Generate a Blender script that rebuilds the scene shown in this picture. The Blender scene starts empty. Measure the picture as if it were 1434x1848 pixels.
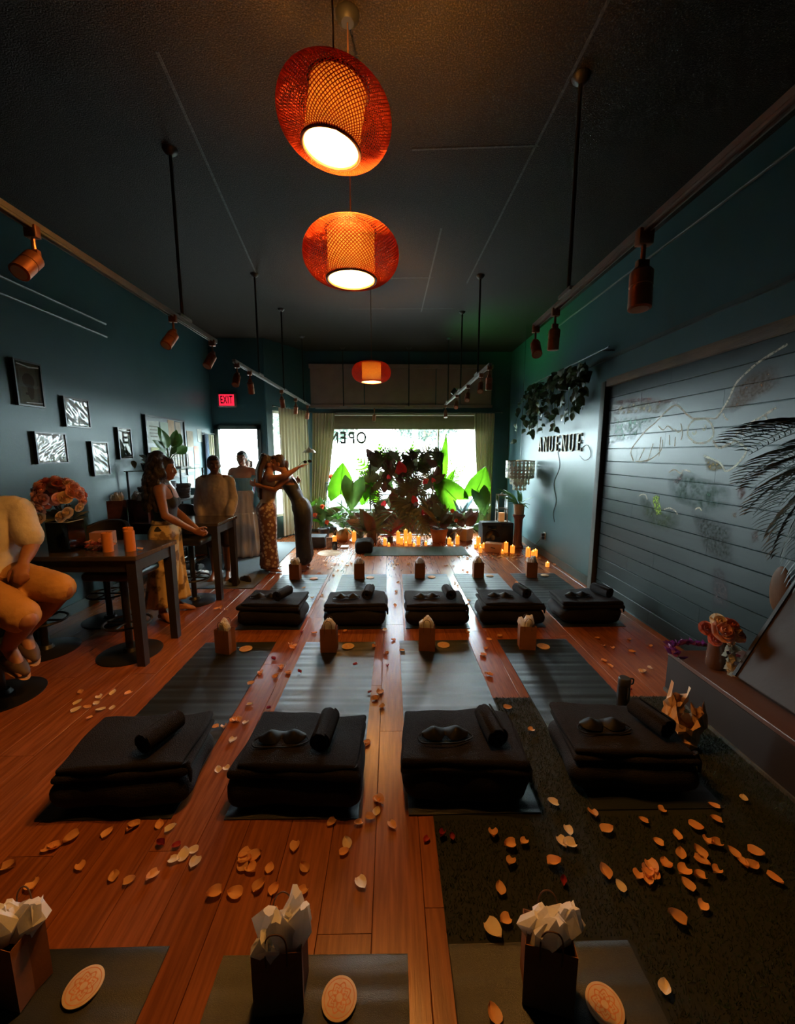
import bpy, bmesh, math, random
import numpy as np
from mathutils import Vector, Matrix, Euler, Quaternion

random.seed(7)
rng = np.random.default_rng(7)
PI = math.pi
SC = bpy.context.scene
COL = SC.collection

# ------------------------------------------------------------------ camera
cam_d = bpy.data.cameras.new('camera')
cam = bpy.data.objects.new('camera', cam_d)
COL.objects.link(cam)
cam_d.sensor_fit = 'VERTICAL'
cam_d.sensor_height = 24.0
cam_d.lens = 24.0 * 720.0 / 1848.0
cam_d.clip_start = 0.05
cam_d.clip_end = 300
R3 = Matrix(((0.99986, 0.0024, -0.01631), (-0.01649, 0.14563, -0.9892), (0.0, 0.98934, 0.14565)))
cam.matrix_world = Matrix.Translation((0, 0, 1.65)) @ R3.to_4x4()
SC.camera = cam

# ------------------------------------------------------------------ view, world and daylight
SC.view_settings.view_transform = 'Standard'
SC.view_settings.look = 'None'
SC.view_settings.gamma = 1.0
SC.view_settings.use_curve_mapping = False
SC.view_settings.exposure = 0.0
SC.cycles.max_bounces = 8
SC.cycles.diffuse_bounces = 4
SC.cycles.glossy_bounces = 3
SC.cycles.transmission_bounces = 6
SC.cycles.transparent_max_bounces = 14
SC.cycles.sample_clamp_indirect = 4.0
SC.cycles.caustics_reflective = False
SC.cycles.caustics_refractive = False
SC.cycles.blur_glossy = 0.5

world = bpy.data.worlds.new('daylight')
SC.world = world
world.use_nodes = True
bg = world.node_tree.nodes['Background']
bg.inputs[0].default_value = (0.74, 0.95, 1.0, 1)
bg.inputs[1].default_value = 135.0


def portal(name, loc, target, sx, sy):
    d = bpy.data.lights.new(name, 'AREA')
    d.shape = 'RECTANGLE'
    d.size, d.size_y = sx, sy
    d.cycles.is_portal = True
    o = bpy.data.objects.new(name, d)
    COL.objects.link(o)
    o.location = loc
    o.rotation_euler = (Vector(target) - Vector(loc)).to_track_quat('-Z', 'Y').to_euler()
    return o


portal('window_daylight_portal', (0.25, 8.62, 1.4), (0.25, 0, 1.4), 3.6, 2.2)
portal('door_daylight_portal', (-2.84, 7.78, 1.05), (-2.84, 0, 1.05), 0.74, 2.1)
portal('bay_daylight_portal', (-2.10, 8.12, 1.45), (-0.2, 7.0, 1.45), 0.8, 1.9)

# ------------------------------------------------------------------ materials


def _nt(name):
    m = bpy.data.materials.new(name)
    m.use_nodes = True
    nt = m.node_tree
    return m, nt, nt.nodes, nt.links, nt.nodes['Principled BSDF']


def mat(name, c, rough=0.6, metal=0.0, c2=None, nscale=8.0, stretch=(1, 1, 1), bump=0.0, bscale=60.0, emit=None,
        estr=0.0, transl=0.0, spec=0.5, coat=0.0, sheen=0.0, vor=False, contrast=(0.35, 0.65), rnd=0.0):
    m, nt, N, L, b = _nt(name)
    b.inputs['Roughness'].default_value = rough
    b.inputs['Metallic'].default_value = metal
    b.inputs['Specular IOR Level'].default_value = spec
    b.inputs['Coat Weight'].default_value = coat
    b.inputs['Sheen Weight'].default_value = sheen
    b.inputs['Base Color'].default_value = (*c, 1)
    tc = N.new('ShaderNodeTexCoord')
    mp = N.new('ShaderNodeMapping')
    mp.inputs['Scale'].default_value = stretch
    L.new(tc.outputs['Object'], mp.inputs['Vector'])
    col = None
    if rnd:
        oi = N.new('ShaderNodeObjectInfo')
        vm = N.new('ShaderNodeVectorMath')
        vm.operation = 'SCALE'
        vm.inputs[0].default_value = (13.7, 31.1, 7.3)
        L.new(oi.outputs['Random'], vm.inputs['Scale'])
        L.new(vm.outputs[0], mp.inputs['Location'])
    if c2 is not None:
        if vor:
            t = N.new('ShaderNodeTexVoronoi')
            t.inputs['Scale'].default_value = nscale
            fac = t.outputs['Distance']
        else:
            t = N.new('ShaderNodeTexNoise')
            t.inputs['Scale'].default_value = nscale
            t.inputs['Detail'].default_value = 4
            fac = t.outputs['Fac']
        L.new(mp.outputs[0], t.inputs['Vector'])
        r = N.new('ShaderNodeValToRGB')
        r.color_ramp.elements[0].position, r.color_ramp.elements[1].position = contrast
        r.color_ramp.elements[0].color = (*c, 1)
        r.color_ramp.elements[1].color = (*c2, 1)
        L.new(fac, r.inputs[0])
        col = r.outputs[0]
    if rnd:
        hs = N.new('ShaderNodeHueSaturation')
        if col is not None:
            L.new(col, hs.inputs['Color'])
        else:
            hs.inputs['Color'].default_value = (*c, 1)
        mr = N.new('ShaderNodeMapRange')
        mr.inputs['To Min'].default_value = 1 - rnd
        mr.inputs['To Max'].default_value = 1 + rnd
        L.new(oi.outputs['Random'], mr.inputs['Value'])
        L.new(mr.outputs[0], hs.inputs['Value'])
        col = hs.outputs[0]
    if col is not None:
        L.new(col, b.inputs['Base Color'])
    if bump:
        t2 = N.new('ShaderNodeTexNoise')
        t2.inputs['Scale'].default_value = bscale
        t2.inputs['Detail'].default_value = 5
        L.new(mp.outputs[0], t2.inputs['Vector'])
        bp = N.new('ShaderNodeBump')
        bp.inputs['Strength'].default_value = bump
        bp.inputs['Distance'].default_value = 0.01
        L.new(t2.outputs['Fac'], bp.inputs['Height'])
        L.new(bp.outputs[0], b.inputs['Normal'])
    if emit is not None:
        b.inputs['Emission Color'].default_value = (*emit, 1)
        b.inputs['Emission Strength'].default_value = estr
    if transl:
        tr = N.new('ShaderNodeBsdfTranslucent')
        tr.inputs['Color'].default_value = (*c, 1)
        if col is not None:
            L.new(col, tr.inputs['Color'])
        mx = N.new('ShaderNodeMixShader')
        mx.inputs[0].default_value = transl
        L.new(b.outputs[0], mx.inputs[1])
        L.new(tr.outputs[0], mx.inputs[2])
        L.new(mx.outputs[0], N['Material Output'].inputs['Surface'])
    return m


def glass_mat(name, tint=(1, 1, 1), refl=0.06, rough=0.02):
    m, nt, N, L, b = _nt(name)
    t = N.new('ShaderNodeBsdfTransparent')
    t.inputs[0].default_value = (*tint, 1)
    g = N.new('ShaderNodeBsdfGlossy')
    g.inputs['Roughness'].default_value = rough
    lw = N.new('ShaderNodeLayerWeight')
    lw.inputs['Blend'].default_value = 0.25
    mr = N.new('ShaderNodeMapRange')
    mr.inputs['To Min'].default_value = refl
    mr.inputs['To Max'].default_value = 0.7
    L.new(lw.outputs['Fresnel'], mr.inputs['Value'])
    mx = N.new('ShaderNodeMixShader')
    L.new(mr.outputs[0], mx.inputs[0])
    L.new(t.outputs[0], mx.inputs[1])
    L.new(g.outputs[0], mx.inputs[2])
    L.new(mx.outputs[0], N['Material Output'].inputs['Surface'])
    N.remove(b)
    return m


def chalk_mat(name, c, cover=0.6, scale=55.0, lo=0.35, fade=False):
    """chalk rubbed on boards: grainy coverage, the board shows through"""
    m, nt, N, L, b = _nt(name)
    b.inputs['Base Color'].default_value = (*c, 1)
    b.inputs['Roughness'].default_value = 0.95
    b.inputs['Specular IOR Level'].default_value = 0.05
    tc = N.new('ShaderNodeTexCoord')
    t = N.new('ShaderNodeTexNoise')
    t.inputs['Scale'].default_value = scale
    t.inputs['Detail'].default_value = 6
    L.new(tc.outputs['Object'], t.inputs['Vector'])
    r = N.new('ShaderNodeMapRange')
    r.inputs['From Min'].default_value = lo
    r.inputs['From Max'].default_value = lo + 0.35
    r.inputs['To Min'].default_value = 0.0
    r.inputs['To Max'].default_value = min(1.0, cover * 1.5)
    L.new(t.outputs['Fac'], r.inputs['Value'])
    fac = r.outputs[0]
    if fade:      # pigment rubbed thin towards the edge of the patch
        at = N.new('ShaderNodeAttribute')
        at.attribute_name = 'cover'
        mu = N.new('ShaderNodeMath')
        mu.operation = 'MULTIPLY'
        L.new(at.outputs['Fac'], mu.inputs[0])
        L.new(fac, mu.inputs[1])
        fac = mu.outputs[0]
    tr = N.new('ShaderNodeBsdfTransparent')
    mx = N.new('ShaderNodeMixShader')
    L.new(fac, mx.inputs[0])
    L.new(tr.outputs[0], mx.inputs[1])
    L.new(b.outputs[0], mx.inputs[2])
    L.new(mx.outputs[0], N['Material Output'].inputs['Surface'])
    return m


# ------------------------------------------------------------------ mesh helpers


def V(*a):
    return Vector(a)


class MB:
    def __init__(self):
        self.v = []
        self.f = []

    def add(self, vs, fs, mtx=None):
        n = len(self.v)
        if mtx is not None:
            vs = [mtx @ Vector(p) for p in vs]
        self.v.extend([tuple(p) for p in vs])
        self.f.extend([tuple(i + n for i in f) for f in fs])
        return self

    def merge(self, other, mtx=None):
        return self.add(other.v, other.f, mtx)

    def box(self, c, s, rot=None, mtx=None):
        x, y, z = s[0] / 2, s[1] / 2, s[2] / 2
        vs = [(-x, -y, -z), (x, -y, -z), (x, y, -z), (-x, y, -z), (-x, -y, z), (x, -y, z), (x, y, z), (-x, y, z)]
        fs = [(0, 3, 2, 1), (4, 5, 6, 7), (0, 1, 5, 4), (1, 2, 6, 5), (2, 3, 7, 6), (3, 0, 4, 7)]
        m = Matrix.Translation(c)
        if rot is not None:
            m = m @ Euler(rot).to_matrix().to_4x4()
        if mtx is not None:
            m = mtx @ m
        return self.add(vs, fs, m)

    def box2(self, a, b):
        c = [(a[i] + b[i]) / 2 for i in range(3)]
        s = [abs(b[i] - a[i]) for i in range(3)]
        return self.box(c, s)

    def rbox(self, c, s, r=0.01, seg=2, rot=None, mtx=None):
        bm = bmesh.new()
        bmesh.ops.create_cube(bm, size=1.0)
        bmesh.ops.scale(bm, vec=s, verts=bm.verts)
        r = min(r, min(s) * 0.49)
        bmesh.ops.bevel(bm, geom=bm.edges[:], offset=r, segments=seg, affect='EDGES', profile=0.5)
        m = Matrix.Translation(c)
        if rot is not None:
            m = m @ Euler(rot).to_matrix().to_4x4()
        if mtx is not None:
            m = mtx @ m
        bm.verts.index_update()
        self.add([v.co.copy() for v in bm.verts], [tuple(v.index for v in f.verts) for f in bm.faces], m)
        bm.free()
        return self

    def tube(self, pts, r, n=8, cap=True, closed=False):
        pts = [Vector(p) for p in pts]
        k = len(pts)
        rs = r if isinstance(r, (list, tuple)) else [r] * k
        t0 = (pts[1] - pts[0]).normalized()
        up = Vector((0, 0, 1)) if abs(t0.z) < 0.9 else Vector((1, 0, 0))
        u = t0.cross(up).normalized()
        base = len(self.v)
        for i in range(k):
            if closed:
                t = (pts[(i + 1) % k] - pts[i - 1]).normalized()
            else:
                t = (pts[min(i + 1, k - 1)] - pts[max(i - 1, 0)])
                t = t.normalized() if t.length > 1e-9 else t0
            u = (u - t * u.dot(t))
            u = u.normalized() if u.length > 1e-6 else t.orthogonal().normalized()
            w = t.cross(u)
            for j in range(n):
                a = 2 * PI * j / n
                self.v.append(tuple(pts[i] + (u * math.cos(a) + w * math.sin(a)) * rs[i]))
        segs = k if closed else k - 1
        for i in range(segs):
            for j in range(n):
                a = base + i * n + j
                b = base + i * n + (j + 1) % n
                c = base + ((i + 1) % k) * n + (j + 1) % n
                d = base + ((i + 1) % k) * n + j
                self.f.append((a, b, c, d))
        if cap and not closed:
            self.f.append(tuple(base + j for j in range(n))[::-1])
            self.f.append(tuple(base + (k - 1) * n + j for j in range(n)))
        return self

    def lathe(self, prof, n=24, c=(0, 0, 0), mtx=None, cap=True, a0=0.0):
        base_v, fs = [], []
        for (r, z) in prof:
            for j in range(n):
                a = a0 + 2 * PI * j / n
                base_v.append((c[0] + r * math.cos(a), c[1] + r * math.sin(a), c[2] + z))
        k = len(prof)
        for i in range(k - 1):
            for j in range(n):
                fs.append((i * n + j, i * n + (j + 1) % n, (i + 1) * n + (j + 1) % n, (i + 1) * n + j))
        if cap:
            if prof[0][0] > 1e-5:
                fs.append(tuple(range(n))[::-1])
            if prof[-1][0] > 1e-5:
                fs.append(tuple((k - 1) * n + j for j in range(n)))
        return self.add(base_v, fs, mtx)

    def ell(self, c, r, nu=16, nv=10, rot=None, mtx=None):
        vs, fs = [], []
        r = r if isinstance(r, (tuple, list)) else (r, r, r)
        for i in range(nv + 1):
            th = PI * i / nv
            for j in range(nu):
                a = 2 * PI * j / nu
                vs.append((r[0] * math.sin(th) * math.cos(a), r[1] * math.sin(th) * math.sin(a), -r[2] * math.cos(th)))
        for i in range(nv):
            for j in range(nu):
                fs.append((i * nu + j, i * nu + (j + 1) % nu, (i + 1) * nu + (j + 1) % nu, (i + 1) * nu + j))
        m = Matrix.Translation(c)
        if rot is not None:
            m = m @ (rot.to_4x4() if isinstance(rot, Matrix) else Euler(rot).to_matrix().to_4x4())
        if mtx is not None:
            m = mtx @ m
        return self.add(vs, fs, m)

    def grid(self, fn, nu, nv):
        base = len(self.v)
        for i in range(nu + 1):
            for j in range(nv + 1):
                self.v.append(tuple(fn(i / nu, j / nv)))
        for i in range(nu):
            for j in range(nv):
                a = base + i * (nv + 1) + j
                self.f.append((a, a + nv + 1, a + nv + 2, a + 1))
        return self

    def prism(self, poly, axis, lo, hi):
        """poly: 2D points; extruded along axis 0/1/2 from lo to hi"""
        n = len(poly)

        def p3(p, h):
            q = list(p)
            q.insert(axis, h)
            return tuple(q)
        b = len(self.v)
        self.v += [p3(p, lo) for p in poly] + [p3(p, hi) for p in poly]
        self.f.append(tuple(b + i for i in range(n))[::-1])
        self.f.append(tuple(b + n + i for i in range(n)))
        for i in range(n):
            j = (i + 1) % n
            self.f.append((b + i, b + j, b + n + j, b + n + i))
        return self

    def mesh(self, name, material, smooth=True, angle=38, weld=0.0):
        me = bpy.data.meshes.new(name)
        me.from_pydata(self.v, [], self.f)
        bm = bmesh.new()
        bm.from_mesh(me)
        bmesh.ops.remove_doubles(bm, verts=bm.verts, dist=max(weld, 1e-6))
        bmesh.ops.recalc_face_normals(bm, faces=bm.faces)
        bm.to_mesh(me)
        bm.free()
        if smooth:
            me.shade_smooth()
            me.set_sharp_from_angle(angle=math.radians(angle))
        me.materials.append(material)
        return me

    def build(self, name, material, parent=None, org=None, smooth=True, angle=38):
        if org is not None:
            self.v = [(p[0] - org[0], p[1] - org[1], p[2] - org[2]) for p in self.v]
        o = bpy.data.objects.new(name, self.mesh(name, material, smooth, angle))
        COL.objects.link(o)
        if parent is not None:
            o.parent = parent
        elif org is not None:
            o.location = org
        return o


def tag(o, label=None, cat=None, group=None, kind=None):
    if label:
        o['label'] = label
    if cat:
        o['category'] = cat
    if group:
        o['group'] = group
    if kind:
        o['kind'] = kind
    return o


def thing(name, label, cat, loc=(0, 0, 0), rz=0.0, group=None):
    o = bpy.data.objects.new(name, None)
    o.empty_display_size = 0.1
    COL.objects.link(o)
    o.location = loc
    o.rotation_euler = (0, 0, rz)
    return tag(o, label, cat, group)


def inst(name, me, parent=None, mtx=None, loc=None, rot=None, scale=None):
    o = bpy.data.objects.new(name, me)
    COL.objects.link(o)
    if parent is not None:
        o.parent = parent
    if mtx is not None:
        o.matrix_local = mtx
    if loc is not None:
        o.location = loc
    if rot is not None:
        o.rotation_euler = rot
    if scale is not None:
        o.scale = (scale,) * 3 if isinstance(scale, (int, float)) else scale
    return o


def copy_tree(o, parent=None):
    c = o.copy()
    COL.objects.link(c)
    if parent is not None:
        c.parent = parent
    for ch in list(o.children):
        copy_tree(ch, c)
    return c


def structure(mb, name, material, parent=None, smooth=False):
    o = mb.build(name, material, parent, smooth=smooth)
    o['kind'] = 'structure'
    return o


def catmull(pts, k=6):
    pts = [Vector(p) for p in pts]
    out = []
    for i in range(len(pts) - 1):
        p0 = pts[max(i - 1, 0)]
        p1, p2 = pts[i], pts[i + 1]
        p3 = pts[min(i + 2, len(pts) - 1)]
        for s in range(k):
            t = s / k
            out.append(0.5 * ((2 * p1) + (p2 - p0) * t + (2 * p0 - 5 * p1 + 4 * p2 - p3) * t * t
                              + (3 * p1 - p0 - 3 * p2 + p3) * t ** 3))
    out.append(pts[-1])
    return out


def remesh(mb, name, material, voxel=0.01, smooth_it=4, parent=None, org=None, disp=None):
    """union of closed shapes into one continuous surface"""
    me = bpy.data.meshes.new(name)
    vs = mb.v if org is None else [(p[0] - org[0], p[1] - org[1], p[2] - org[2]) for p in mb.v]
    me.from_pydata(vs, [], mb.f)
    bm = bmesh.new()
    bm.from_mesh(me)
    bmesh.ops.remove_doubles(bm, verts=bm.verts, dist=1e-6)
    bmesh.ops.recalc_face_normals(bm, faces=bm.faces)
    bm.to_mesh(me)
    bm.free()
    o = bpy.data.objects.new(name, me)
    COL.objects.link(o)
    md = o.modifiers.new('r', 'REMESH')
    md.mode = 'VOXEL'
    md.voxel_size = voxel
    if smooth_it:
        sm = o.modifiers.new('s', 'SMOOTH')
        sm.factor = 0.5
        sm.iterations = smooth_it
    if disp:
        tx = bpy.data.textures.new(name + '_lumps', 'CLOUDS')
        tx.noise_scale = disp[0]
        dm = o.modifiers.new('d', 'DISPLACE')
        dm.texture = tx
        dm.strength = disp[1]
        dm.mid_level = 0.5
    dg = bpy.context.evaluated_depsgraph_get()
    new = bpy.data.meshes.new_from_object(o.evaluated_get(dg))
    o.modifiers.clear()
    o.data = new
    bpy.data.meshes.remove(me)
    new.name = name
    new.shade_smooth()
    new.materials.clear()
    new.materials.append(material)
    if parent is not None:
        o.parent = parent
    elif org is not None:
        o.location = org
    return o


def look_mtx(pos, direction, normal=(0, 0, 1), scale=1.0):
    """local +Y along direction, local +Z near normal"""
    y = Vector(direction).normalized()
    n = Vector(normal)
    x = y.cross(n)
    x = x.normalized() if x.length > 1e-5 else y.orthogonal().normalized()
    z = x.cross(y)
    m = Matrix((x, y, z)).transposed().to_4x4()
    s = scale if isinstance(scale, (tuple, list)) else (scale,) * 3
    return Matrix.Translation(pos) @ m @ Matrix.Diagonal((*s, 1))


def text_mb(txt, size, depth, font_bold=0.0):
    """lettering as a mesh, in local XY, centred"""
    cu = bpy.data.curves.new('lettering', 'FONT')
    cu.body = txt
    cu.size = size
    cu.extrude = depth
    cu.offset = font_bold
    cu.align_x = 'CENTER'
    cu.align_y = 'CENTER'
    o = bpy.data.objects.new('lettering', cu)
    COL.objects.link(o)
    dg = bpy.context.evaluated_depsgraph_get()
    me = bpy.data.meshes.new_from_object(o.evaluated_get(dg))
    mb = MB()
    mb.add([v.co.copy() for v in me.vertices], [tuple(p.vertices) for p in me.polygons])
    bpy.data.objects.remove(o)
    bpy.data.curves.remove(cu)
    bpy.data.meshes.remove(me)
    return mb


# ================================================================== the setting
XL, XR, YB, YF, YD, HC = -3.3, 2.48, -2.4, 8.5, 7.6, 3.7

m_wall = mat('dark_teal_paint', (0.024, 0.068, 0.073), rough=0.48, c2=(0.028, 0.075, 0.080), nscale=3, bump=0.05, bscale=60, spec=0.45)
m_ceil = mat('black_textured_ceiling', (0.012, 0.0085, 0.005), rough=0.6, c2=(0.055, 0.042, 0.026), nscale=110, contrast=(.5, .72), bump=0.8, bscale=130, spec=0.12)
m_seam = mat('ceiling_seam_tape', (0.035, 0.03, 0.022), rough=0.6, bump=0.6, bscale=120, c2=(0.012, 0.01, 0.008), nscale=30, contrast=(.42, .55))
m_wood = mat('laminate_floor', (0.28, 0.085, 0.026), rough=0.27, c2=(0.18, 0.052, 0.015), nscale=9, stretch=(7, 0.5, 1), bump=0.06, bscale=30, rnd=0.13, spec=0.5)
m_sub = mat('subfloor', (0.05, 0.025, 0.012), rough=0.9, c2=(0.03, 0.015, 0.008))
m_trim = mat('dark_trim_paint', (0.035, 0.05, 0.045), rough=0.4, c2=(0.045, 0.06, 0.055), nscale=12)
m_board = mat('black_board_paint', (0.008, 0.014, 0.014), rough=0.37, c2=(0.013, 0.021, 0.021), nscale=5, stretch=(1, 0.3, 3), rnd=0.1, spec=.24)
m_rough_timber = mat('weathered_timber', (0.16, 0.09, 0.045), rough=0.75, c2=(0.08, 0.05, 0.03), nscale=6, stretch=(3, 0.4, 3), bump=0.4, bscale=40)
m_post = mat('grey_green_post', (0.07, 0.075, 0.06), rough=0.7, c2=(0.045, 0.04, 0.035), nscale=5, stretch=(3, 3, 0.3), bump=0.4, bscale=40)
m_brownpanel = mat('brown_transom_board', (0.24, 0.155, 0.12), rough=0.6, c2=(0.28, 0.18, 0.14), nscale=5, bump=0.1)
m_glass = glass_mat('window_glass')
m_white_frame = mat('white_window_frame', (0.6, 0.58, 0.52), rough=0.5, c2=(0.5, 0.48, 0.43))

fl = MB().box2((XL - .1, YB - .1, -0.06), (XR + .1, YD, -0.012)).box2((-2.3, YD, -0.06), (XR + .1, YF + .05, -0.012))
floor = structure(fl, 'floor', m_sub)
# planks run towards the window
PW, PL = 0.19, 1.5
pm = MB()
pm.prism([(-PW / 2 + .0010, -0.012), (PW / 2 - .0010, -0.012), (PW / 2 - .0010, -0.0012), (PW / 2 - .0024, 0), (-PW / 2 + .0024, 0), (-PW / 2 + .0010, -0.0012)], 1, -PL / 2 + .001, PL / 2 - .001)
plank_me = pm.mesh('plank', m_wood, smooth=False)
nrow = int(math.ceil((XR - XL) / PW))
for i in range(nrow):
    x = XL + PW * (i + .5)
    y = YB - random.uniform(0, PL)
    while y < YF:
        yc = y + PL / 2
        y0, y1 = max(y, YB - .05), min(y + PL, YF if x > -1.75 else (YD + .02 if x < -2.25 else 8.0))
        if y1 - y0 > 0.05:
            inst('plank', plank_me, floor, loc=(x, (y0 + y1) / 2, 0), scale=(1, (y1 - y0) / PL, 1))
        y += PL

ce = structure(MB().box2((XL - .1, YB - .1, HC), (XR + .1, YF + .1, HC + .1)), 'ceiling', m_ceil)
for (a, b) in [((1.02, 1.2), (0.93, 5.2)), ((-1.2, 2.4), (-1.55, 5.0)), ((0.15, 3.05), (1.0, 3.0)), ((0.47, 4.0), (0.45, 6.2)), ((-0.9, 5.1), (0.5, 5.05)), ((-0.6, 6.1), (0.9, 6.05))]:
    a, b = Vector((*a, 0)), Vector((*b, 0))
    d = (b - a)
    s = MB().box(((a.x + b.x) / 2, (a.y + b.y) / 2, HC - .0015), (0.016, d.length, 0.003), rot=(0, 0, -math.atan2(d.x, d.y)))
    s.build('seam', m_seam, ce, smooth=False)

structure(MB().box2((XL - .15, YB, 0), (XL, YD + .15, HC)), 'wall_left', m_wall)
structure(MB().box2((XL - .15, YB - .15, 0), (XR + .15, YB, HC)), 'wall_back', m_wall)
structure(MB().box2((XR, YB, 0), (XR + .15, YF + .15, HC)), 'wall_right', m_wall)
DX0, DX1, DZ = -3.21, -2.47, 2.1
structure(MB().box2((XL, YD, 0), (DX0, YD + .14, HC)).box2((DX0, YD, DZ), (DX1, YD + .14, HC)).box2((DX1, YD, 0), (-2.28, YD + .14, HC)), 'wall_entry', m_wall)
# entry door frame
dt = MB().box2((DX0 - .06, YD - .025, 0), (DX0 + .015, YD - .0, DZ + .06)).box2((DX1 - .015, YD - .025, 0), (DX1 + .06, YD, DZ + .06)).box2((DX0 - .06, YD - .025, DZ - .015), (DX1 + .06, YD, DZ + .06))
structure(dt, 'trim_1', m_trim)
# angled bay wall with a side window
A = Vector((-2.28, YD, 0))
B = Vector((-1.74, YF, 0))
ub = (B - A).normalized()
nb = Vector((ub.y, -ub.x, 0))     # towards the room
LB = (B - A).length
ang = math.atan2(ub.y, ub.x)


def bay(s0, s1, z0, z1, d0, d1):
    """box along the bay wall: s along, d depth from inner face outward"""
    m = Matrix.Translation(A) @ Matrix.Rotation(ang, 4, 'Z')
    return MB().box(((s0 + s1) / 2, (d0 + d1) / 2, (z0 + z1) / 2), (s1 - s0, d1 - d0, z1 - z0), mtx=m)


w = bay(-.02, .12, 0, HC, 0, .13).merge(bay(LB - .10, LB + .05, 0, HC, 0, .13)).merge(bay(.12, LB - .10, 2.45, HC, 0, .13)).merge(bay(.12, LB - .10, 0, .42, 0, .13))
structure(w, 'wall_bay', m_wall)
wb = thing('window_2', None, None)
wb['kind'] = 'structure'
bay(.12, .16, .42, 2.45, .03, .10).merge(bay(LB - .14, LB - .10, .42, 2.45, .03, .10)).merge(bay(.16, LB - .14, .42, .47, .03, .10)).merge(bay(.16, LB - .14, 2.40, 2.45, .03, .10)).build('window_frame', m_white_frame, wb, smooth=False)
bay(.16, LB - .14, .47, 2.40, .06, .066).build('pane', m_glass, wb, smooth=False)

# window wall
WX0, WX1, WZ0, WZ1 = -1.5, 2.02, 0.42, 2.47
w = MB().box2((-1.82, YF, 0), (WX0, YF + .14, HC)).box2((WX1, YF, 0), (XR + .1, YF + .14, HC)).box2((WX0, YF, WZ1), (WX1, YF + .14, HC)).box2((WX0, YF, 0), (WX1, YF + .14, WZ0))
structure(w, 'wall_window', m_wall)
w1 = thing('window_1', None, None)
w1['kind'] = 'structure'
fr = MB()
for (a, b) in [((WX0, WZ0), (WX0 + .05, WZ1)), ((WX1 - .05, WZ0), (WX1, WZ1)), ((WX0 + .05, WZ0), (WX1 - .05, WZ0 + .05)), ((WX0 + .05, WZ1 - .05), (WX1 - .05, WZ1)), ((0.985, WZ0 + .05), (1.02, WZ1 - .05))]:
    fr.box2((a[0], YF + .03, a[1]), (b[0], YF + .09, b[1]))
fr.build('window_frame', m_white_frame, w1, smooth=False)
MB().box2((WX0 + .05, YF + .06, WZ0 + .05), (.985, YF + .066, WZ1 - .05)).build('pane', m_glass, w1, smooth=False)
MB().box2((1.02, YF + .06, WZ0 + .05), (WX1 - .05, YF + .066, WZ1 - .05)).build('pane', m_glass, w1, smooth=False)
MB().box2((WX0 - .05, YF - .16, WZ0 - .05), (WX1 + .05, YF + .02, WZ0 - .005)).build('window_sill', m_trim, w1, smooth=False)
# reversed lettering on the glass, read from the street
m_vinyl = mat('grey_vinyl', (0.022, 0.024, 0.024), rough=0.8, c2=(0.028, 0.03, 0.03), spec=.1)
for ch, x in (('O', -0.62), ('P', -0.82), ('E', -1.0), ('N', -1.2)):
    t = text_mb(ch, 0.34, 0.001, 0.008)
    m = Matrix.Translation((x, YF + .056, 1.96)) @ Matrix.Diagonal((-1, 1, 1, 1)) @ Matrix.Rotation(PI / 2, 4, 'X') @ Matrix.Diagonal((0.8, 1, 1, 1))
    o = MB().merge(t, m).build('letter', m_vinyl, w1, smooth=False)
    o['label'] = 'grey vinyl letter on the window glass, seen mirrored'

# brown boarded transom above the window
tp = thing('trim_2', None, None)
tp['kind'] = 'structure'
MB().box2((-1.66, YF - .05, 3.36), (2.1, YF, 3.44)).box2((-1.66, YF - .05, 2.58), (2.1, YF, 2.64)).build('transom_rail', m_brownpanel, tp, smooth=False)
for (a, b) in ((-1.64, -.55), (-.53, .36), (.38, .92), (.94, 1.42), (1.44, 2.08)):
    MB().box2((a, YF - .03, 2.645), (b, YF, 3.355)).build('panel', m_brownpanel, tp, smooth=False)

# baseboards
structure(MB().box2((XR - .018, 4.72, 0), (XR, YF, .11)), 'baseboard_right', m_trim)
structure(MB().box2((XL, YB, 0), (XL + .018, YD, .11)), 'baseboard_left', m_trim)
structure(MB().box2((-1.7, YF - .018, 0), (XR - .02, YF, .11)), 'baseboard_window', m_trim)
# ledge and conduit on the long wall
structure(MB().box2((XR - .03, YB, 2.70), (XR, 7.1, 2.735)), 'trim_3', m_trim)
m_conduit = mat('conduit', (0.10, 0.11, 0.10), rough=0.4, c2=(.08, .09, .08), metal=.3)
structure(MB().tube([(XR - .02, YB + .1, 3.47), (XR - .02, 6.6, 3.5)], .012), 'trim_4', m_conduit)
structure(MB().tube([(XL + .03, 1.0, 2.98), (XL + .03, 4.9, 2.98)], .014), 'trim_5', m_conduit)
structure(MB().tube([(XL + .03, 1.0, 3.12), (XL + .03, 4.9, 3.12)], .014), 'trim_6', m_conduit)

# ------------------------------------------------------------------ chalkboard wall of horizontal boards
cb = thing('wall_chalkboard', None, None, (XR, 0, 0))
cb['kind'] = 'structure'
BH, BT = 0.14, 0.018
z = 0.02
row = 0
bcache = {}
while z < 2.39:
    h = min(BH, 2.39 - z)
    cuts = [YB + .02] + [[1.9, 3.6], [0.4, 2.3], [1.2, 3.0], [0.0, 1.6, 4.0]][row % 4] + [4.60]
    for a, b in zip(cuts[:-1], cuts[1:]):
        q = MB()
        g = 0.0025
        q.prism([(-BT + 0.0, g + .003), (-BT + .003, g), (0, g), (0, h - g), (-BT + .003, h - g), (-BT, h - g - .003)], 1, a + .001, b - .001)
        o = bpy.data.objects.new('board', q.mesh('board', m_board, smooth=False))
        COL.objects.link(o)
        o.parent = cb
        o.location = (0, 0, z)
    z += BH
    row += 1
# posts and head beam of the frame
MB().rbox((-.035, 4.65, 1.225), (.07, .09, 2.45), .004).build('frame_post', m_post, cb)
MB().rbox((-.032, 1.1, 2.43), (.064, 7.0, .085), .004).build('head_beam', m_rough_timber, cb)
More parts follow.
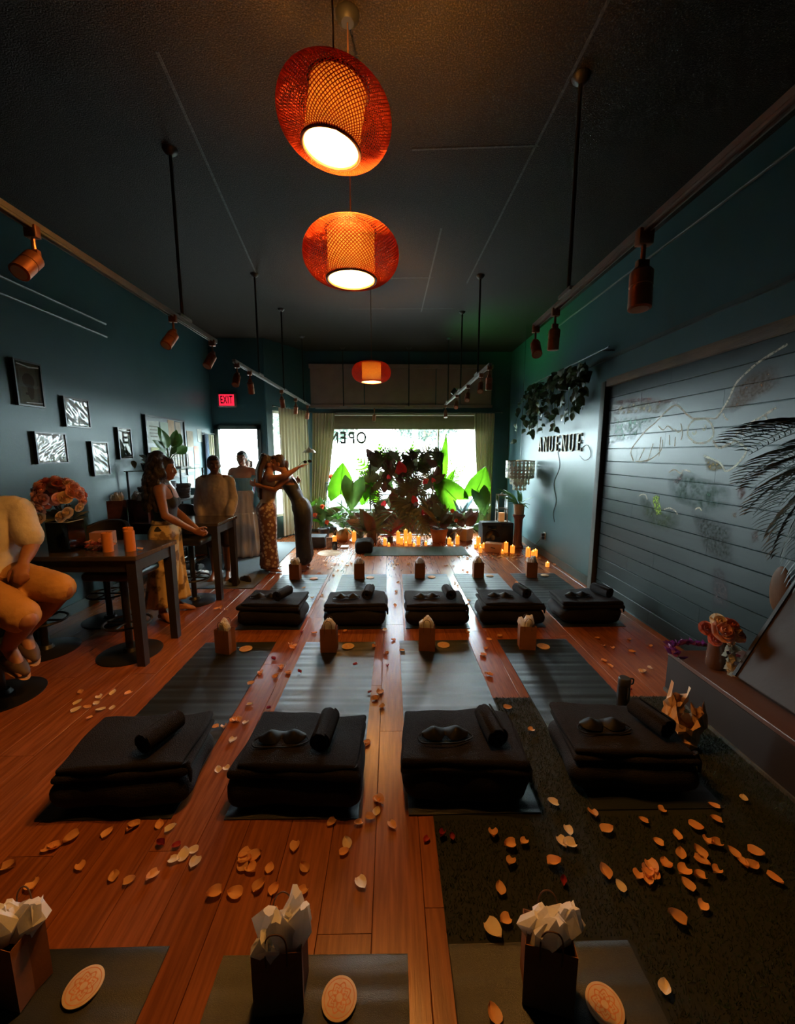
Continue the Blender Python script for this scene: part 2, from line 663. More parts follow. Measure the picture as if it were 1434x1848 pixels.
# ================================================================== woven pendant lamps
m_strand = mat('red_orange_bamboo', (0.95, 0.17, 0.05), rough=0.55, transl=0.35, c2=(0.88, 0.13, 0.035), nscale=20)
m_ring = mat('dark_bamboo_ring', (0.11, 0.03, 0.012), rough=0.5, c2=(.08, .02, .01))
m_inner = mat('cream_lamp_fabric', (0.97, 0.78, 0.48), rough=0.8, transl=0.72, c2=(0.96, 0.75, 0.45), nscale=30)
m_bulb = mat('lit_bulb', (1, .8, .5), emit=(1.0, 0.41, 0.075), estr=6500.0)
m_brass = mat('aged_brass', (0.35, 0.2, 0.09), rough=0.4, metal=0.9, c2=(.25, .14, .06))
m_cord = mat('brown_cord', (0.16, 0.07, 0.03), rough=0.7, c2=(.12, .05, .02))
m_blackmetal = mat('black_metal', (0.02, 0.02, 0.02), rough=0.45, metal=0.2, c2=(.03, .03, .03))


def shade_profile(t):
    """t 0..1 bottom to top -> radius, z"""
    a = -0.5 * PI * 0.92 + t * PI * 0.92
    r = 0.118 + 0.135 * abs(math.cos(a)) ** 0.9
    z = 0.124 * math.sin(a) / math.sin(0.5 * PI * 0.92)
    return r, z


def make_lattice():
    mb = MB()
    n, seg, tw = 84, 20, 1.7
    for sgn in (1, -1):
        for k in range(n):
            a0 = 2 * PI * (k + (0.5 if sgn < 0 else 0)) / n
            pts = []
            for i in range(seg + 1):
                t = i / seg
                r, z = shade_profile(t)
                a = a0 + sgn * tw * (t - .5)
                pts.append((r * math.cos(a), r * math.sin(a), z))
            mb.tube(pts, 0.0019, n=4, cap=False)
    return mb.mesh('woven_shade', m_strand)


def make_cyl():
    mb = MB()
    r, h, t = 0.124, 0.120, 0.0015
    mb.lathe([(r, -h), (r, h), (r - t, h), (r - t, -h), (r, -h)], n=40, cap=False)
    return mb.mesh('inner_shade', m_inner)


lattice_me, cyl_me = make_lattice(), make_cyl()
ring_me = MB().tube([(0.129 * math.cos(a), 0.129 * math.sin(a), -.122) for a in np.linspace(0, 2 * PI, 40, endpoint=False)], 0.008, closed=True).mesh('rim_ring', m_ring)
tring_me = MB().tube([(0.129 * math.cos(a), 0.129 * math.sin(a), .122) for a in np.linspace(0, 2 * PI, 40, endpoint=False)], 0.006, closed=True).mesh('rim_ring', m_ring)


def pendant(loc, label, tilt=(0, 0)):
    t = thing('pendant_lamp', label, 'lamp', loc, group='woven pendant lamps along the ceiling')
    R = Euler((tilt[0], tilt[1], 0)).to_matrix().to_4x4() @ Matrix.Diagonal((.96, .96, .94, 1))
    inst('woven_shade', lattice_me, t, mtx=R)
    inst('inner_shade', cyl_me, t, mtx=R)
    inst('rim_ring', ring_me, t, mtx=R)
    inst('rim_ring', tring_me, t, mtx=R)
    sp = MB()
    for a in (0, 2 * PI / 3, 4 * PI / 3):
        sp.tube([(0, 0, .10), (.124 * math.cos(a), .124 * math.sin(a), .119)], .002, n=5)
    sp.build('spider_arm', m_brass, t)
    MB().lathe([(.0, .135), (.02, .13), (.022, .06), (.012, .055), (0, .055)], n=14).build('socket', m_brass, t)
    MB().lathe([(0, -.075), (.006, -.072), (.010, -.06), (.011, -.01), (.010, .03), (.008, .055), (0, .055)], n=16).build('bulb', m_bulb, t)
    top = HC - loc[2]
    MB().tube([(0, 0, .13), (0, 0, top - .02)], .004, n=6).build('cord', m_cord, t)
    MB().lathe([(0.0, top - .035), (.03, top - .035), (.055, top - .012), (.058, top - .001), (0, top - .001)], n=24).build('ceiling_canopy', m_blackmetal, t)
    return t


pendant((-0.235, 1.93, 3.06), 'round red woven pendant lamp nearest to the camera, its bulb showing', (0.0, 0.16))
pendant((-0.20, 2.21, 2.65), 'middle one of the three red woven pendant lamps')
pendant((-0.24, 5.19, 2.65), 'small-looking orange pendant lamp farthest back, before the transom')

# ================================================================== track lights
m_rail = mat('brushed_rail', (0.30, 0.28, 0.25), rough=0.45, metal=0.5, c2=(.26, .24, .21))
m_copper = mat('copper_head', (0.42, 0.17, 0.085), rough=0.38, metal=0.6, c2=(.36, .14, .07))
m_pole = mat('dark_pole', (0.02, 0.022, 0.022), rough=0.4, metal=0.3, c2=(.03, .03, .03))
m_lens = mat('lamp_lens', (0.7, 0.65, 0.55), rough=0.25, c2=(.6, .55, .45))


def head_cyl():
    mb = MB()
    mb.lathe([(0, -.12), (.030, -.12), (.036, -.118), (.036, -.055), (.0335, -.053), (.0335, -.047), (.036, -.045), (.036, 0), (.026, .012), (0, .012)], n=20)
    return mb.mesh('lamp_barrel', m_copper)


barrel_me = head_cyl()
lens_me = MB().lathe([(0, -.1215), (.028, -.1215)], n=20, cap=False).mesh('lens', m_lens)
stem_me = MB().rbox((0, 0, -.02), (.03, .05, .05), .004).tube([(0, 0, -.04), (0, 0, -.10)], .008).rbox((0, 0, -.105), (.022, .04, .03), .004).mesh('bracket', m_copper)


def track(label, P0, P1, poles, heads, name='track_light'):
    """a hung rail; heads: (fraction, tilt_x, tilt_y, scale)"""
    P0, P1 = Vector(P0), Vector(P1)
    t = thing(name, label, 'track light', P0)
    d = P1 - P0
    ang = math.atan2(d.y, d.x)
    L = d.length
    m = Matrix.Rotation(ang, 4, 'Z')
    MB().box((L / 2, 0, 0), (L, .034, .024), mtx=m).box((L / 2, .012, -.016), (L, .006, .012), mtx=m).box((L / 2, -.012, -.016), (L, .006, .012), mtx=m).build('rail', m_rail, t, smooth=False)
    for f in poles:
        p = d * f
        top = HC - P0.z - p.z
        MB().tube([p + V(0, 0, .01), p + V(0, 0, top - .01)], .011, n=10).build('hanging_rod', m_pole, t)
        MB().lathe([(0, top - .04), (.02, top - .038), (.045, top - .015), (.05, top - .001), (0, top - .001)], n=20, c=(p.x, p.y, p.z)).build('ceiling_rosette', m_pole, t)
        MB().box((0, 0, .016), (.16, .06, .02), mtx=Matrix.Translation(p) @ m).build('coupler', m_rail, t, smooth=False)
    for (f, tx, ty, s) in heads:
        p = d * f
        br = inst('spot_head', stem_me, t, loc=p + V(0, 0, -.012), rot=(0, 0, ang), scale=s)
        q = Matrix.Translation((0, 0, -.12)) @ Euler((tx, ty, 0)).to_matrix().to_4x4() @ Matrix.Translation((0, 0, -.01))
        inst('lamp_barrel', barrel_me, br, mtx=q)
        inst('lens', lens_me, br, mtx=q)
    return t


# heads hang below the rail and tilt towards the walls
track('copper-headed track light on the picture wall side, running over the tables', (-1.5, 0.6, 2.6), (-1.5, 3.62, 2.6), [.82],
      [((1.85 - .6) / 3.02, 0.0, 0.75, 1.0), ((2.94 - .6) / 3.02, 0.15, 0.7, 1.0), ((3.55 - .6) / 3.02, .2, .6, 1.0)])
track('hung track light over the entry, ending beside the long cream curtain', (-1.57, 4.2, 2.57), (-1.57, 7.95, 2.55), [.21, .51, .87],
      [(.02, 0, .6, 1.0), (.12, .1, -.5, 1.0), (.47, 0, -.4, 1.0), (.70, .2, -.4, 1.0), (.95, .2, -.3, 1.0)])
track('copper-headed track light above the chalkboard boards', (1.05, 0.4, 2.57), (1.05, 3.06, 2.57), [.18, .79],
      [((1.78 - .4) / 2.66, .05, 0.12, 1.25), ((2.68 - .4) / 2.66, 0.0, -0.1, 1.0), ((3.03 - .4) / 2.66, 0.1, .75, 1.0)])
tg = track('hung track light at the capiz lamp side, tinted green by its coloured spot', (1.05, 4.36, 2.58), (1.05, 7.95, 2.58), [.175, .51, .885],
           [(.01, 0, -.1, 1.0), (.12, .2, .7, 1.0), (.34, .2, .7, 1.0), (.60, .2, .8, 1.0), (.97, 0, .4, 1.0)])
track('thin cross track in front of the brown transom', (-1.5, 8.2, 2.55), (1.05, 8.2, 2.55), [.22, .73], [(.46, .1, .1, 1.0)])
# the green spot on that track, aimed up at the ceiling corner
gs = MB().lathe([(0, -.05), (.03, -.05), (.036, -.04), (.036, .05), (.0, .05)], n=18)
gmtx = Matrix.Translation((0.0, 2.5, .09)) @ Euler((0, math.radians(38), 0)).to_matrix().to_4x4()
MB().merge(gs, gmtx).build('green_spot', m_blackmetal, tg)
MB().merge(MB().lathe([(0, .0515), (.03, .0515)], n=18, cap=False), gmtx).build('green_lens', mat('lit_green_lens', (.1, 1, .3), emit=(0.1, 1.0, 0.25), estr=12.0), tg)
d = bpy.data.lights.new('green_spot_light', 'SPOT')
d.energy = 70
d.color = (0.05, 1.0, 0.18)
d.spot_size = math.radians(120)
d.spot_blend = 0.9
d.shadow_soft_size = .03
o = bpy.data.objects.new('green_spot_light', d)
COL.objects.link(o)
o.parent = tg
o.location = gmtx @ Vector((0, 0, .06))
o.rotation_euler = (gmtx.to_3x3() @ Vector((0, 0, 1))).to_track_quat('-Z', 'Y').to_euler()
# ================================================================== mats, bolsters, bags on the floor
def yoga_mat_mesh(name, W, Lm, seed, material, ripple=0.0026):
    r = random.Random(seed)
    ph = [r.uniform(0, 6) for _ in range(5)]
    mb = MB()

    def top(u, v):
        x = (u - .5) * W
        y = (v - .5) * Lm
        z = .0075 + ripple * (math.sin(y * 70 + ph[0]) + .7 * math.sin(y * 113 + ph[1] + .6 * math.sin(x * 5)) + .6 * math.sin(y * 37 + ph[2])) * .5
        e = min(1, min(v, 1 - v) / .012)
        return (x, y, z * e + .004 * (1 - e) + .0005)
    mb.grid(top, 4, 110)
    mb.box((0, 0, .0025), (W, Lm, .005))
    return mb.mesh(name, material)


m_mat = mat('charcoal_mat', (0.009, 0.013, 0.014), rough=0.33, c2=(0.014, 0.018, 0.019), nscale=160, bump=0.28, bscale=420, spec=0.6)
m_matg = mat('green_mat', (0.018, 0.055, 0.035), rough=0.6, c2=(0.024, 0.065, 0.042), nscale=120, bump=0.4, bscale=400)
mats = [yoga_mat_mesh('yoga_mat', .61, 1.72, s, m_mat) for s in range(3)]
ROW1 = [(-1.17, 5.30), (-.36, 5.30), (.45, 5.30), (1.17, 5.31), (1.95, 5.32)]
ROW2 = [(-1.315, 3.33), (-.45, 3.32), (.38, 3.33), (1.25, 3.34)]
ROW0 = [(-1.05, 1.13), (-.26, 1.10), (.50, 1.12)]
lab1 = ['charcoal yoga mat beside the entry rug, end of the back row', 'charcoal yoga mat second from the entry in the back row', 'charcoal yoga mat in the middle of the five in the back row', 'charcoal yoga mat second from the boarded wall in the back row', 'charcoal yoga mat running along the boarded wall']
lab2 = ['charcoal yoga mat in the middle row, closest to the high tables', 'charcoal yoga mat second from the tables in the middle row', 'charcoal yoga mat in the middle row with its end on the turf edge', 'charcoal yoga mat in the middle row ending under the bolster by the water bottle']
lab0 = ['dark yoga mat in the front row, below the pale petals by the tables', 'dark yoga mat in the front row between wood strips, at the turf border', 'dark yoga mat of the front row lying on the turf']
k = 0
for row, labs in ((ROW1, lab1), (ROW2, lab2), (ROW0, lab0)):
    for (x, y), lb in zip(row, labs):
        zz = .0035 if (x > .2 and y < 3.4) else 0.0
        o = inst('yoga_mat', mats[k % 3], loc=(x, y - .86, zz), rot=(0, 0, [0, .006, -.008, .004][k % 4]))
        tag(o, lb, 'yoga mat', 'charcoal yoga mats in three rows')
        k += 1
am = inst('yoga_mat', yoga_mat_mesh('yoga_mat', .61, 1.72, 9, m_matg), loc=(.42, 6.62, 0), rot=(0, 0, PI / 2))
tag(am, 'dark green yoga mat laid crosswise before the candles', 'yoga mat')

# artificial turf rug with real blades
TX0, TX1, TY0, TY1 = .19, 1.93, -1.0, 2.49
m_turfb = mat('turf_backing', (0.005, 0.008, 0.004), rough=0.9, c2=(.008, .011, .005), nscale=50)
m_turf = mat('turf_blades', (0.014, 0.042, 0.012), rough=0.55, c2=(0.04, 0.05, 0.016), nscale=35, spec=.3)
tr = thing('turf_rug', 'dark green artificial turf rug on the wood floor by the low platform', 'rug', (0, 0, 0))
MB().box2((TX0, TY0, 0.0002), (TX1, TY1, .003)).build('backing', m_turfb, tr, smooth=False)
nbl = 52000
bx = rng.uniform(TX0, TX1, nbl)
by = TY0 + 1.6 + (TY1 - TY0 - 1.6) * rng.uniform(0, 1, nbl)
keep = np.ones(nbl, bool)
for (x, y) in ROW2 + ROW0:
    keep &= ~((np.abs(bx - x) < .315) & (by < y + .01) & (by > y - 1.75))
for cx, cy in ((.36, 1.88), (1.18, 1.95)):
    pass
bx, by = bx[keep], by[keep]
n = len(bx)
a = rng.uniform(0, 2 * PI, n)
h = rng.uniform(.008, .016, n)
lx, ly = rng.normal(0, .005, n), rng.normal(0, .005, n)
ww = .0016
v = np.zeros((n, 3, 3))
v[:, 0] = np.stack([bx - ww * np.cos(a), by - ww * np.sin(a), np.full(n, .003)], 1)
v[:, 1] = np.stack([bx + ww * np.cos(a), by + ww * np.sin(a), np.full(n, .003)], 1)
v[:, 2] = np.stack([bx + lx, by + ly, .003 + h], 1)
me = bpy.data.meshes.new('blades')
me.vertices.add(n * 3)
me.vertices.foreach_set('co', v.reshape(-1))
me.loops.add(n * 3)
me.loops.foreach_set('vertex_index', np.arange(n * 3))
me.polygons.add(n)
me.polygons.foreach_set('loop_start', np.arange(n) * 3)
me.polygons.foreach_set('loop_total', np.full(n, 3))
me.update()
me.materials.append(m_turf)
o = bpy.data.objects.new('blades', me)
COL.objects.link(o)
o.parent = tr
o['kind'] = 'stuff'

# entry rug
m_rug = mat('grey_entry_rug', (0.10, 0.115, 0.12), rough=0.9, c2=(0.07, 0.08, 0.085), nscale=90, bump=0.5, bscale=300)
er = MB().rbox((-2.32, 6.05, .005), (1.25, 2.6, .009), .004, 1).build('entry_rug', m_rug)
tag(er, 'grey entry rug leading to the bright doorway', 'rug')

# ---------- bolster, folded blanket, rolled towel, eye mask
m_bol = mat('black_bolster_cloth', (0.006, 0.0055, 0.007), rough=0.85, c2=(0.009, 0.008, 0.010), nscale=30, bump=0.5, bscale=160, spec=.25)
m_blk = mat('black_fleece', (0.007, 0.006, 0.007), rough=0.9, c2=(0.011, 0.009, 0.010), nscale=40, bump=0.7, bscale=220, spec=.2)
m_mask = mat('black_satin', (0.006, 0.006, 0.008), rough=0.6, c2=(0.009, 0.009, 0.011), spec=.12)


def soft_slab(mb, W, D, H, z0, r, seed, wob=.008, nx=26, ny=18, nz=7, dx=0, dy=0):
    """rounded cushion-like block with uneven sides"""
    rr = random.Random(seed)
    p = [rr.uniform(0, 6.28) for _ in range(8)]
    t = MB()
    t.rbox((0, 0, 0), (W, D, H), r, 4)
    bm = bmesh.new()
    me = bpy.data.meshes.new('tmp')
    me.from_pydata(t.v, [], t.f)
    bm.from_mesh(me)
    bmesh.ops.subdivide_edges(bm, edges=[e for e in bm.edges if e.calc_length() > .05], cuts=9, use_grid_fill=True)
    vs = []
    for q in bm.verts:
        x, y, zz = q.co
        k = wob * (math.sin(x * 11 + p[0] + y * 4) + .7 * math.sin(x * 23 + p[1] - y * 9 + zz * 15) + .6 * math.sin(y * 19 + p[2] + zz * 20) + .5 * math.sin(zz * 40 + p[3] + x * 6))
        puff = 1 - .55 * (abs(2 * x / W) ** 4)
        n = Vector((x / W, y / D, zz / H)).normalized()
        vs.append((x + n.x * k + dx, y + n.y * k + dy, z0 + H / 2 + (zz * (0.86 + .16 * puff) if zz > 0 else zz) + (n.z * k if zz > 0 else 0)))
    bm.verts.index_update()
    mb.add(vs, [tuple(v.index for v in f.verts) for f in bm.faces])
    bm.free()
    bpy.data.meshes.remove(me)
    return mb


bol_me = [soft_slab(MB(), .62, .42, .150, 0.0, .070, s, .009).mesh('bolster', m_bol, angle=80) for s in (1, 2, 3)]


def blanket_mesh(s):
    rr = random.Random(s)
    mb = MB()
    soft_slab(mb, .60, .395, .036, 0.0, .017, s * 7 + 1, .006)
    soft_slab(mb, .575, .385, .034, .034, .016, s * 7 + 2, .007, dx=rr.uniform(-.015, .015), dy=.006)
    # drooping corner
    mb.tube([(.28, -.16, .05), (.30, -.17, .01), (.305, -.175, -.04)], [.018, .014, .006], n=6)
    return mb.mesh('folded_blanket', m_blk, angle=80)


blk_me = [blanket_mesh(s) for s in (1, 2, 3)]


def towel_mesh():
    mb = MB()
    pts = []
    turns, k = 3.2, 74
    for i in range(k):
        a = 2 * PI * turns * i / k
        r = .012 + .038 * i / k
        pts.append((r * math.cos(a), r * math.sin(a)))
    outer = [(x * (1 + .006 / math.hypot(x, y)), y * (1 + .006 / math.hypot(x, y))) for x, y in pts]
    L = .20
    b = len(mb.v)
    for y0 in (-L / 2, L / 2):
        for p in pts:
            mb.v.append((p[0], y0 + random.uniform(-.003, .003), p[1]))
        for p in outer:
            mb.v.append((p[0], y0 + random.uniform(-.003, .003), p[1]))
    for i in range(k - 1):
        for (a0, sgn) in ((0, 1), (k, -1)):
            q = (b + a0 + i, b + a0 + i + 1, b + 2 * k + a0 + i + 1, b + 2 * k + a0 + i)
            mb.f.append(q if sgn > 0 else q[::-1])
        for e in (0, 2 * k):
            q = (b + e + i, b + e + i + 1, b + e + k + i + 1, b + e + k + i)
            mb.f.append(q if e else q[::-1])
    mb.f.append((b + k - 1, b + 2 * k - 1, b + 4 * k - 1, b + 3 * k - 1))
    return mb.mesh('rolled_towel', m_blk, angle=60)


towel_me = towel_mesh()


def mask_mesh():
    mb = MB()

    def f(u, v):
        x = (u * 2 - 1)
        half = .042 * (1 - abs(x) ** 3.2) ** .55 if abs(x) < 1 else 0
        notch = .022 * math.exp(-(x / .13) ** 2)
        y0, y1 = -half + notch * 1.5, half * .95 - notch * .2
        y = y0 + (y1 - y0) * v
        dome = (math.exp(-((abs(x) - .48) / .27) ** 2)) * math.sin(PI * v) ** .7
        z = .006 + .024 * dome * (1 if abs(x) < 1 else 0) + .006 * math.sin(PI * v)
        return (x * .10, y, z)
    mb.grid(f, 36, 12)
    mb.grid(lambda u, v: (f(u, v)[0], f(u, v)[1], 0.0), 36, 1)
    mb.tube(catmull([(-.098, 0, .008), (-.115, -.02, .006), (-.10, -.05, .004), (-.03, -.056, .004), (.05, -.055, .004), (.11, -.03, .006), (.098, 0, .008)], 4), .0035, n=5)
    return mb.mesh('eye_mask', m_mask, angle=60)


mask_me = mask_mesh()
SETS = []
names2 = ['closest to the high tables', 'second from the high tables', 'half on the turf edge', 'beside the black water bottle']
names1 = ['by the entry rug', 'second from the entry', 'in the middle of five', 'second from the boarded wall', 'by the boarded wall']
for i, (x, y, rz) in enumerate([(-1.27, 1.84, .05), (-.455, 1.83, -.02), (.36, 1.84, -.02), (1.19, 1.89, -.05)]):
    SETS.append((x, y, rz, 'in the middle row ' + names2[i], i))
for i, (x, y, rz) in enumerate([(-1.16, 3.83, -.06), (-.35, 3.81, 0), (.44, 3.81, .02), (1.17, 3.82, -.02), (1.95, 3.83, .03)]):
    SETS.append((x, y, rz, 'in the back row ' + names1[i], i + 4))
for (x, y, rz, where, i) in SETS:
    z0 = .0115 + (.0035 if (x > .2 and y < 2.2) else 0)
    o = inst('bolster', bol_me[i % 3], loc=(x, y, z0), rot=(0, 0, rz))
    tag(o, 'black bolster cushion ' + where, 'bolster', 'black bolsters at the mat ends')
    o = inst('folded_blanket', blk_me[i % 3], loc=(x + random.uniform(-.01, .01), y + .005, z0 + .150), rot=(0, 0, rz + random.uniform(-.03, .03)))
    tag(o, 'folded black blanket on the bolster ' + where, 'blanket', 'folded black blankets')
    zt = z0 + .150 + .072
    c, s = math.cos(rz), math.sin(rz)
    tx, ty = [(.12, -.02), (.12, .0), (.14, .0), (.16, .0), (.09, -.02), (.12, .02), (.13, .0), (.14, .02), (.17, .0)][i]
    trz = [-.35, -.1, .12, .28, -.35, -.1, .1, .2, .35][i]
    o = inst('rolled_towel', towel_me, loc=(x + tx * c - ty * s, y + tx * s + ty * c, zt + .053), rot=(0, 0, trz))
    tag(o, 'small rolled black towel on the bolster ' + where, 'towel', 'rolled black towels')
    if i not in (0,):
        mx, my = -.09, -.01
        o = inst('eye_mask', mask_me, loc=(x + mx * c - my * s, y + mx * s + my * c, zt + .003), rot=(0, 0, rz + .05), scale=1.2)
        tag(o, 'contoured black eye mask on the blanket ' + where, 'eye mask', 'black eye masks')
# teacher's bolster at the green mat
o = inst('bolster', bol_me[1], loc=(-.46, 6.62, .0), rot=(0, 0, PI / 2), scale=(.62, .72, 1.35))
tag(o, 'upright-looking black bolster at the end of the green mat', 'bolster')

# ---------- brown paper bags with white tissue
m_kraft = mat('kraft_paper', (0.27, 0.105, 0.045), rough=0.75, c2=(0.22, 0.085, 0.035), nscale=12, bump=0.15, bscale=40, transl=.06)
m_tissue = mat('white_tissue', (0.92, 0.90, 0.88), rough=0.8, c2=(0.84, 0.82, 0.80), nscale=14, bump=0.5, bscale=25, transl=.42)
m_twist = mat('paper_cord', (0.10, 0.045, 0.02), rough=0.8, c2=(.08, .03, .015))


def bag_mesh():
    mb = MB()
    w, d, h, t = .068, .045, .205, .0012
    n = 8
    # four walls with side gussets
    ring = [(-w, -d), (w, -d), (w - .006, 0), (w, d), (-w, d), (-w + .006, 0)]
    inner = [(x * .975, y * .965) for x, y in ring]
    b = len(mb.v)
    for z in (0, h * .5, h):
        for (x, y) in ring:
            mb.v.append((x * (1 if z else 1.0), y, z))
    for z in (h, .004):
        for (x, y) in inner:
            mb.v.append((x, y, z))
    for i in range(4):
        for j in range(6):
            a0 = b + i * 6
            mb.f.append((a0 + j, a0 + (j + 1) % 6, a0 + 6 + (j + 1) % 6, a0 + 6 + j))
    mb.f.append(tuple(b + j for j in range(6))[::-1])
    mb.f.append(tuple(b + 24 + j for j in range(6)))
    return mb.mesh('paper_body', m_kraft, smooth=False)


def tissue_mesh(seed, hh=.075, spread=1.0):
    r = random.Random(seed)
    mb = MB()
    for k in range(7):
        a = r.uniform(0, 2 * PI)
        cx, cy = r.uniform(-.03, .03) * spread, r.uniform(-.018, .018) * spread
        ht = hh * r.uniform(.55, 1.1)
        m = 9
        b = len(mb.v)
        lean = (r.uniform(-.03, .03) * spread, r.uniform(-.02, .02) * spread)
        for j in range(m):
            t = 2 * PI * j / m
            rad = .028 * (1 + .25 * r.uniform(-1, 1))
            mb.v.append((cx + rad * math.cos(t), cy + rad * .7 * math.sin(t), .17))
        for j in range(m):
            t = 2 * PI * j / m
            rad = .034 * spread * (1 + .45 * r.uniform(-1, 1))
            mb.v.append((cx + lean[0] * .5 + rad * math.cos(t), cy + lean[1] * .5 + rad * .6 * math.sin(t), .205 + ht * .35 + r.uniform(-.012, .012)))
        for j in range(m):
            t = 2 * PI * j / m
            rad = .012 * (1 + .6 * r.uniform(-1, 1))
            mb.v.append((cx + lean[0] + rad * math.cos(t), cy + lean[1] + rad * math.sin(t), .205 + ht + r.uniform(-.01, .008)))
        for i in range(2):
            for j in range(m):
                mb.f.append((b + i * m + j, b + i * m + (j + 1) % m, b + (i + 1) * m + (j + 1) % m, b + (i + 1) * m + j))
        mb.f.append(tuple(b + 2 * m + j for j in range(m)))
        mb.f.append(tuple(b + j for j in range(m))[::-1])
    return mb.mesh('tissue_paper', m_tissue, angle=20)


def handle_mesh(yo):
    return MB().tube(catmull([(-.028, yo, .165), (-.028, yo, .235), (-.018, yo * 1.1, .268), (0, yo * 1.15, .278), (.018, yo * 1.1, .268), (.028, yo, .235), (.028, yo, .165)], 5), .0022, n=6).mesh('handle', m_twist)


body_me = bag_mesh()
tis_me = [tissue_mesh(s) for s in (3, 8, 12, 21)] + [tissue_mesh(s, .085, 1.35) for s in (5, 17)]
hnd_me = [handle_mesh(-.046), handle_mesh(.046)]


def paper_bag(loc, rz, label, group, tis, handles=True, sc=1.0):
    t = thing('paper_bag', label, 'gift bag', loc, rz, group)
    t.scale = (sc,) * 3
    inst('paper_body', body_me, t)
    inst('tissue_paper', tis_me[tis], t)
    if handles:
        for h in hnd_me:
            inst('handle', h, t)
    return t


g = 'brown gift bags on the mats'
for i, (x, y, rz) in enumerate([(-1.26, 5.10, -.12), (-.42, 5.12, .05), (.38, 5.13, -.03), (1.16, 5.14, .04), (1.88, 5.14, -.2)]):
    paper_bag((x, y, .012), rz, 'brown paper bag with white tissue, back row mat ' + names1[i], g, i % 4, True)
for i, (x, y, rz) in enumerate([(-1.38, 3.15, -.28), (-.52, 3.16, .0), (.30, 3.17, -.1), (1.15, 3.18, -.12)]):
    paper_bag((x, y, .012), rz, 'brown paper bag with white tissue, middle row mat ' + ['next to the high tables', 'second from the tables', 'with a thin arched handle showing', 'closest to the low platform'][i], g, (i + 1) % 4, True)
for i, (x, y, rz) in enumerate([(-1.16, 1.03, -.2), (-.335, 1.0, .05), (.47, .99, -.25)]):
    paper_bag((x, y, .012 + (.0035 if i == 2 else 0)), rz, 'dark paper bag with big white tissue, front row mat ' + ['at the wall side', 'beside the wood strip', 'lying on the turf'][i], g, [5, 4, 5][i], True, 1.06)

# ---------- mandala discs
m_disc = mat('cork_disc', (0.62, 0.45, 0.27), rough=0.7, c2=(.55, .38, .21), nscale=40)
m_discp = mat('orange_disc_print', (0.60, 0.22, 0.06), rough=0.7, c2=(.5, .17, .05), nscale=30)
disc_me = MB().lathe([(0, 0), (.052, 0), (.053, .001), (.053, .0045), (.052, .005), (0, .005)], n=36).mesh('coaster_body', m_disc)


def mandala_mesh():
    mb = MB()
    n = 96

    def ring(r0, r1, z=.0052):
        b = len(mb.v)
        for i in range(n):
            a = 2 * PI * i / n
            ra, rb = r0(a), r1(a)
            mb.v.append((ra * math.cos(a), ra * math.sin(a), z))
            mb.v.append((rb * math.cos(a), rb * math.sin(a), z))
        for i in range(n):
            j = (i + 1) % n
            mb.f.append((b + 2 * i, b + 2 * i + 1, b + 2 * j + 1, b + 2 * j))
    ring(lambda a: .010, lambda a: .016 + .004 * math.cos(8 * a))
    ring(lambda a: .022 + .003 * math.cos(12 * a), lambda a: .025 + .003 * math.cos(12 * a))
    ring(lambda a: .030 + .004 * math.cos(8 * a), lambda a: .034 + .004 * math.cos(8 * a))
    ring(lambda a: .044, lambda a: .0462)
    return mb.mesh('mandala_print', m_discp, smooth=False)


man_me = mandala_mesh()
DISCS = [(-1.02, 5.10, 'back row ' + names1[0]), (-.28, 5.13, 'back row ' + names1[1]), (.54, 5.14, 'back row ' + names1[2]), (1.33, 5.18, 'back row ' + names1[3]), (2.08, 5.19, 'back row ' + names1[4]),
         (-1.23, 3.19, 'middle row ' + names2[0]), (-.37, 3.22, 'middle row ' + names2[1]), (.45, 3.23, 'middle row, the mat half on turf'), (1.30, 3.19, 'middle row near the low platform'),
         (-.955, 1.025, 'front row at the wall side'), (-.16, .985, 'front row beside the wood strip'), (.635, .955, 'front row on the turf')]
for i, (x, y, wh) in enumerate(DISCS):
    t = thing('coaster', 'round cork coaster with a mandala print, ' + wh, 'coaster', (x, y, .0125 + (.0035 if x > .2 and y < 1.5 else 0)), random.uniform(0, 6), 'mandala coasters on the mats')
    if y < 2:
        t.scale = (1.0, 1.0, 1)
    inst('coaster_body', disc_me, t)
    inst('mandala_print', man_me, t)

# ---------- petals
def petal_mesh(name, material, seed, L=.05, W=.042):
    r = random.Random(seed)
    cup, curl, sk = r.uniform(.4, .9), r.uniform(.1, .5), r.uniform(-.2, .2)
    mb = MB()

    def f(u, v):
        x = (u * 2 - 1)
        w = W * .5 * (math.sin(PI * min(1, v * .93 + .07) ** .75)) ** .6
        y = (v - .45) * L
        z = .004 + cup * .014 * (x * x) + curl * .03 * max(0, v - .55) ** 1.3 + .002 * math.sin(6 * u + seed)
        return (x * w + sk * y * .3, y, z)
    mb.grid(f, 5, 6)
    return mb.mesh(name, material)


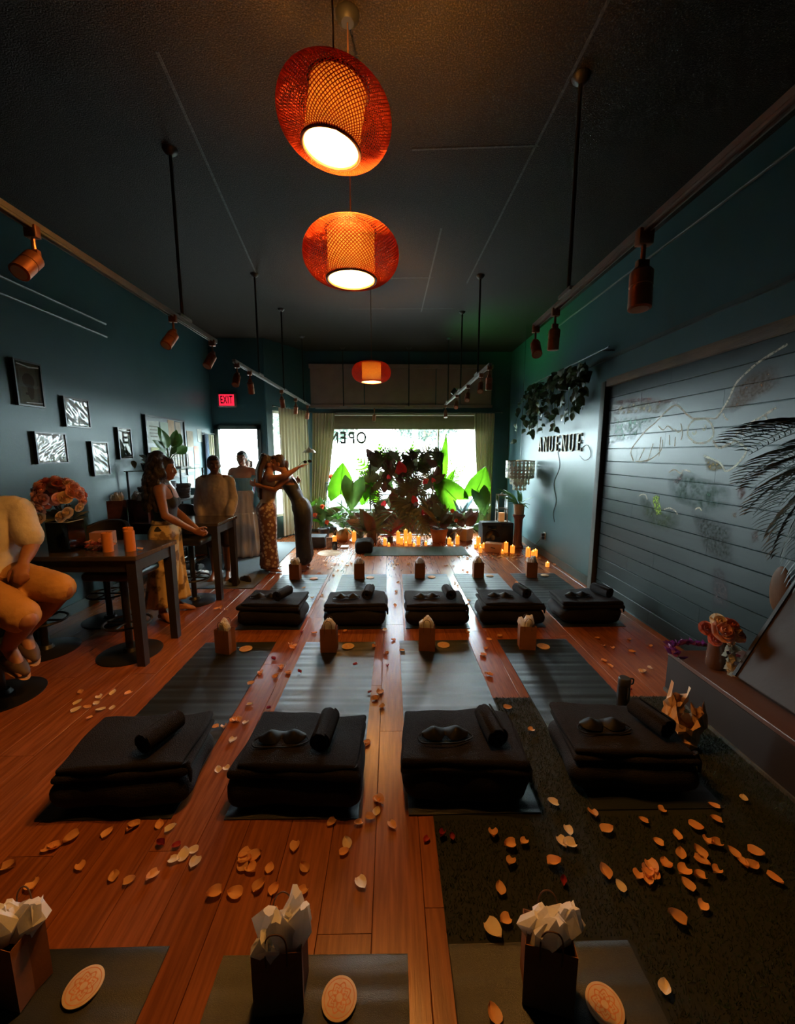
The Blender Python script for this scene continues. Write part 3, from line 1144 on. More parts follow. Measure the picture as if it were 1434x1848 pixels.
m_po = mat('peach_petal', (0.78, 0.36, 0.14), rough=0.6, transl=.3, c2=(.85, .48, .22), nscale=20, rnd=.2)
m_pw = mat('cream_petal', (0.85, 0.72, 0.55), rough=0.6, transl=.3, c2=(.8, .62, .42), nscale=20, rnd=.1)
m_pr = mat('crimson_petal', (0.28, 0.015, 0.025), rough=0.6, transl=.2, c2=(.36, .03, .03), nscale=20, rnd=.2)
pet = {'o': [petal_mesh('rose_petal', m_po, s) for s in range(4)], 'w': [petal_mesh('rose_petal', m_pw, s + 10) for s in range(4)], 'r': [petal_mesh('rose_petal', m_pr, s + 20, .032, .026) for s in range(3)]}
PETALS = "-2.09,2.48,w -2.16,2.6,o -1.99,2.54,w -1.96,2.47,w -1.93,2.59,w -1.82,2.58,o -2.04,2.4,w -1.88,2.4,w -1.82,2.42,w -1.89,2.32,o -1.99,2.43,o -1.06,2.21,o -1.01,2.21,o -0.98,2.3,c -0.9,2.26,w -1.01,2.67,o -0.99,2.83,o -0.86,2.77,o -0.86,2.91,o -0.78,2.83,o -0.7,2.83,r -0.94,2.44,w -0.8,2.4,r -0.92,2.11,w -1,2.04,w -0.91,1.89,w -0.87,1.9,w -1.01,1.81,o -1.02,1.64,o -1.09,1.61,o -1.15,1.58,c -1.04,1.58,o -0.98,1.56,w -1.24,1.54,o -1.41,1.51,c -1.43,1.49,o -1.25,1.4,o -1.54,1.4,o -1.38,1.33,o -0.89,1.42,w -0.86,1.44,w -0.83,1.46,w -0.8,1.41,w -0.98,1.49,r -0.91,1.48,r -1.09,1.36,o -1.02,1.34,o -0.94,1.36,o -0.57,1.61,o -0.41,1.47,o -0.6,1.43,c -0.6,1.39,o -0.56,1.38,o -0.49,1.38,o -0.35,1.38,o -0.19,1.48,w -0.12,1.32,W -0.67,1.29,o -0.59,1.29,o -0.51,1.31,o -0.45,1.3,o -0.34,1.29,o -0.43,1.22,o -0.4,1.2,o -0.14,1.67,w -0.06,1.69,o -0.07,1.63,w -0,1.56,o -0.1,1.6,o -0.15,1.57,o -0.27,1.58,o -0.1,2.49,o -0.06,2.41,o -0.15,2.55,r -0.14,2.07,o -0.08,2.56,o -0.2,1.44,o -0.14,2.08,o -0.06,2.4,o -0.11,2.49,o -0.08,2.56,o -0.07,1.7,o 0.05,1.63,w 0.75,2.36,o 0.83,2.15,o 0.74,2.77,o 0.76,3.07,o 1.7,2.96,o 1.71,2.89,o 1.91,2.8,w 2,2.85,w 2.02,2.59,o 1.68,2.57,r 0.76,1.65,w 0.92,1.59,o 1.04,1.67,o 1.25,1.61,o 1.13,1.55,o 0.94,1.51,o 0.56,1.46,o 0.5,1.45,o 0.48,1.38,o 0.77,1.51,w 0.72,1.46,w 0.75,1.45,w 0.65,1.37,o 0.41,1.28,o 0.66,1.3,r 0.22,1.5,r 0.26,1.49,r 0.15,1.49,r 1.13,1.45,o 1.23,1.48,o 1.19,1.4,o 1.34,1.52,o 1.46,1.55,o 1.51,1.62,o 1.68,1.66,w 1.34,1.45,o 1.37,1.44,o 1.27,1.4,o 1.25,1.37,o 1.41,1.4,o 1.41,1.36,o 1.44,1.35,o 1.5,1.4,o 1.07,1.38,c 1.02,1.33,c 0.96,1.32,o 0.99,1.3,o 1.15,1.33,o 1.2,1.31,o 1.13,1.28,o 1.13,1.21,o 1.28,1.33,o 1.01,1.17,o 0.87,1.28,w 0.84,1.33,o 0.35,1.15,W 0.3,0.94,o 0.84,0.99,w 1.48,1.3,o 0.4,1.18,o 0.44,1.5,o -1.06,3.62,o -0.83,3.52,r -0.71,3.5,o -0.85,3.25,c -0.95,3.03,r -0.85,2.9,o -0.78,2.82,o -0.86,2.77,o -0.69,2.82,r -0.99,2.81,o -0.49,3.45,o -0.43,3.53,o -0.29,3.61,o -0.06,3.55,w 0.02,3.35,o 0.09,3.13,o -0.28,2.92,r -0.04,3.1,o -0.15,3.21,o -0.03,2.91,r 0.06,4.59,o 0.04,4.15,o 0.09,4.93,o 0.26,5.79,o 0.45,5.25,o 0.46,3.63,o 0.82,4.92,o 0.84,4.8,o 0.87,4.27,o 0.75,3.06,o 0.73,2.77,o 0.98,3.4,o 0.87,3.34,o 0.8,3.17,o 0.71,3.49,o 1.61,4.91,o 1.85,3.35,o 1.83,3.21,o 1.89,3.17,o 1.7,2.96,o 1.71,2.88,o 2.01,3.1,o 2.12,3.32,o 1.91,2.8,o 2.23,3.2,o -0.85,5.81,o -0.97,5.73,o -0.65,5.72,o -0.79,5.27,o -1,5.35,o -1.13,5.57,o -1.04,5.98,o -0.75,5.98,o 0.1,5.79,o 0.05,5.63,o 0.59,5.87,o 0.81,5.7,o 0.92,5.7,o 1.08,6.23,o 1.21,6.13,o 1.02,5.46,o 1.05,5.31,o -1.86,4.09,o -1.82,4.12,o -1.75,4.07,o -1.07,4.72,o -0.81,4.48,o -0.9,4.38,w 2.44,5.75,o -0.9,5.57,o -0.76,5.49,o -0.99,5.95,o -0.79,5.77,w -0.87,5.65,w -0.6,5.84,o"
colour_word = {'o': 'peach orange', 'w': 'cream white', 'r': 'small crimson'}


def on_mat(x, y):
    for (mx, my) in ROW1 + ROW2 + ROW0:
        if abs(x - mx) < .31 and my - 1.73 < y < my + .005:
            return True
    return False


def zone(x, y):
    if on_mat(x, y):
        return 'lying on a charcoal yoga mat', .010
    if TX0 < x < TX1 and y < TY1:
        return 'scattered on the dark turf rug', .014
    if y > 4.6:
        return 'on the wood floor before the altar', .0
    if x < -1.6:
        return 'on the wood floor near the high tables', .0
    if x > 1.55:
        return 'on the wood floor near the low platform', .0
    if y > 2.3:
        return 'on the wood strips between the back mats', .0
    return 'on the wood floor between the front rows', .0


PET_LIST = []


def petal(x, y, c, s=1.0):
    # keep clear of bolsters
    for (bx_, by_, _, _, _) in SETS:
        if abs(x - bx_) < .33 and abs(y - by_) < .23:
            return
    wh, z = zone(x, y)
    o = inst('rose_petal', random.choice(pet[c]), loc=(x, y, z + .0015), rot=(random.uniform(-.15, .15), random.uniform(-.15, .15), random.uniform(0, 6.28)), scale=s * random.uniform(.8, 1.15))
    tag(o, None, 'petal', '%s petals %s' % (colour_word[c], wh))
    PET_LIST.append((o, x, y, c))


for p in PETALS.split():
    x, y, c = p.split(',')
    x, y = float(x), float(y)
    if c == 'c':
        for k in range(3):
            petal(x + random.uniform(-.035, .035), y + random.uniform(-.035, .035), 'o')
    elif c == 'W':
        petal(x, y, 'w', 1.35)
    else:
        petal(x, y, c)
for k in range(34):
    a = random.gauss(0, 1)
    x, y = 1.85 + .28 * a, 6.15 + random.uniform(-.12, .22)
    if 1.2 < x < 2.4:
        petal(x, y, random.choice('ooow'), .8)

MARKS = [(x, y, 'the bolster ' + w.replace('in the ', '')) for (x, y, _, w, _) in SETS]
MARKS += [(-1.26, 5.10, 'the back row bag by the entry rug'), (-.42, 5.12, 'the second back row bag from the entry'), (.38, 5.13, 'the middle bag of the back row'), (1.16, 5.14, 'the fourth back row bag from the entry'), (1.88, 5.14, 'the back row bag by the boarded wall'),
          (-1.38, 3.15, 'the middle row bag by the tables'), (-.52, 3.16, 'the second middle row bag from the tables'), (.30, 3.17, 'the third middle row bag from the tables'), (1.15, 3.18, 'the middle row bag by the platform'),
          (-1.16, 1.03, 'the front row bag at the wall side'), (-.335, 1.0, 'the front row bag beside the wood strip'), (.47, .99, 'the front row bag on the turf'),
          (1.45, 2.28, 'the black water bottle'), (1.66, 2.03, 'the crumpled tan bag'), (1.95, 2.7, 'the platform corner'), (-1.9, 2.9, 'the corner leg of the candle table'), (-1.9, 4.4, 'the corner leg of the farther table'), (1.74, 6.5, 'the wooden speaker box'), (2.25, 6.2, 'the candles under the pedestal'), (.42, 6.3, 'the long side of the green mat'), (-1.0, 6.5, 'the round woven mat'), (1.95, 1.3, 'the skirting of the low platform'), (-1.45, 5.9, 'the feet of the hugging women')]
ORD = ['closest to', 'second closest to', 'third closest to', 'fourth closest to', 'fifth closest to', 'sixth closest to', 'seventh closest to', 'eighth closest to', 'ninth closest to', 'tenth closest to', 'eleventh closest to', 'twelfth closest to', 'thirteenth closest to', 'fourteenth closest to', 'fifteenth closest to', 'sixteenth closest to', 'seventeenth closest to', 'eighteenth closest to', 'nineteenth closest to', 'twentieth closest to'] + ['%s closest to' % w for w in ('twenty-first', 'twenty-second', 'twenty-third', 'twenty-fourth', 'twenty-fifth', 'twenty-sixth', 'twenty-seventh', 'twenty-eighth', 'twenty-ninth', 'thirtieth', 'thirty-first', 'thirty-second', 'thirty-third', 'thirty-fourth', 'thirty-fifth')] + ['farther out around'] * 60
by_mark = {}
for (o, x, y, c) in PET_LIST:
    dist, ph_ = min(((x - mx) ** 2 + (y - my) ** 2, p_) for (mx, my, p_) in MARKS)
    by_mark.setdefault((ph_, c), []).append((dist, o.name, o))
for (ph_, c), lst in by_mark.items():
    for k, (_, _, o) in enumerate(sorted(lst, key=lambda q: q[:2])):
        o['label'] = '%s petal, %s %s' % (colour_word[c], ORD[k], ph_)
# ================================================================== curtains and blind
m_curt = mat('cream_linen_curtain', (0.62, 0.56, 0.40), rough=0.85, c2=(0.55, 0.50, 0.36), nscale=30, stretch=(4, 4, .3), transl=.15, bump=.2, bscale=120)
m_rod = mat('dark_curtain_rod', (.05, .05, .045), rough=.4, metal=.6, c2=(.07, .07, .06))
m_blind = mat('tan_blind', (0.34, 0.28, 0.18), rough=0.6, transl=.004, c2=(.30, .25, .16), nscale=10)


def curtain(label, topA, topB, botA, botB, ztop, zbot, pleats, amp=.035, waist=None):
    """hanging pleated cloth between two plan points at the top and two at the bottom"""
    mb = MB()
    topA, topB, botA, botB = [Vector((*p, 0)) for p in (topA, topB, botA, botB)]
    n = (topB - topA).normalized()
    nrm = Vector((n.y, -n.x, 0))
    if nrm.y > 0:
        nrm = -nrm
    r = random.Random(pleats)
    ph = [r.uniform(-.5, .5) for _ in range(40)]

    def f(u, v, off=0.0):
        a = topA.lerp(botA, v ** 1.3)
        b = topB.lerp(botB, v ** 1.3)
        p = a.lerp(b, u)
        k = u * pleats
        w = amp * (math.sin(2 * PI * k + ph[int(k) % 40]) + .35 * math.sin(4 * PI * k + v * 2)) * (.55 + .45 * v)
        return p + nrm * (w + off + .02) + Vector((0, 0, ztop + (zbot - ztop) * v))
    mb.grid(lambda u, v: f(u, v), pleats * 10, 22)
    mb.grid(lambda u, v: f(u, v, .003), pleats * 10, 22)
    t = thing('curtain', label, 'curtain', (topA.x, topA.y, 0))
    mb.build('curtain_cloth', m_curt, t, org=(topA.x, topA.y, 0), angle=180)
    rings = MB()
    for i in range(pleats + 1):
        q = topA.lerp(topB, i / pleats) + nrm * .02
        rings.tube([(q.x + .018 * math.cos(a) * n.x * 0, q.y + .018 * math.cos(a), ztop + .012 + .018 * math.sin(a)) for a in np.linspace(0, 2 * PI, 10, endpoint=False)], .003, n=5, closed=True)
    rings.build('curtain_ring', m_rod, t, org=(topA.x, topA.y, 0))
    return t


curtain('cream curtain drawn to the entry end of the big window', (-1.60, 8.40), (-1.14, 8.40), (-1.70, 8.38), (-1.46, 8.38), 2.46, .06, 7)
curtain('cream curtain drawn to the capiz lamp end of the big window', (1.72, 8.40), (2.14, 8.40), (1.90, 8.38), (2.12, 8.38), 2.46, .06, 7)
q0, q1 = A + ub * .20 + nb * .06, A + ub * (LB - .07) + nb * .06
curtain('long cream curtain on the angled side window behind the hugging women', (q0.x, q0.y), (q1.x, q1.y), (q0.x, q0.y), (q1.x, q1.y), 2.50, .04, 9, .03)
t = tag(MB().tube([(-1.72, 8.42, 2.485), (2.3, 8.42, 2.485)], .009).ell((-1.72, 8.42, 2.485), .016).ell((2.3, 8.42, 2.485), .016).tube([(-1.66, 8.42, 2.485), (-1.66, 8.5, 2.485)], .006).tube([(2.2, 8.42, 2.485), (2.2, 8.5, 2.485)], .006).tube([(.2, 8.42, 2.485), (.2, 8.5, 2.485)], .006).build('curtain_rod', m_rod), 'thin dark curtain rod across the big window', 'curtain rod')
qa, qb = A + ub * .1 + nb * .05, A + ub * (LB - .04) + nb * .05
tag(MB().tube([(qa.x, qa.y, 2.52), (qb.x, qb.y, 2.52)], .009).ell((qa.x, qa.y, 2.52), .018).tube([(qa.x + .02, qa.y + .03, 2.52), (qa.x - .04, qa.y + .07, 2.52)], .007).build('curtain_rod', m_rod), 'short curtain rod on the angled side window', 'curtain rod')
bl = thing('window_blind', 'raised tan blind bunched along the top of the big window', 'blind', (0.25, 8.46, 2.14))
MB().box2((-1.68, -.03, .285), (1.72, .03, .32)).build('head_rail', m_blind, bl, smooth=False)
slat_me = MB().box((0.02, 0, 0), (3.38, .052, .004), rot=(1.15, 0, 0)).mesh('slat', m_blind, smooth=False)
for i in range(9):
    inst('slat', slat_me, bl, loc=(0, 0, .04 + i * .027))
MB().box2((-1.68, -.028, .0), (1.72, .028, .022)).build('bottom_rail', m_blind, bl, smooth=False)
for x in (-.6, .95):
    MB().tube([(x, -.035, .3), (x, -.035, .01)], .003, n=5).build('lift_cord', m_blind, bl)

# small glass pendant by the angled window
m_shell = mat('pearl_shade', (0.75, 0.62, 0.45), rough=.3, c2=(.6, .45, .3), transl=.3)
sp = thing('shell_pendant', 'small pearly dome pendant on a long cord by the side curtain', 'lamp', (-1.52, 7.55, 1.66))
pr = [(0.005, .10), (.018, .095), (.03, .075), (.08, .055), (.115, .02), (.125, 0), (.121, .002), (.108, .018), (.075, .05), (.025, .07), (.004, .085)]
mb = MB().lathe(pr, n=30, cap=False)
mb.v = [(x * (1 + .03 * math.cos(10 * math.atan2(y, x)) * (1 if zz < .06 else 0)), y * (1 + .03 * math.cos(10 * math.atan2(y, x)) * (1 if zz < .06 else 0)), zz) for x, y, zz in mb.v]
mb.build('shade', m_shell, sp)
MB().tube([(0, 0, .09), (-.03, .0, .9)], .004, n=6).build('cord', m_brass, sp)
MB().ell((0, 0, .03), .028).build('bulb', m_lens, sp)

# ================================================================== leaves
m_bright = mat('backlit_green_leaf', (0.05, 0.16, 0.004), rough=.45, c2=(.07, .20, .006), nscale=6, transl=.45, rnd=.15)
m_mid = mat('mid_green_leaf', (0.06, 0.14, 0.025), rough=.45, c2=(.09, .18, .035), nscale=6, transl=.15, rnd=.25)
m_dark = mat('dark_olive_leaf', (0.10, 0.115, 0.05), rough=.42, c2=(.13, .12, .065), nscale=7, transl=.03, rnd=.4)
m_red = mat('burgundy_leaf', (0.16, 0.055, 0.05), rough=.42, c2=(.12, .07, .05), nscale=7, transl=.03, rnd=.3)
m_tanleaf = mat('dried_tan_leaf', (0.35, 0.20, 0.07), rough=.6, c2=(.28, .17, .06), nscale=7, transl=.12, rnd=.2)
m_blue = mat('blue_grey_leaf', (0.22, 0.33, 0.36), rough=.5, c2=(.16, .26, .28), nscale=7, transl=.2, rnd=.2)
m_stem = mat('green_stem', (0.06, 0.12, 0.03), rough=.5, c2=(.05, .10, .02))
m_anth = mat('red_anthurium', (0.72, 0.045, 0.05), rough=.3, c2=(.62, .03, .04), nscale=6, transl=.2)
m_coral = mat('coral_blossom', (0.75, 0.16, 0.05), rough=.5, c2=(.65, .12, .05), nscale=12, transl=.3)
m_spadix = mat('yellow_spadix', (.75, .5, .2), rough=.6, c2=(.65, .4, .15))
m_soil = mat('potting_soil', (.03, .02, .014), rough=.95, c2=(.05, .03, .02), nscale=40)


def leaf_big(material, n=11):
    """alocasia: heart-shaped, ribbed, tip at +Y, base of stalk at origin"""
    mb = MB()

    def f(u, v):
        x = u * 2 - 1
        yb = -.22 * (abs(x) ** .8) * (1 - v) * 1.1
        y = v
        w = .40 * (math.sin(PI * (v * .86 + .14) ** .8)) ** .8 * (1.02 - .15 * v) + .02 * (1 - v)
        if v > .98:
            w *= .3
        rib = .010 * math.sin((v * 1.0 + abs(x) * .42) * 2 * PI * 9)
        z = .16 * abs(x) ** 1.3 * w * 2 - .22 * v * v + rib * (.2 + abs(x)) - .03 * math.sin(PI * abs(x))
        wav = .015 * math.sin(v * 22) * abs(x) ** 3
        return (x * w, y * .95 + yb + .1, z + wav)
    mb.grid(f, 16, 44)
    mb.tube([(0, .0, .0), (0, .35, -.02), (0, .7, -.1), (0, 1.0, -.215)], [.012, .010, .007, .003], n=6)
    return mb.mesh('leaf', material, angle=180)


def leaf_ovate(material, wr=.22, droop=.25, fold=.25, tip=1.0):
    mb = MB()

    def f(u, v):
        x = u * 2 - 1
        w = wr * max(.0, math.sin(PI * v ** (.8 * tip))) ** .85 + .004 * (1 - v)
        z = fold * abs(x) * w - droop * v * v + .012 * math.sin(v * 16) * abs(x)
        return (x * w, v, z)
    mb.grid(f, 6, 14)
    return mb.mesh('leaf', material, angle=180)


def leaf_monstera(material, lobes=7, gap=.45, droop=.2, W=.42):
    """split leaf: midrib with separate lobes to each side"""
    mb = MB()
    mb.tube([(0, -.0, 0), (0, .4, .0), (0, .75, -droop * .5), (0, 1.0, -droop)], [.012, .010, .007, .003], n=6)
    for sd in (-1, 1):
        for k in range(lobes):
            t0 = .06 + .86 * k / lobes
            t1 = .06 + .86 * (k + 1 - gap * .15) / lobes
            wl = W * (math.sin(PI * (.14 + .80 * (k + .5) / lobes)) ** .7)
            ang0 = math.radians(105 - 88 * (k + .5) / lobes)

            def f(u, v, t0=t0, t1=t1, wl=wl, ang0=ang0):
                # v out along the lobe, u across it
                yb = t0 + (t1 - t0) * u
                narrowing = 1 - gap * .8 * math.sin(PI * min(1, v * 1.05)) - .55 * v ** 3
                yc = (t0 + t1) / 2
                wdt = (t1 - t0) * narrowing
                py = yc + (u - .5) * wdt * 1.0
                a = ang0 - .35 * v
                x = wl * v * math.sin(a)
                y = py + wl * v * math.cos(a)
                z = -droop * y * y + .10 * v - .22 * v * v * wl * 2 + .006 * math.sin(u * PI)
                return (sd * x, y, z)
            mb.grid(f, 2, 7)
    return mb.mesh('leaf', material, angle=180)


def frond_mesh(material, n=20, droop=.5, W=.34, lw=.020, up=.2):
    """feather palm frond along +Y, unit length"""
    mb = MB()

    def rach(t):
        return Vector((0, t, up * t * (1 - t) * 2 - droop * t * t))
    mb.tube([rach(t) for t in np.linspace(0, 1, 12)], [.010 * (1 - .75 * t) for t in np.linspace(0, 1, 12)], n=5)
    for sd in (-1, 1):
        for k in range(n):
            t = .16 + .82 * k / (n - 1)
            ln = W * (math.sin(PI * (.12 + .80 * (k + .5) / n)) ** .6) * random.uniform(.9, 1.08)
            p = rach(t)
            a = math.radians(70 - 48 * t + random.uniform(-5, 5))
            b = len(mb.v)
            m = 5
            for i in range(m + 1):
                s = i / m
                c = p + Vector((sd * math.sin(a) * ln * s, math.cos(a) * ln * s, .10 * ln * s - .55 * ln * s * s))
                w = lw * (math.sin(PI * (.12 + .86 * s)) ** .7) * .5 + .0006
                mb.v.append((c.x - sd * math.cos(a) * w * .0, c.y - w, c.z + w * .4))
                mb.v.append((c.x, c.y + w, c.z + w * .4))
            for i in range(m):
                q = b + 2 * i
                mb.f.append((q, q + 1, q + 3, q + 2))
    return mb.mesh('frond', material, angle=180)


def fan_mesh(material, n=15, spread=150, lw=.05, droop=.12):
    """fan of narrow segments joined at the base"""
    mb = MB()
    for k in range(n):
        a = math.radians(-spread / 2 + spread * k / (n - 1))
        ln = 1.0 * (.75 + .25 * math.cos(a)) * random.uniform(.94, 1.03)
        b = len(mb.v)
        m = 6
        for i in range(m + 1):
            s = i / m
            w = lw * (.25 + .75 * math.sin(PI * min(1, .1 + .62 * s))) * (1 if s < .8 else (1.05 - s) / .25)
            c = Vector((math.sin(a) * ln * s, math.cos(a) * ln * s, -droop * s * s))
            px, py = math.cos(a), -math.sin(a)
            mb.v.append((c.x - px * w, c.y - py * w, c.z))
            mb.v.append((c.x, c.y, c.z + .012))
            mb.v.append((c.x + px * w, c.y + py * w, c.z))
        for i in range(m):
            q = b + 3 * i
            mb.f.append((q, q + 1, q + 4, q + 3))
            mb.f.append((q + 1, q + 2, q + 5, q + 4))
    return mb.mesh('leaf', material, angle=180)


LF = dict(
    big=leaf_big(m_bright), bigd=leaf_big(m_mid),
    ov=leaf_ovate(m_mid), ovd=leaf_ovate(m_dark, .26), ovr=leaf_ovate(m_red, .26), ovb=leaf_ovate(m_bright, .2), lance=leaf_ovate(m_mid, .07, .5, .5), lanced=leaf_ovate(m_dark, .08, .5, .5),
    blue=leaf_ovate(m_blue, .10, .4, .4), tan=leaf_ovate(m_tanleaf, .09, .55, .4), strap=leaf_ovate(m_mid, .055, .75, .5), spear=leaf_ovate(m_bright, .075, .03, .5),
    mon=leaf_monstera(m_dark), mong=leaf_monstera(m_bright), monm=leaf_monstera(m_mid), monr=leaf_monstera(m_red, 9, .5),
    fr=frond_mesh(m_dark), frg=frond_mesh(m_mid, 24, .35), frb=frond_mesh(m_bright, 22, .3), frt=frond_mesh(m_tanleaf, 16, .5), fan=fan_mesh(m_bright), fand=fan_mesh(m_dark, 13))


def anthurium(size=1.0):
    mb = MB()

    def f(u, v):
        x = u * 2 - 1
        w = .46 * math.sin(PI * (v * .88 + .12) ** .75) ** .75
        return (x * w, v - .15 - .12 * abs(x) * (1 - v), .10 * abs(x) ** 2 - .12 * v * v + .05)
    mb.grid(f, 8, 12)
    return mb.mesh('flower_spathe', m_anth, angle=180)


anth_me = anthurium()
spadix_me = MB().tube([(0, .1, .06), (0, .18, .16), (0, .28, .34)], [.028, .03, .016], n=7).mesh('spadix', m_spadix)


def blossom_mesh(material, n=9, seed=0):
    r = random.Random(seed)
    mb = MB()
    for k in range(n):
        a = 2 * PI * k / n + r.uniform(-.2, .2)
        el = r.uniform(.1, .9)

        def f(u, v, a=a, el=el):
            x = u * 2 - 1
            w = .2 * math.sin(PI * (.1 + .8 * v))
            rad = .62 * v * math.cos(el)
            z = .62 * v * math.sin(el) - .1 * v * v
            return (rad * math.cos(a) - x * w * math.sin(a), rad * math.sin(a) + x * w * math.cos(a), z + .08 * x * x)
        mb.grid(f, 2, 4)
    mb.ell((0, 0, .12), .12, 8, 6)
    return mb.mesh('blossom', material, angle=180)


coral_me = blossom_mesh(m_coral)


def put(plant, kind, base, tip, normal=(0, -1, .4), name=None, sx=1.0, stem=None):
    """a leaf from base to tip (plant-local)"""
    b, t_ = Vector(base), Vector(tip)
    d = t_ - b
    L = d.length
    me = LF[kind]
    o = inst(name or ('frond' if kind.startswith('fr') else 'leaf'), me, plant, mtx=look_mtx(b, d, normal, (L * sx, L, L)))
    if stem is not None:
        s = Vector(stem)
        mid = (s + b) / 2 + Vector((0, 0, .12 * (b - s).length))
        MB().tube(catmull([s, mid, b], 5), [.007] * 11, n=6).build('stalk', m_stem, plant)
    return o


def flower(plant, pos, direction, size, me=None, up=(0, -1, 0)):
    if me is None:
        o = inst('flower', anth_me, plant, mtx=look_mtx(pos, direction, up, size))
        inst('spadix', spadix_me, o)
    else:
        o = inst('flower', me, plant, mtx=look_mtx(pos, Vector(up).cross(Vector((1, 0, 0))) if False else (0, .3, 1), (0, -1, .3), size))
    return o


def pot(plant, prof, material, n=28, soil=None):
    MB().lathe(prof, n=n).build('pot', material, plant)
    if soil:
        MB().lathe([(0, soil[1]), (soil[0], soil[1])], n=n, cap=False).build('soil', m_soil, plant)


m_gold = mat('gold_faceted_pot', (0.62, 0.34, 0.12), rough=.42, metal=.35, c2=(.5, .27, .09), nscale=8)
m_terra = mat('terracotta', (0.42, 0.16, 0.09), rough=.8, c2=(.36, .13, .07), nscale=12, bump=.1)
m_ivory = mat('ivory_pot', (0.55, 0.38, 0.24), rough=.6, c2=(.5, .34, .2), nscale=12)
m_blackpot = mat('black_nursery_pot', (.025, .02, .025), rough=.5, c2=(.035, .03, .03))
m_vase = mat('brown_glass_vase', (.10, .05, .035), rough=.2, c2=(.08, .04, .03))
R = random.Random(11)


def U(a, b):
    return R.uniform(a, b)


# ---------- the leaf backdrop behind the candles
bd = thing('foliage_backdrop', 'tall dark backdrop of split leaves and red anthuriums in front of the window', 'plant display', (.28, 7.75, 0))
fm = MB()
for x in (-.68, .70):
    fm.tube([(x, 0, 0), (x, 0, 1.66)], .014)
    fm.box((x, 0, .01), (.06, .4, .02))
for z_ in (.05, .85, 1.66):
    fm.tube([(-.68, 0, z_), (.70, 0, z_)], .012)
fm.build('frame', m_pole, bd)
kinds = ['mon', 'mon', 'monr', 'ovd', 'ovr', 'fr', 'ovd', 'mon', 'lanced', 'fand']
for k in range(185):
    cx = U(-.68, .70)
    cz = U(.12, 1.62)
    cx += .08 * math.sin(cz * 4)
    a = U(-1.1, 1.1) + (0 if cz > .9 else PI * (1 if R.random() < .6 else 0))
    L = U(.22, .38)
    kd = R.choice(kinds)
    if kd == 'fr':
        L *= 1.25
    if kd == 'lanced':
        L *= 1.1
    b = Vector((cx, U(-.10, .06), cz))
    d = Vector((math.sin(a), U(-.55, .05), math.cos(a)))
    put(bd, kd, b - d * L * .35, b + d * L * .65, (U(-.3, .3), -1, U(-.1, .4)))
for k in range(60):
    b = Vector((U(-.62, .72), U(-.05, .10), U(.95, 1.62)))
    a = U(-1.2, 1.2)
    L = U(.18, .30)
    d = Vector((math.sin(a), U(-.5, .1), math.cos(a)))
    put(bd, R.choice(['mon', 'ovd', 'ovr', 'fr', 'monm', 'ov']), b - d * L * .4, b + d * L * .6, (U(-.3, .3), -1, U(-.1, .4)))
# leaves that break the outline at the top, lit from behind
for (kd, bx_, bz, tx, tz, nr) in [('mong', -.42, 1.40, -.52, 1.93, .1), ('mong', .06, 1.45, .16, 1.90, 0), ('mon', .38, 1.35, .48, 1.86, 0), ('mong', -.60, 1.25, -1.0, 1.62, .1), ('mong', -.55, 1.1, -.98, 1.36, .1),
                                  ('spear', .70, .9, .78, 2.02, 0), ('spear', .66, 1.0, .68, 1.75, 0), ('monm', -.1, 1.4, -.2, 1.84, 0), ('frb', .75, .95, 1.2, 1.72, .2), ('frb', .80, .9, 1.25, 1.45, .2),
                                  ('ovb', .82, 1.05, .95, 1.32, 0), ('ovb', -.62, .75, -.78, 1.25, 0), ('big', -.70, .72, -.72, 1.22, 0), ('frb', -.62, .85, -1.0, .62, 0), ('frg', -.6, .95, -.95, .85, 0)]:
    put(bd, kd, (bx_, .06, bz), (tx, -.02 + nr * .3, tz), (0, -1, .15))
for (kd, bx_, bz, tx, tz) in [('monr', -.30, .62, -.42, .12), ('mon', .28, .66, .34, .06), ('mon', .10, .55, -.02, .10), ('monr', .52, .75, .66, .28), ('fr', -.55, .5, -.8, .1), ('lance', -.45, .35, -.75, .2), ('mon', .33, .62, .42, .02)]:
    put(bd, kd, (bx_, -.14, bz), (tx, -.34, tz), (0, -1, .5))
for (x, z_, s) in [(-.08, 1.40, .22), (.36, 1.13, .10), (.17, .80, .14), (.36, .56, .13), (-.42, .72, .11), (-.32, 1.22, .08), (.52, 1.16, .09)]:
    flower(bd, (x, -.26, z_ - s * .3), (U(-.5, .5), -.25, 1), s, None, (0, -1, .1))
flower(bd, (.40, -.22, 1.14), None, .08, coral_me)
flower(bd, (-.16, -.2, 1.3), None, .09, coral_me)

# ---------- alocasia plants with huge backlit leaves
al = thing('alocasia_plant', 'large alocasia with bright green backlit leaves in the gold pot', 'potted plant', (-.90, 7.50, 0))
pot(al, [(.10, 0), (.15, .06), (.16, .16), (.13, .24), (.115, .25), (.11, .235), (0, .235)], m_gold, 7, (.11, .23))
put(al, 'big', (-.06, .10, .82), (-.02, .18, 1.46), (.1, -1, .1), sx=.95, stem=(0, 0, .24))
put(al, 'bigd', (.20, -.02, 1.16), (.17, -.12, .62), (.2, -1, .2), sx=1.0, stem=(0, 0, .24))
put(al, 'big', (.34, .12, .82), (.50, .2, 1.30), (0, -1, .1), sx=.6, stem=(0, 0, .24))
for k in range(16):
    a = U(0, 2 * PI)
    L = U(.22, .42)
    put(al, R.choice(['tan', 'lance', 'strap', 'ovd', 'blue']), (.05 * math.cos(a), .05 * math.sin(a), .24), (L * math.cos(a), L * math.sin(a) * .8, .24 + U(-.08, .34)), (0, -.3, 1))
al2 = thing('alocasia_plant', 'alocasia with two broad glowing leaves beside the window curtain', 'potted plant', (1.42, 7.5, 0))
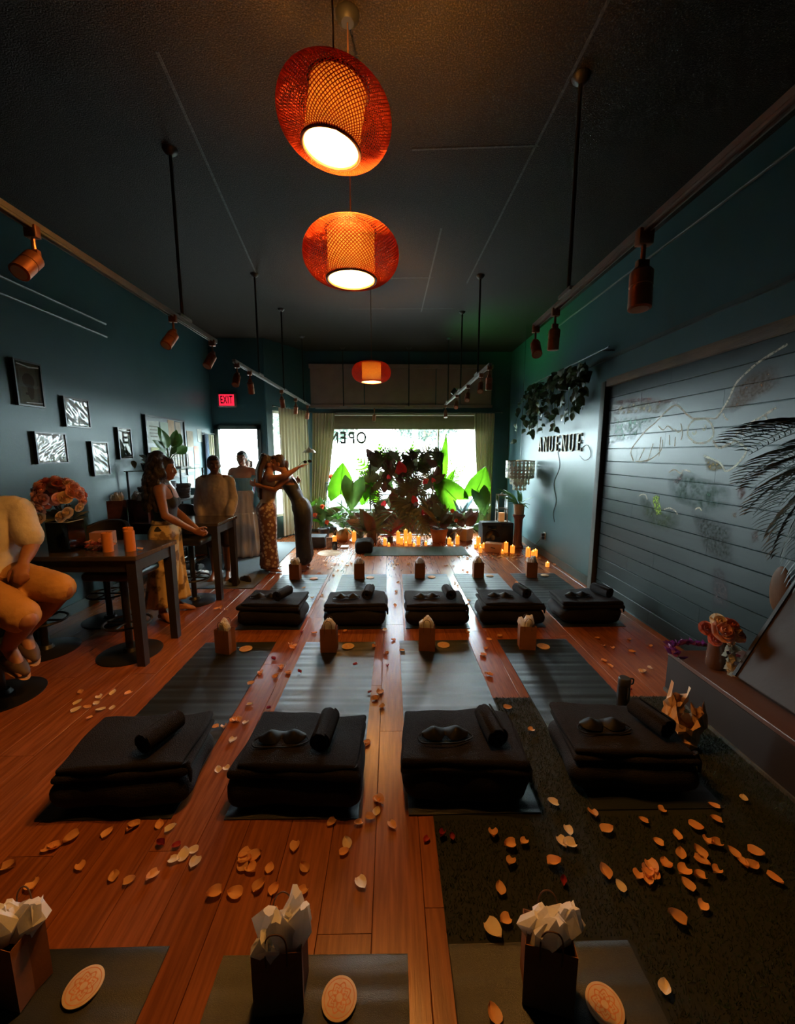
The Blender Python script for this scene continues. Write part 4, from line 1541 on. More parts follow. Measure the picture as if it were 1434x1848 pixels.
pot(al2, [(.13, 0), (.15, .02), (.16, .22), (.165, .24), (.15, .24), (.145, .225), (0, .225)], m_ivory, 4, (.13, .22))
put(al2, 'big', (-.12, .1, .72), (-.60, .16, 1.20), (-.3, -1, .2), sx=.9, stem=(0, 0, .22))
put(al2, 'big', (.16, .1, .80), (.42, .1, 1.36), (.2, -1, .1), sx=1.05, stem=(0, 0, .22))
put(al2, 'bigd', (.24, .05, .95), (.38, -.1, .52), (.2, -1, .2), sx=.95, stem=(0, 0, .22))
for k in range(9):
    a = U(0, 2 * PI)
    put(al2, R.choice(['ovr', 'ovd', 'ovr']), (.04 * math.cos(a), -.05, .28), (.22 * math.cos(a), -.12 + .1 * math.sin(a), .36 + U(0, .3)), (0, -1, .5))
for k in range(14):
    a = U(0, 2 * PI)
    L = U(.22, .34)
    put(al2, 'tan', (.06 * math.cos(a), .06 * math.sin(a), .23), (L * math.cos(a), L * math.sin(a), .23 + U(-.12, .16)), (0, -.3, 1))
for k in range(7):
    put(al2, 'blue', (-.10 + U(-.03, .03), -.06, .52), (-.1 + U(-.22, .22), -.1, .72 + U(-.12, .1)), (0, -1, .3))
put(al2, 'frg', (.1, 0, .25), (.48, -.1, .3), (.2, -1, .6))
put(al2, 'frg', (.1, 0, .3), (.42, -.1, .62), (.2, -1, .4))

# ---------- smaller pots along the altar
p = thing('potted_plant', 'leafy plant with coral blossoms in a black pot near the side curtain', 'potted plant', (-1.30, 7.62, 0))
pot(p, [(.085, 0), (.11, .19), (.118, .19), (.118, .215), (.105, .215), (.10, .19), (0, .19)], m_blackpot, 24, (.1, .195))
for k in range(20):
    a = U(0, 2 * PI)
    L = U(.2, .45)
    put(p, R.choice(['ovb', 'ov', 'lance', 'ovd', 'strap', 'ovr']), (.04 * math.cos(a), .04 * math.sin(a), .22 + U(0, .3)), (L * math.cos(a), L * .6 * math.sin(a), .35 + U(0, .48)), (0, -.8, .6))
for (x, z_) in ((.02, .66), (-.12, .50), (-.22, .26), (.1, .36), (-.30, .3)):
    flower(p, (x, -.2, z_), None, .085, coral_me)
MB().tube([(0, 0, .2), (.0, .02, .75)], .006).build('stalk', m_stem, p)

p = thing('fern_plant', 'light green bushy plant leaning over the wire plant stand', 'potted plant', (-1.60, 7.60, .42))
pot(p, [(.06, 0), (.08, .12), (.072, .12), (0, .11)], m_terra, 20, (.07, .11))
for k in range(18):
    a = U(0, 2 * PI)
    L = U(.16, .30)
    put(p, R.choice(['ovb', 'ov', 'monm', 'ovb']), (.03 * math.cos(a), .03 * math.sin(a), .13), (L * math.cos(a), L * .7 * math.sin(a), .16 + U(-.08, .28)), (0, -.5, 1))
ws = thing('plant_stand', 'thin wire plant stand beside the long cream curtain', 'plant stand', (-1.60, 7.60, 0))
s = MB()
for sx_, sy_ in ((-1, -1), (1, -1), (1, 1), (-1, 1)):
    s.tube([(.1 * sx_, .1 * sy_, 0), (.08 * sx_, .08 * sy_, .41)], .005, n=6)
s.tube([(.12 * math.cos(a), .12 * math.sin(a), .405) for a in np.linspace(0, 2 * PI, 20, endpoint=False)], .006, n=6, closed=True)
s.build('wire_legs', m_pole, ws)
MB().lathe([(0, .40), (.12, .40), (.12, .412), (0, .412)], n=24).build('tray', m_pole, ws)

st = thing('console_stand', 'low dark metal stand with a glass top behind the plants', 'stand', (-1.10, 8.15, 0))
s = MB()
for x in (-.2, .22):
    for y in (-.1, .1):
        s.tube([(x, y, 0), (x, y, 1.06)], .008, n=6)
s.box((0.01, 0, 1.06), (.46, .24, .016))
s.build('stand_frame', m_pole, st, smooth=False)
cf = thing('coral_bouquet', 'coral flower cluster on top of the metal stand by the window', 'flowers', (-1.16, 8.13, 1.068))
MB().lathe([(0, 0), (.035, 0), (.045, .05), (.03, .07), (0, .07)], n=16).build('small_vase', m_terra, cf)
for k in range(7):
    a = 2 * PI * k / 7
    inst('blossom', coral_me, cf, mtx=look_mtx((.05 * math.cos(a), .05 * math.sin(a), .09 + .02 * (k % 2)), (math.cos(a), math.sin(a), 1), (0, -1, .5), .10))

p = thing('potted_plant', 'dark strap-leaved plant in a brown glass vase left of the pillar candles'.replace('left of', 'beside'), 'potted plant', (-.36, 7.34, 0))
pot(p, [(.085, 0), (.10, .02), (.10, .25), (.094, .25), (.09, .03), (0, .03)], m_vase, 24)
for k in range(22):
    a = U(0, 2 * PI)
    L = U(.22, .44)
    put(p, R.choice(['strap', 'lanced', 'ovr', 'ovd', 'mon', 'lanced']), (.03 * math.cos(a), .03 * math.sin(a), .22), (L * math.cos(a), L * .6 * math.sin(a) - .05, .28 + U(-.1, .42)), (0, -.7, .7))
m_ti = mat('red_ti_leaf', (.42, .03, .035), rough=.4, c2=(.3, .02, .03), transl=.3)
LF['ti'] = leaf_ovate(m_ti, .09, .6, .4)
p = thing('ti_plant', 'small red-leaved plant behind the pillar candles', 'potted plant', (-.02, 7.36, 0))
pot(p, [(.05, 0), (.06, .10), (.055, .10), (0, .095)], m_blackpot, 18, (.05, .097))
for k in range(11):
    a = U(0, 2 * PI)
    put(p, 'ti', (0, 0, .1), (.2 * math.cos(a), .12 * math.sin(a) - .03, .16 + U(0, .22)), (0, -.6, .8))
p = thing('potted_plant', 'burgundy and tan bromeliad in the wide terracotta pot', 'potted plant', (.90, 7.34, 0))
pot(p, [(.11, 0), (.12, .01), (.155, .21), (.165, .21), (.165, .26), (.15, .26), (.145, .235), (0, .235)], m_terra, 28, (.145, .237))
for k in range(24):
    a = U(0, 2 * PI)
    L = U(.2, .42)
    put(p, R.choice(['ovr', 'monr', 'lanced', 'tan', 'ovd', 'fr']), (.04 * math.cos(a), .04 * math.sin(a), .26 + U(0, .25)), (L * math.cos(a) * .9, L * .6 * math.sin(a) - .05, .38 + U(0, .50)), (0, -.8, .6))
MB().tube([(0, 0, .24), (0, .01, .62)], .008).build('stalk', m_stem, p)
flower(p, (.22, -.12, .60), None, .08, coral_me)
flower(p, (.30, -.1, .42), None, .07, coral_me)

p = thing('fern_plant', 'arching green fern filling the gap between black pot and gold pot', 'potted plant', (-1.06, 7.78, 0))
pot(p, [(.08, 0), (.10, .22), (.094, .22), (0, .20)], m_blackpot, 20, (.095, .205))
for k in range(13):
    a = 2 * PI * k / 13 + U(-.2, .2)
    L = U(.30, .46)
    put(p, R.choice(['frg', 'frg', 'frb', 'fr']), (.03 * math.cos(a), .03 * math.sin(a), .22), (L * math.cos(a), L * .6 * math.sin(a) - .05, .34 + U(0, .42)), (0, -.4, 1))
p = thing('fern_plant', 'dark feathery fern standing between gold pot and leaf backdrop', 'potted plant', (-.62, 7.74, 0))
pot(p, [(.08, 0), (.10, .20), (.094, .20), (0, .18)], m_blackpot, 20, (.095, .185))
for k in range(12):
    a = 2 * PI * k / 12 + U(-.2, .2)
    L = U(.28, .42)
    put(p, R.choice(['fr', 'frg', 'fr', 'lance']), (.03 * math.cos(a), .03 * math.sin(a), .2), (L * math.cos(a), L * .6 * math.sin(a) - .08, .30 + U(0, .50)), (0, -.4, 1))
p = thing('croton_plant', 'low dark leafy plant between terracotta and ivory pots', 'potted plant', (1.18, 7.66, 0))
pot(p, [(.08, 0), (.10, .20), (.094, .20), (0, .18)], m_blackpot, 20, (.095, .185))
for k in range(22):
    a = 2 * PI * k / 22 + U(-.2, .2)
    L = U(.16, .34)
    put(p, R.choice(['ovd', 'ov', 'lanced', 'frg', 'ovr']), (.03 * math.cos(a), .03 * math.sin(a), .2 + U(0, .2)), (L * math.cos(a), L * .6 * math.sin(a) - .08, .30 + U(0, .46)), (0, -.6, .8))

# ---------- candles
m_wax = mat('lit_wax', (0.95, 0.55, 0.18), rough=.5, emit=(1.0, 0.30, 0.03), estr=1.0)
m_flame = mat('candle_flame', (1, .7, .3), emit=(1, .55, .12), estr=12)
candle_me = {}


def candle(x, y, r, h, label, z0=0.0, glow=True):
    key = (round(r, 3), round(h, 3))
    if key not in candle_me:
        candle_me[key] = (MB().lathe([(0, 0), (r, 0), (r, h - .004), (r - .003, h), (r * .72, h - .006), (0, h - .010)], n=20).mesh('wax_body', m_wax),
                          MB().lathe([(0, h - .012), (.0035, h - .002), (.0055, h + .006), (.003, h + .016), (0, h + .024)], n=8).mesh('flame', m_flame))
    t = thing('candle', label, 'candle', (x, y, z0), 0, 'glowing candles before the plants')
    inst('wax_body', candle_me[key][0], t)
    inst('flame', candle_me[key][1], t)
    return t


CN = [(-1.61, 7.55, .04, .07, 'short candle on the floor by the black pot'),
      (-1.08, 7.42, .05, .10, 'wide candle between black pot and gold pot'), (-.70, 7.40, .04, .19, 'tall candle at the edge of the gold pot'),
      (-.11, 7.08, .032, .12, 'medium candle at the entry-side end of the central candle row'), (-.04, 6.98, .025, .055, 'tiny candle in front of the medium candle, entry side of the row'),
      (.13, 7.22, .034, .22, 'tall candle first of the tall trio'), (.19, 7.14, .03, .12, 'half-height candle tucked beside the first tall one'), (.27, 7.24, .036, .25, 'tallest candle in the central row'),
      (.35, 7.2, .034, .20, 'tall candle just past the tallest one'), (.27, 7.02, .026, .06, 'tiny candle in front of the tallest one'),
      (.50, 7.12, .034, .15, 'medium candle beside the big split leaf'), (.41, 6.98, .025, .06, 'tiny candle between tall trio and split leaf'), (.63, 7.06, .026, .065, 'small lone candle in front of the terracotta pot'),
      (1.07, 7.16, .036, .11, 'stout candle next to the terracotta pot'), (1.10, 7.02, .024, .05, 'tiny candle between the terracotta and ivory pots'), (1.22, 7.16, .036, .15, 'medium candle against the ivory pot'),
      (1.57, 7.0, .038, .16, 'tall candle of the cluster before the black speaker'), (1.49, 6.86, .028, .06, 'tiny candle of the speaker cluster, entry side'), (1.63, 6.84, .028, .075, 'tiny candle of the speaker cluster, nearest the speaker'), (1.55, 6.78, .03, .08, 'front candle of the speaker cluster'), (1.50, 6.52, .03, .09, 'single candle on the floor before the wooden speaker box'),
      (1.85, 6.44, .022, .05, 'tiny candle at the corner of the wooden speaker box'), (1.93, 6.52, .036, .17, 'tall candle beside the wooden speaker box'), (2.03, 6.48, .036, .12, 'medium candle beside the tall one near the wooden box'),
      (2.20, 6.22, .034, .15, 'tall candle of the trio under the pedestal'), (2.27, 6.19, .03, .10, 'medium candle of the trio under the pedestal'), (2.33, 6.24, .032, .11, 'back candle of the trio under the pedestal'), (2.30, 5.66, .028, .06, 'lone candle on the floor along the teal wall')]
for (x, y, r, h, lb) in CN:
    candle(x, y, r, h, 'lit ' + lb)

# ---------- things around the altar
m_dkcloth = mat('black_case_cloth', (.016, .016, .02), rough=.7, c2=(.024, .024, .028), bump=.3, bscale=200)
tag(MB().rbox((-1.37, 7.02, .10), (.42, .30, .20), .02, 2).box((-1.37, 6.868, .12), (.1, .008, .03)).build('storage_case', m_dkcloth), 'low black case on the floor beside the gold pot', 'case')
pf = thing('standing_photo', 'small standing photo card leaning against the black case', 'photo card', (-1.09, 6.92, 0))
m_photo = mat('photo_print', (.5, .35, .28), rough=.4, c2=(.06, .05, .06), nscale=14)
MB().box((0, 0, .09), (.11, .012, .18), rot=(-.12, 0, 0)).build('card', m_white_frame, pf, smooth=False)
MB().box((0, -.0085, .09), (.095, .003, .165), rot=(-.12, 0, 0)).build('photo', m_photo, pf, smooth=False)
mg = thing('mug', 'glossy black mug beside the standing photo', 'mug', (-.97, 6.74, .007))
m_gloss = mat('glossy_black', (.012, .012, .014), rough=.15, c2=(.016, .016, .018))
MB().lathe([(0, 0), (.04, 0), (.047, .02), (.047, .13), (.042, .13), (.04, .03), (0, .03)], n=24).build('cup', m_gloss, mg)
MB().tube(catmull([(.045, 0, .03), (.08, 0, .04), (.085, 0, .09), (.045, 0, .11)], 4), .007, n=7).build('handle', m_gloss, mg)
m_woven = mat('pale_woven', (.62, .48, .34), rough=.8, c2=(.5, .38, .26), nscale=60, bump=.4, bscale=120)
wm = MB()
for k in range(7):
    wm.tube([((.03 + .027 * k) * math.cos(a) * 1.0, (.03 + .027 * k) * math.sin(a), .004) for a in np.linspace(0, 2 * PI, 40, endpoint=False)], .0135, n=5, closed=True)
wm.lathe([(0, 0), (.2, 0), (.2, .003), (0, .003)], n=30)
wm.v = [(x - 1.02, y + 6.52, zz * .45) for x, y, zz in wm.v]
tag(wm.build('woven_mat', m_woven), 'round pale woven mat on the floor before the black case', 'mat')
bk = MB().rbox((-.82, 6.9, .014), (.13, .17, .026), .003).build('book', mat('pale_book', (.6, .5, .48), .6, c2=(.5, .42, .4)))
tag(bk, 'small pale book lying beside the black mug', 'book')

# loudspeaker, amplifier, wooden speaker box, lantern
spk = thing('loudspeaker', 'black wedge loudspeaker on the floor beside the curtain', 'speaker', (1.80, 7.12, 0))
prof = [(-.19, 0), (.17, 0), (.17, .36), (.10, .42), (-.10, .42), (-.16, .36)]
MB().prism([(y, z_) for (y, z_) in prof], 0, -.17, .17).build('cabinet', m_dkcloth, spk, smooth=False)
MB().lathe([(0, -.005), (.05, .0), (.12, .018), (.13, .022), (.135, .01), (.13, 0)], n=28, mtx=Matrix.Translation((0, -.183, .16)) @ Matrix.Rotation(PI / 2 - .08, 4, 'X')).build('woofer', m_gloss, spk)
MB().rbox((0, -.155, .335), (.16, .03, .07), .01, rot=(-.2, 0, 0)).build('horn', m_gloss, spk)
amp = thing('amplifier', 'black equipment case standing between the loudspeaker and the pedestal', 'amplifier', (2.08, 7.22, 0))
MB().rbox((0, 0, .2), (.28, .3, .40), .012).build('cabinet', m_dkcloth, amp)
MB().rbox((0, -.154, .2), (.22, .012, .32), .004).build('grille', m_blackmetal, amp)
bx_ = thing('wooden_speaker', 'small tan wooden speaker box with a tiny dark logo', 'speaker', (1.74, 6.58, 0))
m_tanbox = mat('tan_box', (.62, .30, .17), rough=.6, c2=(.55, .26, .14), nscale=8)
MB().rbox((0, 0, .075), (.29, .16, .15), .006).build('box_body', m_tanbox, bx_)
MB().box((0, -.0808, .078), (.075, .0012, .016), rot=(0, .14, 0)).build('logo', mat('dark_logo', (.12, .05, .03), .6, c2=(.1, .04, .03)), bx_, smooth=False)
bx_.rotation_euler[2] = -.42
ln = thing('lantern', 'tall white metal lantern with a candle inside', 'lantern', (2.03, 7.22, .401))
s = MB()
for x in (-.085, .085):
    for y in (-.085, .085):
        s.box((x, y, .25), (.014, .014, .5))
for z_ in (.01, .25, .495):
    for q in (-.085, .085):
        s.box((q, 0, z_), (.014, .17, .014)).box((0, q, z_), (.17, .014, .014))
s.box((0, 0, .004), (.19, .19, .008)).box((0, 0, .506), (.19, .19, .008))
m_lant = mat('silver_lantern', (.5, .48, .44), rough=.4, metal=.4, c2=(.4, .38, .34))
s.build('lantern_frame', m_lant, ln, smooth=False)
for q in ((-.085, 0, .002, .16), (.085, 0, .002, .16)):
    MB().box((q[0], 0, .25), (.003, .15, .47)).build('pane', m_glass, ln, smooth=False)
MB().box((0, -.085, .25), (.15, .003, .47)).build('pane', m_glass, ln, smooth=False)
MB().lathe([(0, .51), (.02, .51), (.02, .53), (.012, .545), (0, .548)], n=14).build('finial', m_lant, ln)
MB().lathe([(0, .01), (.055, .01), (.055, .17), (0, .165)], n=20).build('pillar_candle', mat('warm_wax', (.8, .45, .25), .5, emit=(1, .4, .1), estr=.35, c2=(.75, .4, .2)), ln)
# ================================================================== high tables and stools
m_tabletop = mat('dark_table_top', (0.045, 0.035, 0.03), rough=0.16, c2=(0.06, 0.045, 0.035), nscale=6, stretch=(.5, 6, 1), spec=.6)
m_tableleg = mat('black_table_wood', (0.018, 0.016, 0.016), rough=0.4, c2=(.026, .022, .02), nscale=8, stretch=(5, 5, .5))


def table(label, x0, x1, y0, y1, H=.89):
    t = thing('high_table', label, 'table', ((x0 + x1) / 2, (y0 + y1) / 2, 0), group='dark counter-height tables')
    w, d = (x1 - x0), (y1 - y0)
    MB().rbox((0, 0, H - .018), (w, d, .036), .004, 1).build('table_top', m_tabletop, t)
    ap = .09
    for (c, s) in (((0, -d / 2 + .035, H - .036 - ap / 2), (w - .1, .02, ap)), ((0, d / 2 - .035, H - .036 - ap / 2), (w - .1, .02, ap)), ((-w / 2 + .035, 0, H - .036 - ap / 2), (.02, d - .1, ap)), ((w / 2 - .035, 0, H - .036 - ap / 2), (.02, d - .1, ap))):
        MB().box(c, s).build('apron', m_tableleg, t, smooth=False)
    for sx in (-1, 1):
        for sy in (-1, 1):
            cx, cy = sx * (w / 2 - .05), sy * (d / 2 - .05)
            b = MB()
            a0, a1 = .036, .03
            vs = [(cx + i * a1, cy + j * a1, 0) for i, j in ((-1, -1), (1, -1), (1, 1), (-1, 1))] + [(cx + i * a0, cy + j * a0, H - .036) for i, j in ((-1, -1), (1, -1), (1, 1), (-1, 1))]
            b.add(vs, [(0, 3, 2, 1), (4, 5, 6, 7), (0, 1, 5, 4), (1, 2, 6, 5), (2, 3, 7, 6), (3, 0, 4, 7)])
            b.build('leg', m_tableleg, t, smooth=False)
    return t


table('dark high table with the vase and orange candles on it', -3.24, -1.90, 2.92, 3.50)
table('dark high table farther back, in front of the grey blouse woman', -3.24, -1.90, 4.34, 4.90)

m_stool = mat('black_stool_vinyl', (.02, .018, .018), rough=.45, c2=(.028, .025, .025))
m_stoolm = mat('black_stool_metal', (.022, .02, .02), rough=.35, metal=.5, c2=(.03, .03, .03))


def make_stool(loc, rz, label, back=True):
    t = thing('bar_stool', label, 'stool', loc, rz, 'black bar stools at the high tables')
    MB().lathe([(0, 0), (.235, 0), (.238, .006), (.22, .014), (.06, .024), (.045, .05), (0, .05)], n=40).build('base_disc', m_stoolm, t)
    MB().tube([(0, 0, .04), (0, 0, .68)], .028, n=14).build('column', m_stoolm, t)
    MB().tube([(.17 * math.cos(a), .17 * math.sin(a), .27) for a in np.linspace(0, 2 * PI, 30, endpoint=False)], .010, n=8, closed=True).tube([(-.17, 0, .27), (.17, 0, .27)], .009, n=8).tube([(0, -.17, .27), (0, .17, .27)], .009, n=8).build('foot_ring', m_stoolm, t)
    MB().rbox((0, 0, .705), (.40, .38, .07), .03, 3).build('seat', m_stool, t)
    if not back:
        return t
    mb = MB()
    mb.grid(lambda u, v: ((u - .5) * .40, -.18 - .02 * v + .12 * (2 * u - 1) ** 2, .72 + .24 * v - .05 * v * abs(2 * u - 1) ** 3), 14, 6)
    mb.grid(lambda u, v: ((u - .5) * .42, -.215 - .02 * v + .12 * (2 * u - 1) ** 2, .71 + .26 * v - .05 * v * abs(2 * u - 1) ** 3), 14, 6)
    mb.tube([((u - .5) * .41, -.20 - .02 + .12 * (2 * u - 1) ** 2, .965 - .05 * abs(2 * u - 1) ** 3) for u in np.linspace(0, 1, 12)], .02, n=8)
    mb.build('backrest', m_stool, t, angle=60)
    return t


make_stool((-2.67, 2.57, 0), -.9, 'black stool under the seated man in tan shorts')
make_stool((-2.92, 3.22, 0), PI * .5, 'black round-base stool in the shadow behind the seated man', False)
make_stool((-2.18, 3.17, 0), PI, 'black stool whose round base shows between the legs of the candle table', False)
make_stool((-2.82, 3.86, 0), PI, 'black stool with its rounded back behind the orange candles')
make_stool((-2.22, 4.36, 0), PI, 'black stool under the farther high table', False)
make_stool((-2.75, 5.12, 0), PI, 'black stool behind the gift bags on the farther table')

# ---------- things on the tables
TZ = .8905
m_vglass = glass_mat('smoky_vase_glass', (.50, .48, .46), .10, .05)
m_water = mat('dark_stems', (.03, .035, .02), rough=.6, c2=(.05, .04, .02))
vz = thing('flower_vase', 'square glass vase of pink and cream roses on the candle table', 'flower vase', (-2.56, 3.13, TZ))
s = MB()
W_, H_ = .082, .235
for (c, sz) in (((0, -W_, H_ / 2), (2 * W_, .005, H_)), ((0, W_, H_ / 2), (2 * W_, .005, H_)), ((-W_, 0, H_ / 2), (.005, 2 * W_, H_)), ((W_, 0, H_ / 2), (.005, 2 * W_, H_)), ((0, 0, .006), (2 * W_, 2 * W_, .012))):
    s.box(c, sz)
s.build('glass_body', m_vglass, vz, smooth=False)
MB().tube([(W_, W_, H_), (-W_, W_, H_), (-W_, -W_, H_), (W_, -W_, H_)], .004, n=5, closed=True).build('rim', m_white_frame, vz)
rs = random.Random(5)
for k in range(16):
    a = rs.uniform(0, 6.28)
    MB().tube([(.05 * math.cos(a), .05 * math.sin(a), .015), (-.03 * math.cos(a), -.03 * math.sin(a), .2), (.05 * math.cos(a + 1), .05 * math.sin(a + 1), .36)], .0045, n=5).build('stalk', m_water, vz)


def rose_mesh(material, seed):
    r = random.Random(seed)
    mb = MB()
    for ring, (n, rad, h, op) in enumerate(((3, .22, .85, .05), (5, .45, .8, .2), (6, .7, .68, .45), (7, .95, .5, .8))):
        for k in range(n):
            a0 = 2 * PI * (k + .4 * ring + r.uniform(-.1, .1)) / n

            def f(u, v, a0=a0, rad=rad, h=h, op=op, n=n):
                x = (u * 2 - 1)
                a = a0 + x * 2.2 * PI / n * .62
                rr = rad * (.35 + .65 * math.sin(PI * .5 * min(1, v * 1.2))) + op * .28 * v * v
                z = h * v * (1 - .18 * x * x) - op * .25 * v ** 3
                return (rr * math.cos(a) * .8, rr * math.sin(a) * .8, z)
            mb.grid(f, 4, 4)
    return mb.mesh('rose', material, angle=180)


m_rpink = mat('dusty_pink_rose', (.78, .36, .27), rough=.6, c2=(.85, .46, .36), nscale=12, transl=.25, rnd=.15)
m_rcream = mat('cream_rose', (.80, .62, .40), rough=.6, c2=(.75, .55, .33), nscale=12, transl=.25, rnd=.1)
m_rred = mat('brick_red_rose', (.50, .11, .08), rough=.6, c2=(.58, .16, .10), nscale=12, transl=.2, rnd=.15)
rose = dict(p=rose_mesh(m_rpink, 1), c=rose_mesh(m_rcream, 2), r=rose_mesh(m_rred, 3))
pts = []
for k in range(58):
    th, ph = rs.uniform(0, 2 * PI), math.acos(rs.uniform(-.35, 1))
    d = Vector((math.sin(ph) * math.cos(th), math.sin(ph) * math.sin(th) * .8, math.cos(ph)))
    c = Vector((-.02, 0, .40)) + Vector((d.x * .165, d.y * .14, d.z * .15))
    inst('rose', rose[rs.choice('pppprrc')], vz, mtx=look_mtx(c, d.cross(Vector((.3, .5, .1))), d, rs.uniform(.038, .056)))
for (x, z_) in ((.07, .28), (-.09, .27), (.12, .31)):
    inst('rose', rose['c'], vz, mtx=look_mtx((x, -.10, z_), (0, .4, 1), (0, -1, .3), .05))
for k in range(16):
    a = rs.uniform(0, 6.28)
    put(vz, 'ovd', (.05 * math.cos(a), .05 * math.sin(a), .24), (.15 * math.cos(a), .13 * math.sin(a), .24 + rs.uniform(-.02, .1)), (0, -.3, 1))
for k in range(7):
    a = 2.6 + rs.uniform(-.5, .5)
    put(vz, 'ovr', (.12 * math.cos(a), -.03, .43), (.24 * math.cos(a) + .02, -.05, .43 + rs.uniform(-.05, .07)), (0, -1, .3))

m_ocand = mat('burnt_orange_candle', (.62, .22, .05), rough=.55, c2=(.55, .18, .04), nscale=5)
for (x, y, h, lb) in ((-2.21, 3.08, .15, 'orange pillar candle nearest the vase on the high table'), (-2.135, 3.22, .165, 'middle orange pillar candle, standing behind the other two'), (-2.05, 3.10, .16, 'orange pillar candle nearest the table end')):
    t = thing('pillar_candle', lb, 'candle', (x, y, TZ), group='orange pillar candles on the high table')
    MB().lathe([(0, 0), (.037, 0), (.037, h - .003), (.034, h), (.024, h - .006), (0, h - .012)], n=28).build('wax_body', m_ocand, t)
    MB().tube([(0, 0, h - .013), (.001, 0, h + .004)], .0012, n=5).build('wick', m_blackpot, t)
# wreath of dried roses lying on the table
wr = thing('flower_wreath', 'dried rose wreath lying between vase and candles', 'wreath', (-2.36, 3.20, TZ))
MB().tube([(.085 * math.cos(a), .07 * math.sin(a), .012) for a in np.linspace(0, 2 * PI, 24, endpoint=False)], .007, n=6, closed=True).build('twig_ring', m_water, wr)
for k in range(20):
    a = 2 * PI * k / 20
    inst('rose', rose[rs.choice('pprr')], wr, mtx=look_mtx((.085 * math.cos(a), .07 * math.sin(a), .015 + .03 * (k % 3 == 0)), (math.cos(a + 1), math.sin(a + 1), .3), (0, -.5, 1), rs.uniform(.022, .034)))
ct = MB().rbox((-2.42, 3.33, TZ + .055), (.16, .10, .11), .004, 1, rot=(0, 0, .2)).build('small_box', mat('pink_card_box', (.40, .19, .13), .7, c2=(.34, .15, .1)))
tag(ct, 'small dusky pink card box behind the rose wreath', 'box')
pt = inst('rose_petal', pet['o'][0], loc=(-1.99, 3.12, TZ + .001), rot=(0, 0, 1.2))
tag(pt, 'single peach petal on the corner of the candle table', 'petal')

# gift bags on the farther table
m_maroon = mat('maroon_paper', (.24, .085, .08), rough=.7, c2=(.10, .035, .035), nscale=10)
mbag = body_me.copy()
mbag.materials.clear()
mbag.materials.append(m_maroon)
for i, (x, y, rz, sc_, lb) in enumerate([(-3.08, 4.50, .1, 1.15, 'maroon gift bag with tissue at the wall end of the farther table'), (-2.93, 4.62, -.05, 1.15, 'maroon gift bag with tissue second from the wall'), (-2.80, 4.52, .0, 1.15, 'maroon gift bag with tissue third from the wall'), (-2.62, 4.62, .1, 1.2, 'maroon gift bag with tissue beside the curly-haired woman')]):
    t = thing('gift_bag', lb, 'gift bag', (x, y, TZ), rz, 'maroon gift bags on the farther table')
    t.scale = (sc_,) * 3
    inst('paper_body', mbag, t)
    inst('tissue_paper', tis_me[i % 4], t)
m_paperside = mat('pale_book_edge', (.55, .42, .33), rough=.7, c2=(.48, .36, .28))
for i, x in enumerate((-2.745, -2.725, -2.705)):
    pass

# ================================================================== picture wall
m_pframe = mat('black_picture_frame', (.014, .013, .014), rough=.4, c2=(.02, .018, .018))
m_plastic = mat('crinkled_plastic_wrap', (.42, .40, .36), rough=.16, c2=(.62, .60, .56), nscale=9, stretch=(1, 2.5, 1), bump=1.0, bscale=9, spec=.9, coat=.5)
m_print = mat('aged_print', (.46, .42, .30), rough=.5, c2=(.38, .35, .25), nscale=5, coat=.3)
m_ink = mat('brown_ink', (.12, .09, .06), rough=.7, c2=(.16, .12, .08), nscale=9)


def picture(y0, y1, z0, z1, label, plastic, seed):
    t = thing('picture_frame', label, 'picture', (XL, (y0 + y1) / 2, (z0 + z1) / 2), group='framed pictures on the teal wall')
    w, h, fw, d = (y1 - y0), (z1 - z0), .014, .035
    for (c, s) in (((d / 2, 0, h / 2 - fw / 2), (d, w, fw)), ((d / 2, 0, -h / 2 + fw / 2), (d, w, fw)), ((d / 2, w / 2 - fw / 2, 0), (d, fw, h - 2 * fw)), ((d / 2, -w / 2 + fw / 2, 0), (d, fw, h - 2 * fw))):
        MB().box(c, s).build('frame_bar', m_pframe, t, smooth=False)
    MB().box((.02, 0, 0), (.006, w - 2 * fw, h - 2 * fw)).build('print', m_print, t, smooth=False)
    r = random.Random(seed)
    if plastic:
        mb = MB()
        ph = [r.uniform(0, 6) for _ in range(6)]
        sl = r.uniform(-2.5, 2.5)

        def f(u, v):
            y, z_ = (u - .5) * (w - 2 * fw), (v - .5) * (h - 2 * fw)
            e = min(1, min(u, 1 - u, v, 1 - v) / .06)
            q = y * 38 + sl * z_ * 16
            return (.0255 + e * .0035 * (abs(math.sin(q + ph[0] + 1.3 * math.sin(z_ * 20 + ph[1]))) ** 2 + .6 * abs(math.sin(q * .53 + z_ * 25 + ph[2])) ** 2 + .5 * math.sin(z_ * 45 + ph[3] + y * 12)), y, z_)
        mb.grid(f, 40, 40)
        mb.build('plastic_wrap', m_plastic, t, angle=180)
    else:
        mb = MB()
        mb.ell((.0235, 0, .03), (.0008, w * .22, h * .16), 20, 8).ell((.0235, w * .05, -.05), (.0008, w * .12, h * .22), 20, 8).box((.0235, 0, -h * .22), (.0012, w * .3, .02))
        mb.build('drawing', m_ink, t)
        gl = MB()
        gl.box((.0275, 0, 0), (.002, w - 2 * fw, h - 2 * fw))
        gl.build('pane', m_glass, t, smooth=False)
        wrinkle = MB()
        wrinkle.tube([(.028, -w * .40, h * .41), (.030, 0, h * .37), (.028, w * .40, h * .40)], [.006, .009, .005], n=6).tube([(.028, -w * .2, -h * .42), (.029, w * .4, -h * .40)], [.004, .007], n=6)
        wrinkle.build('wrap_fold', m_plastic, t)
    return t


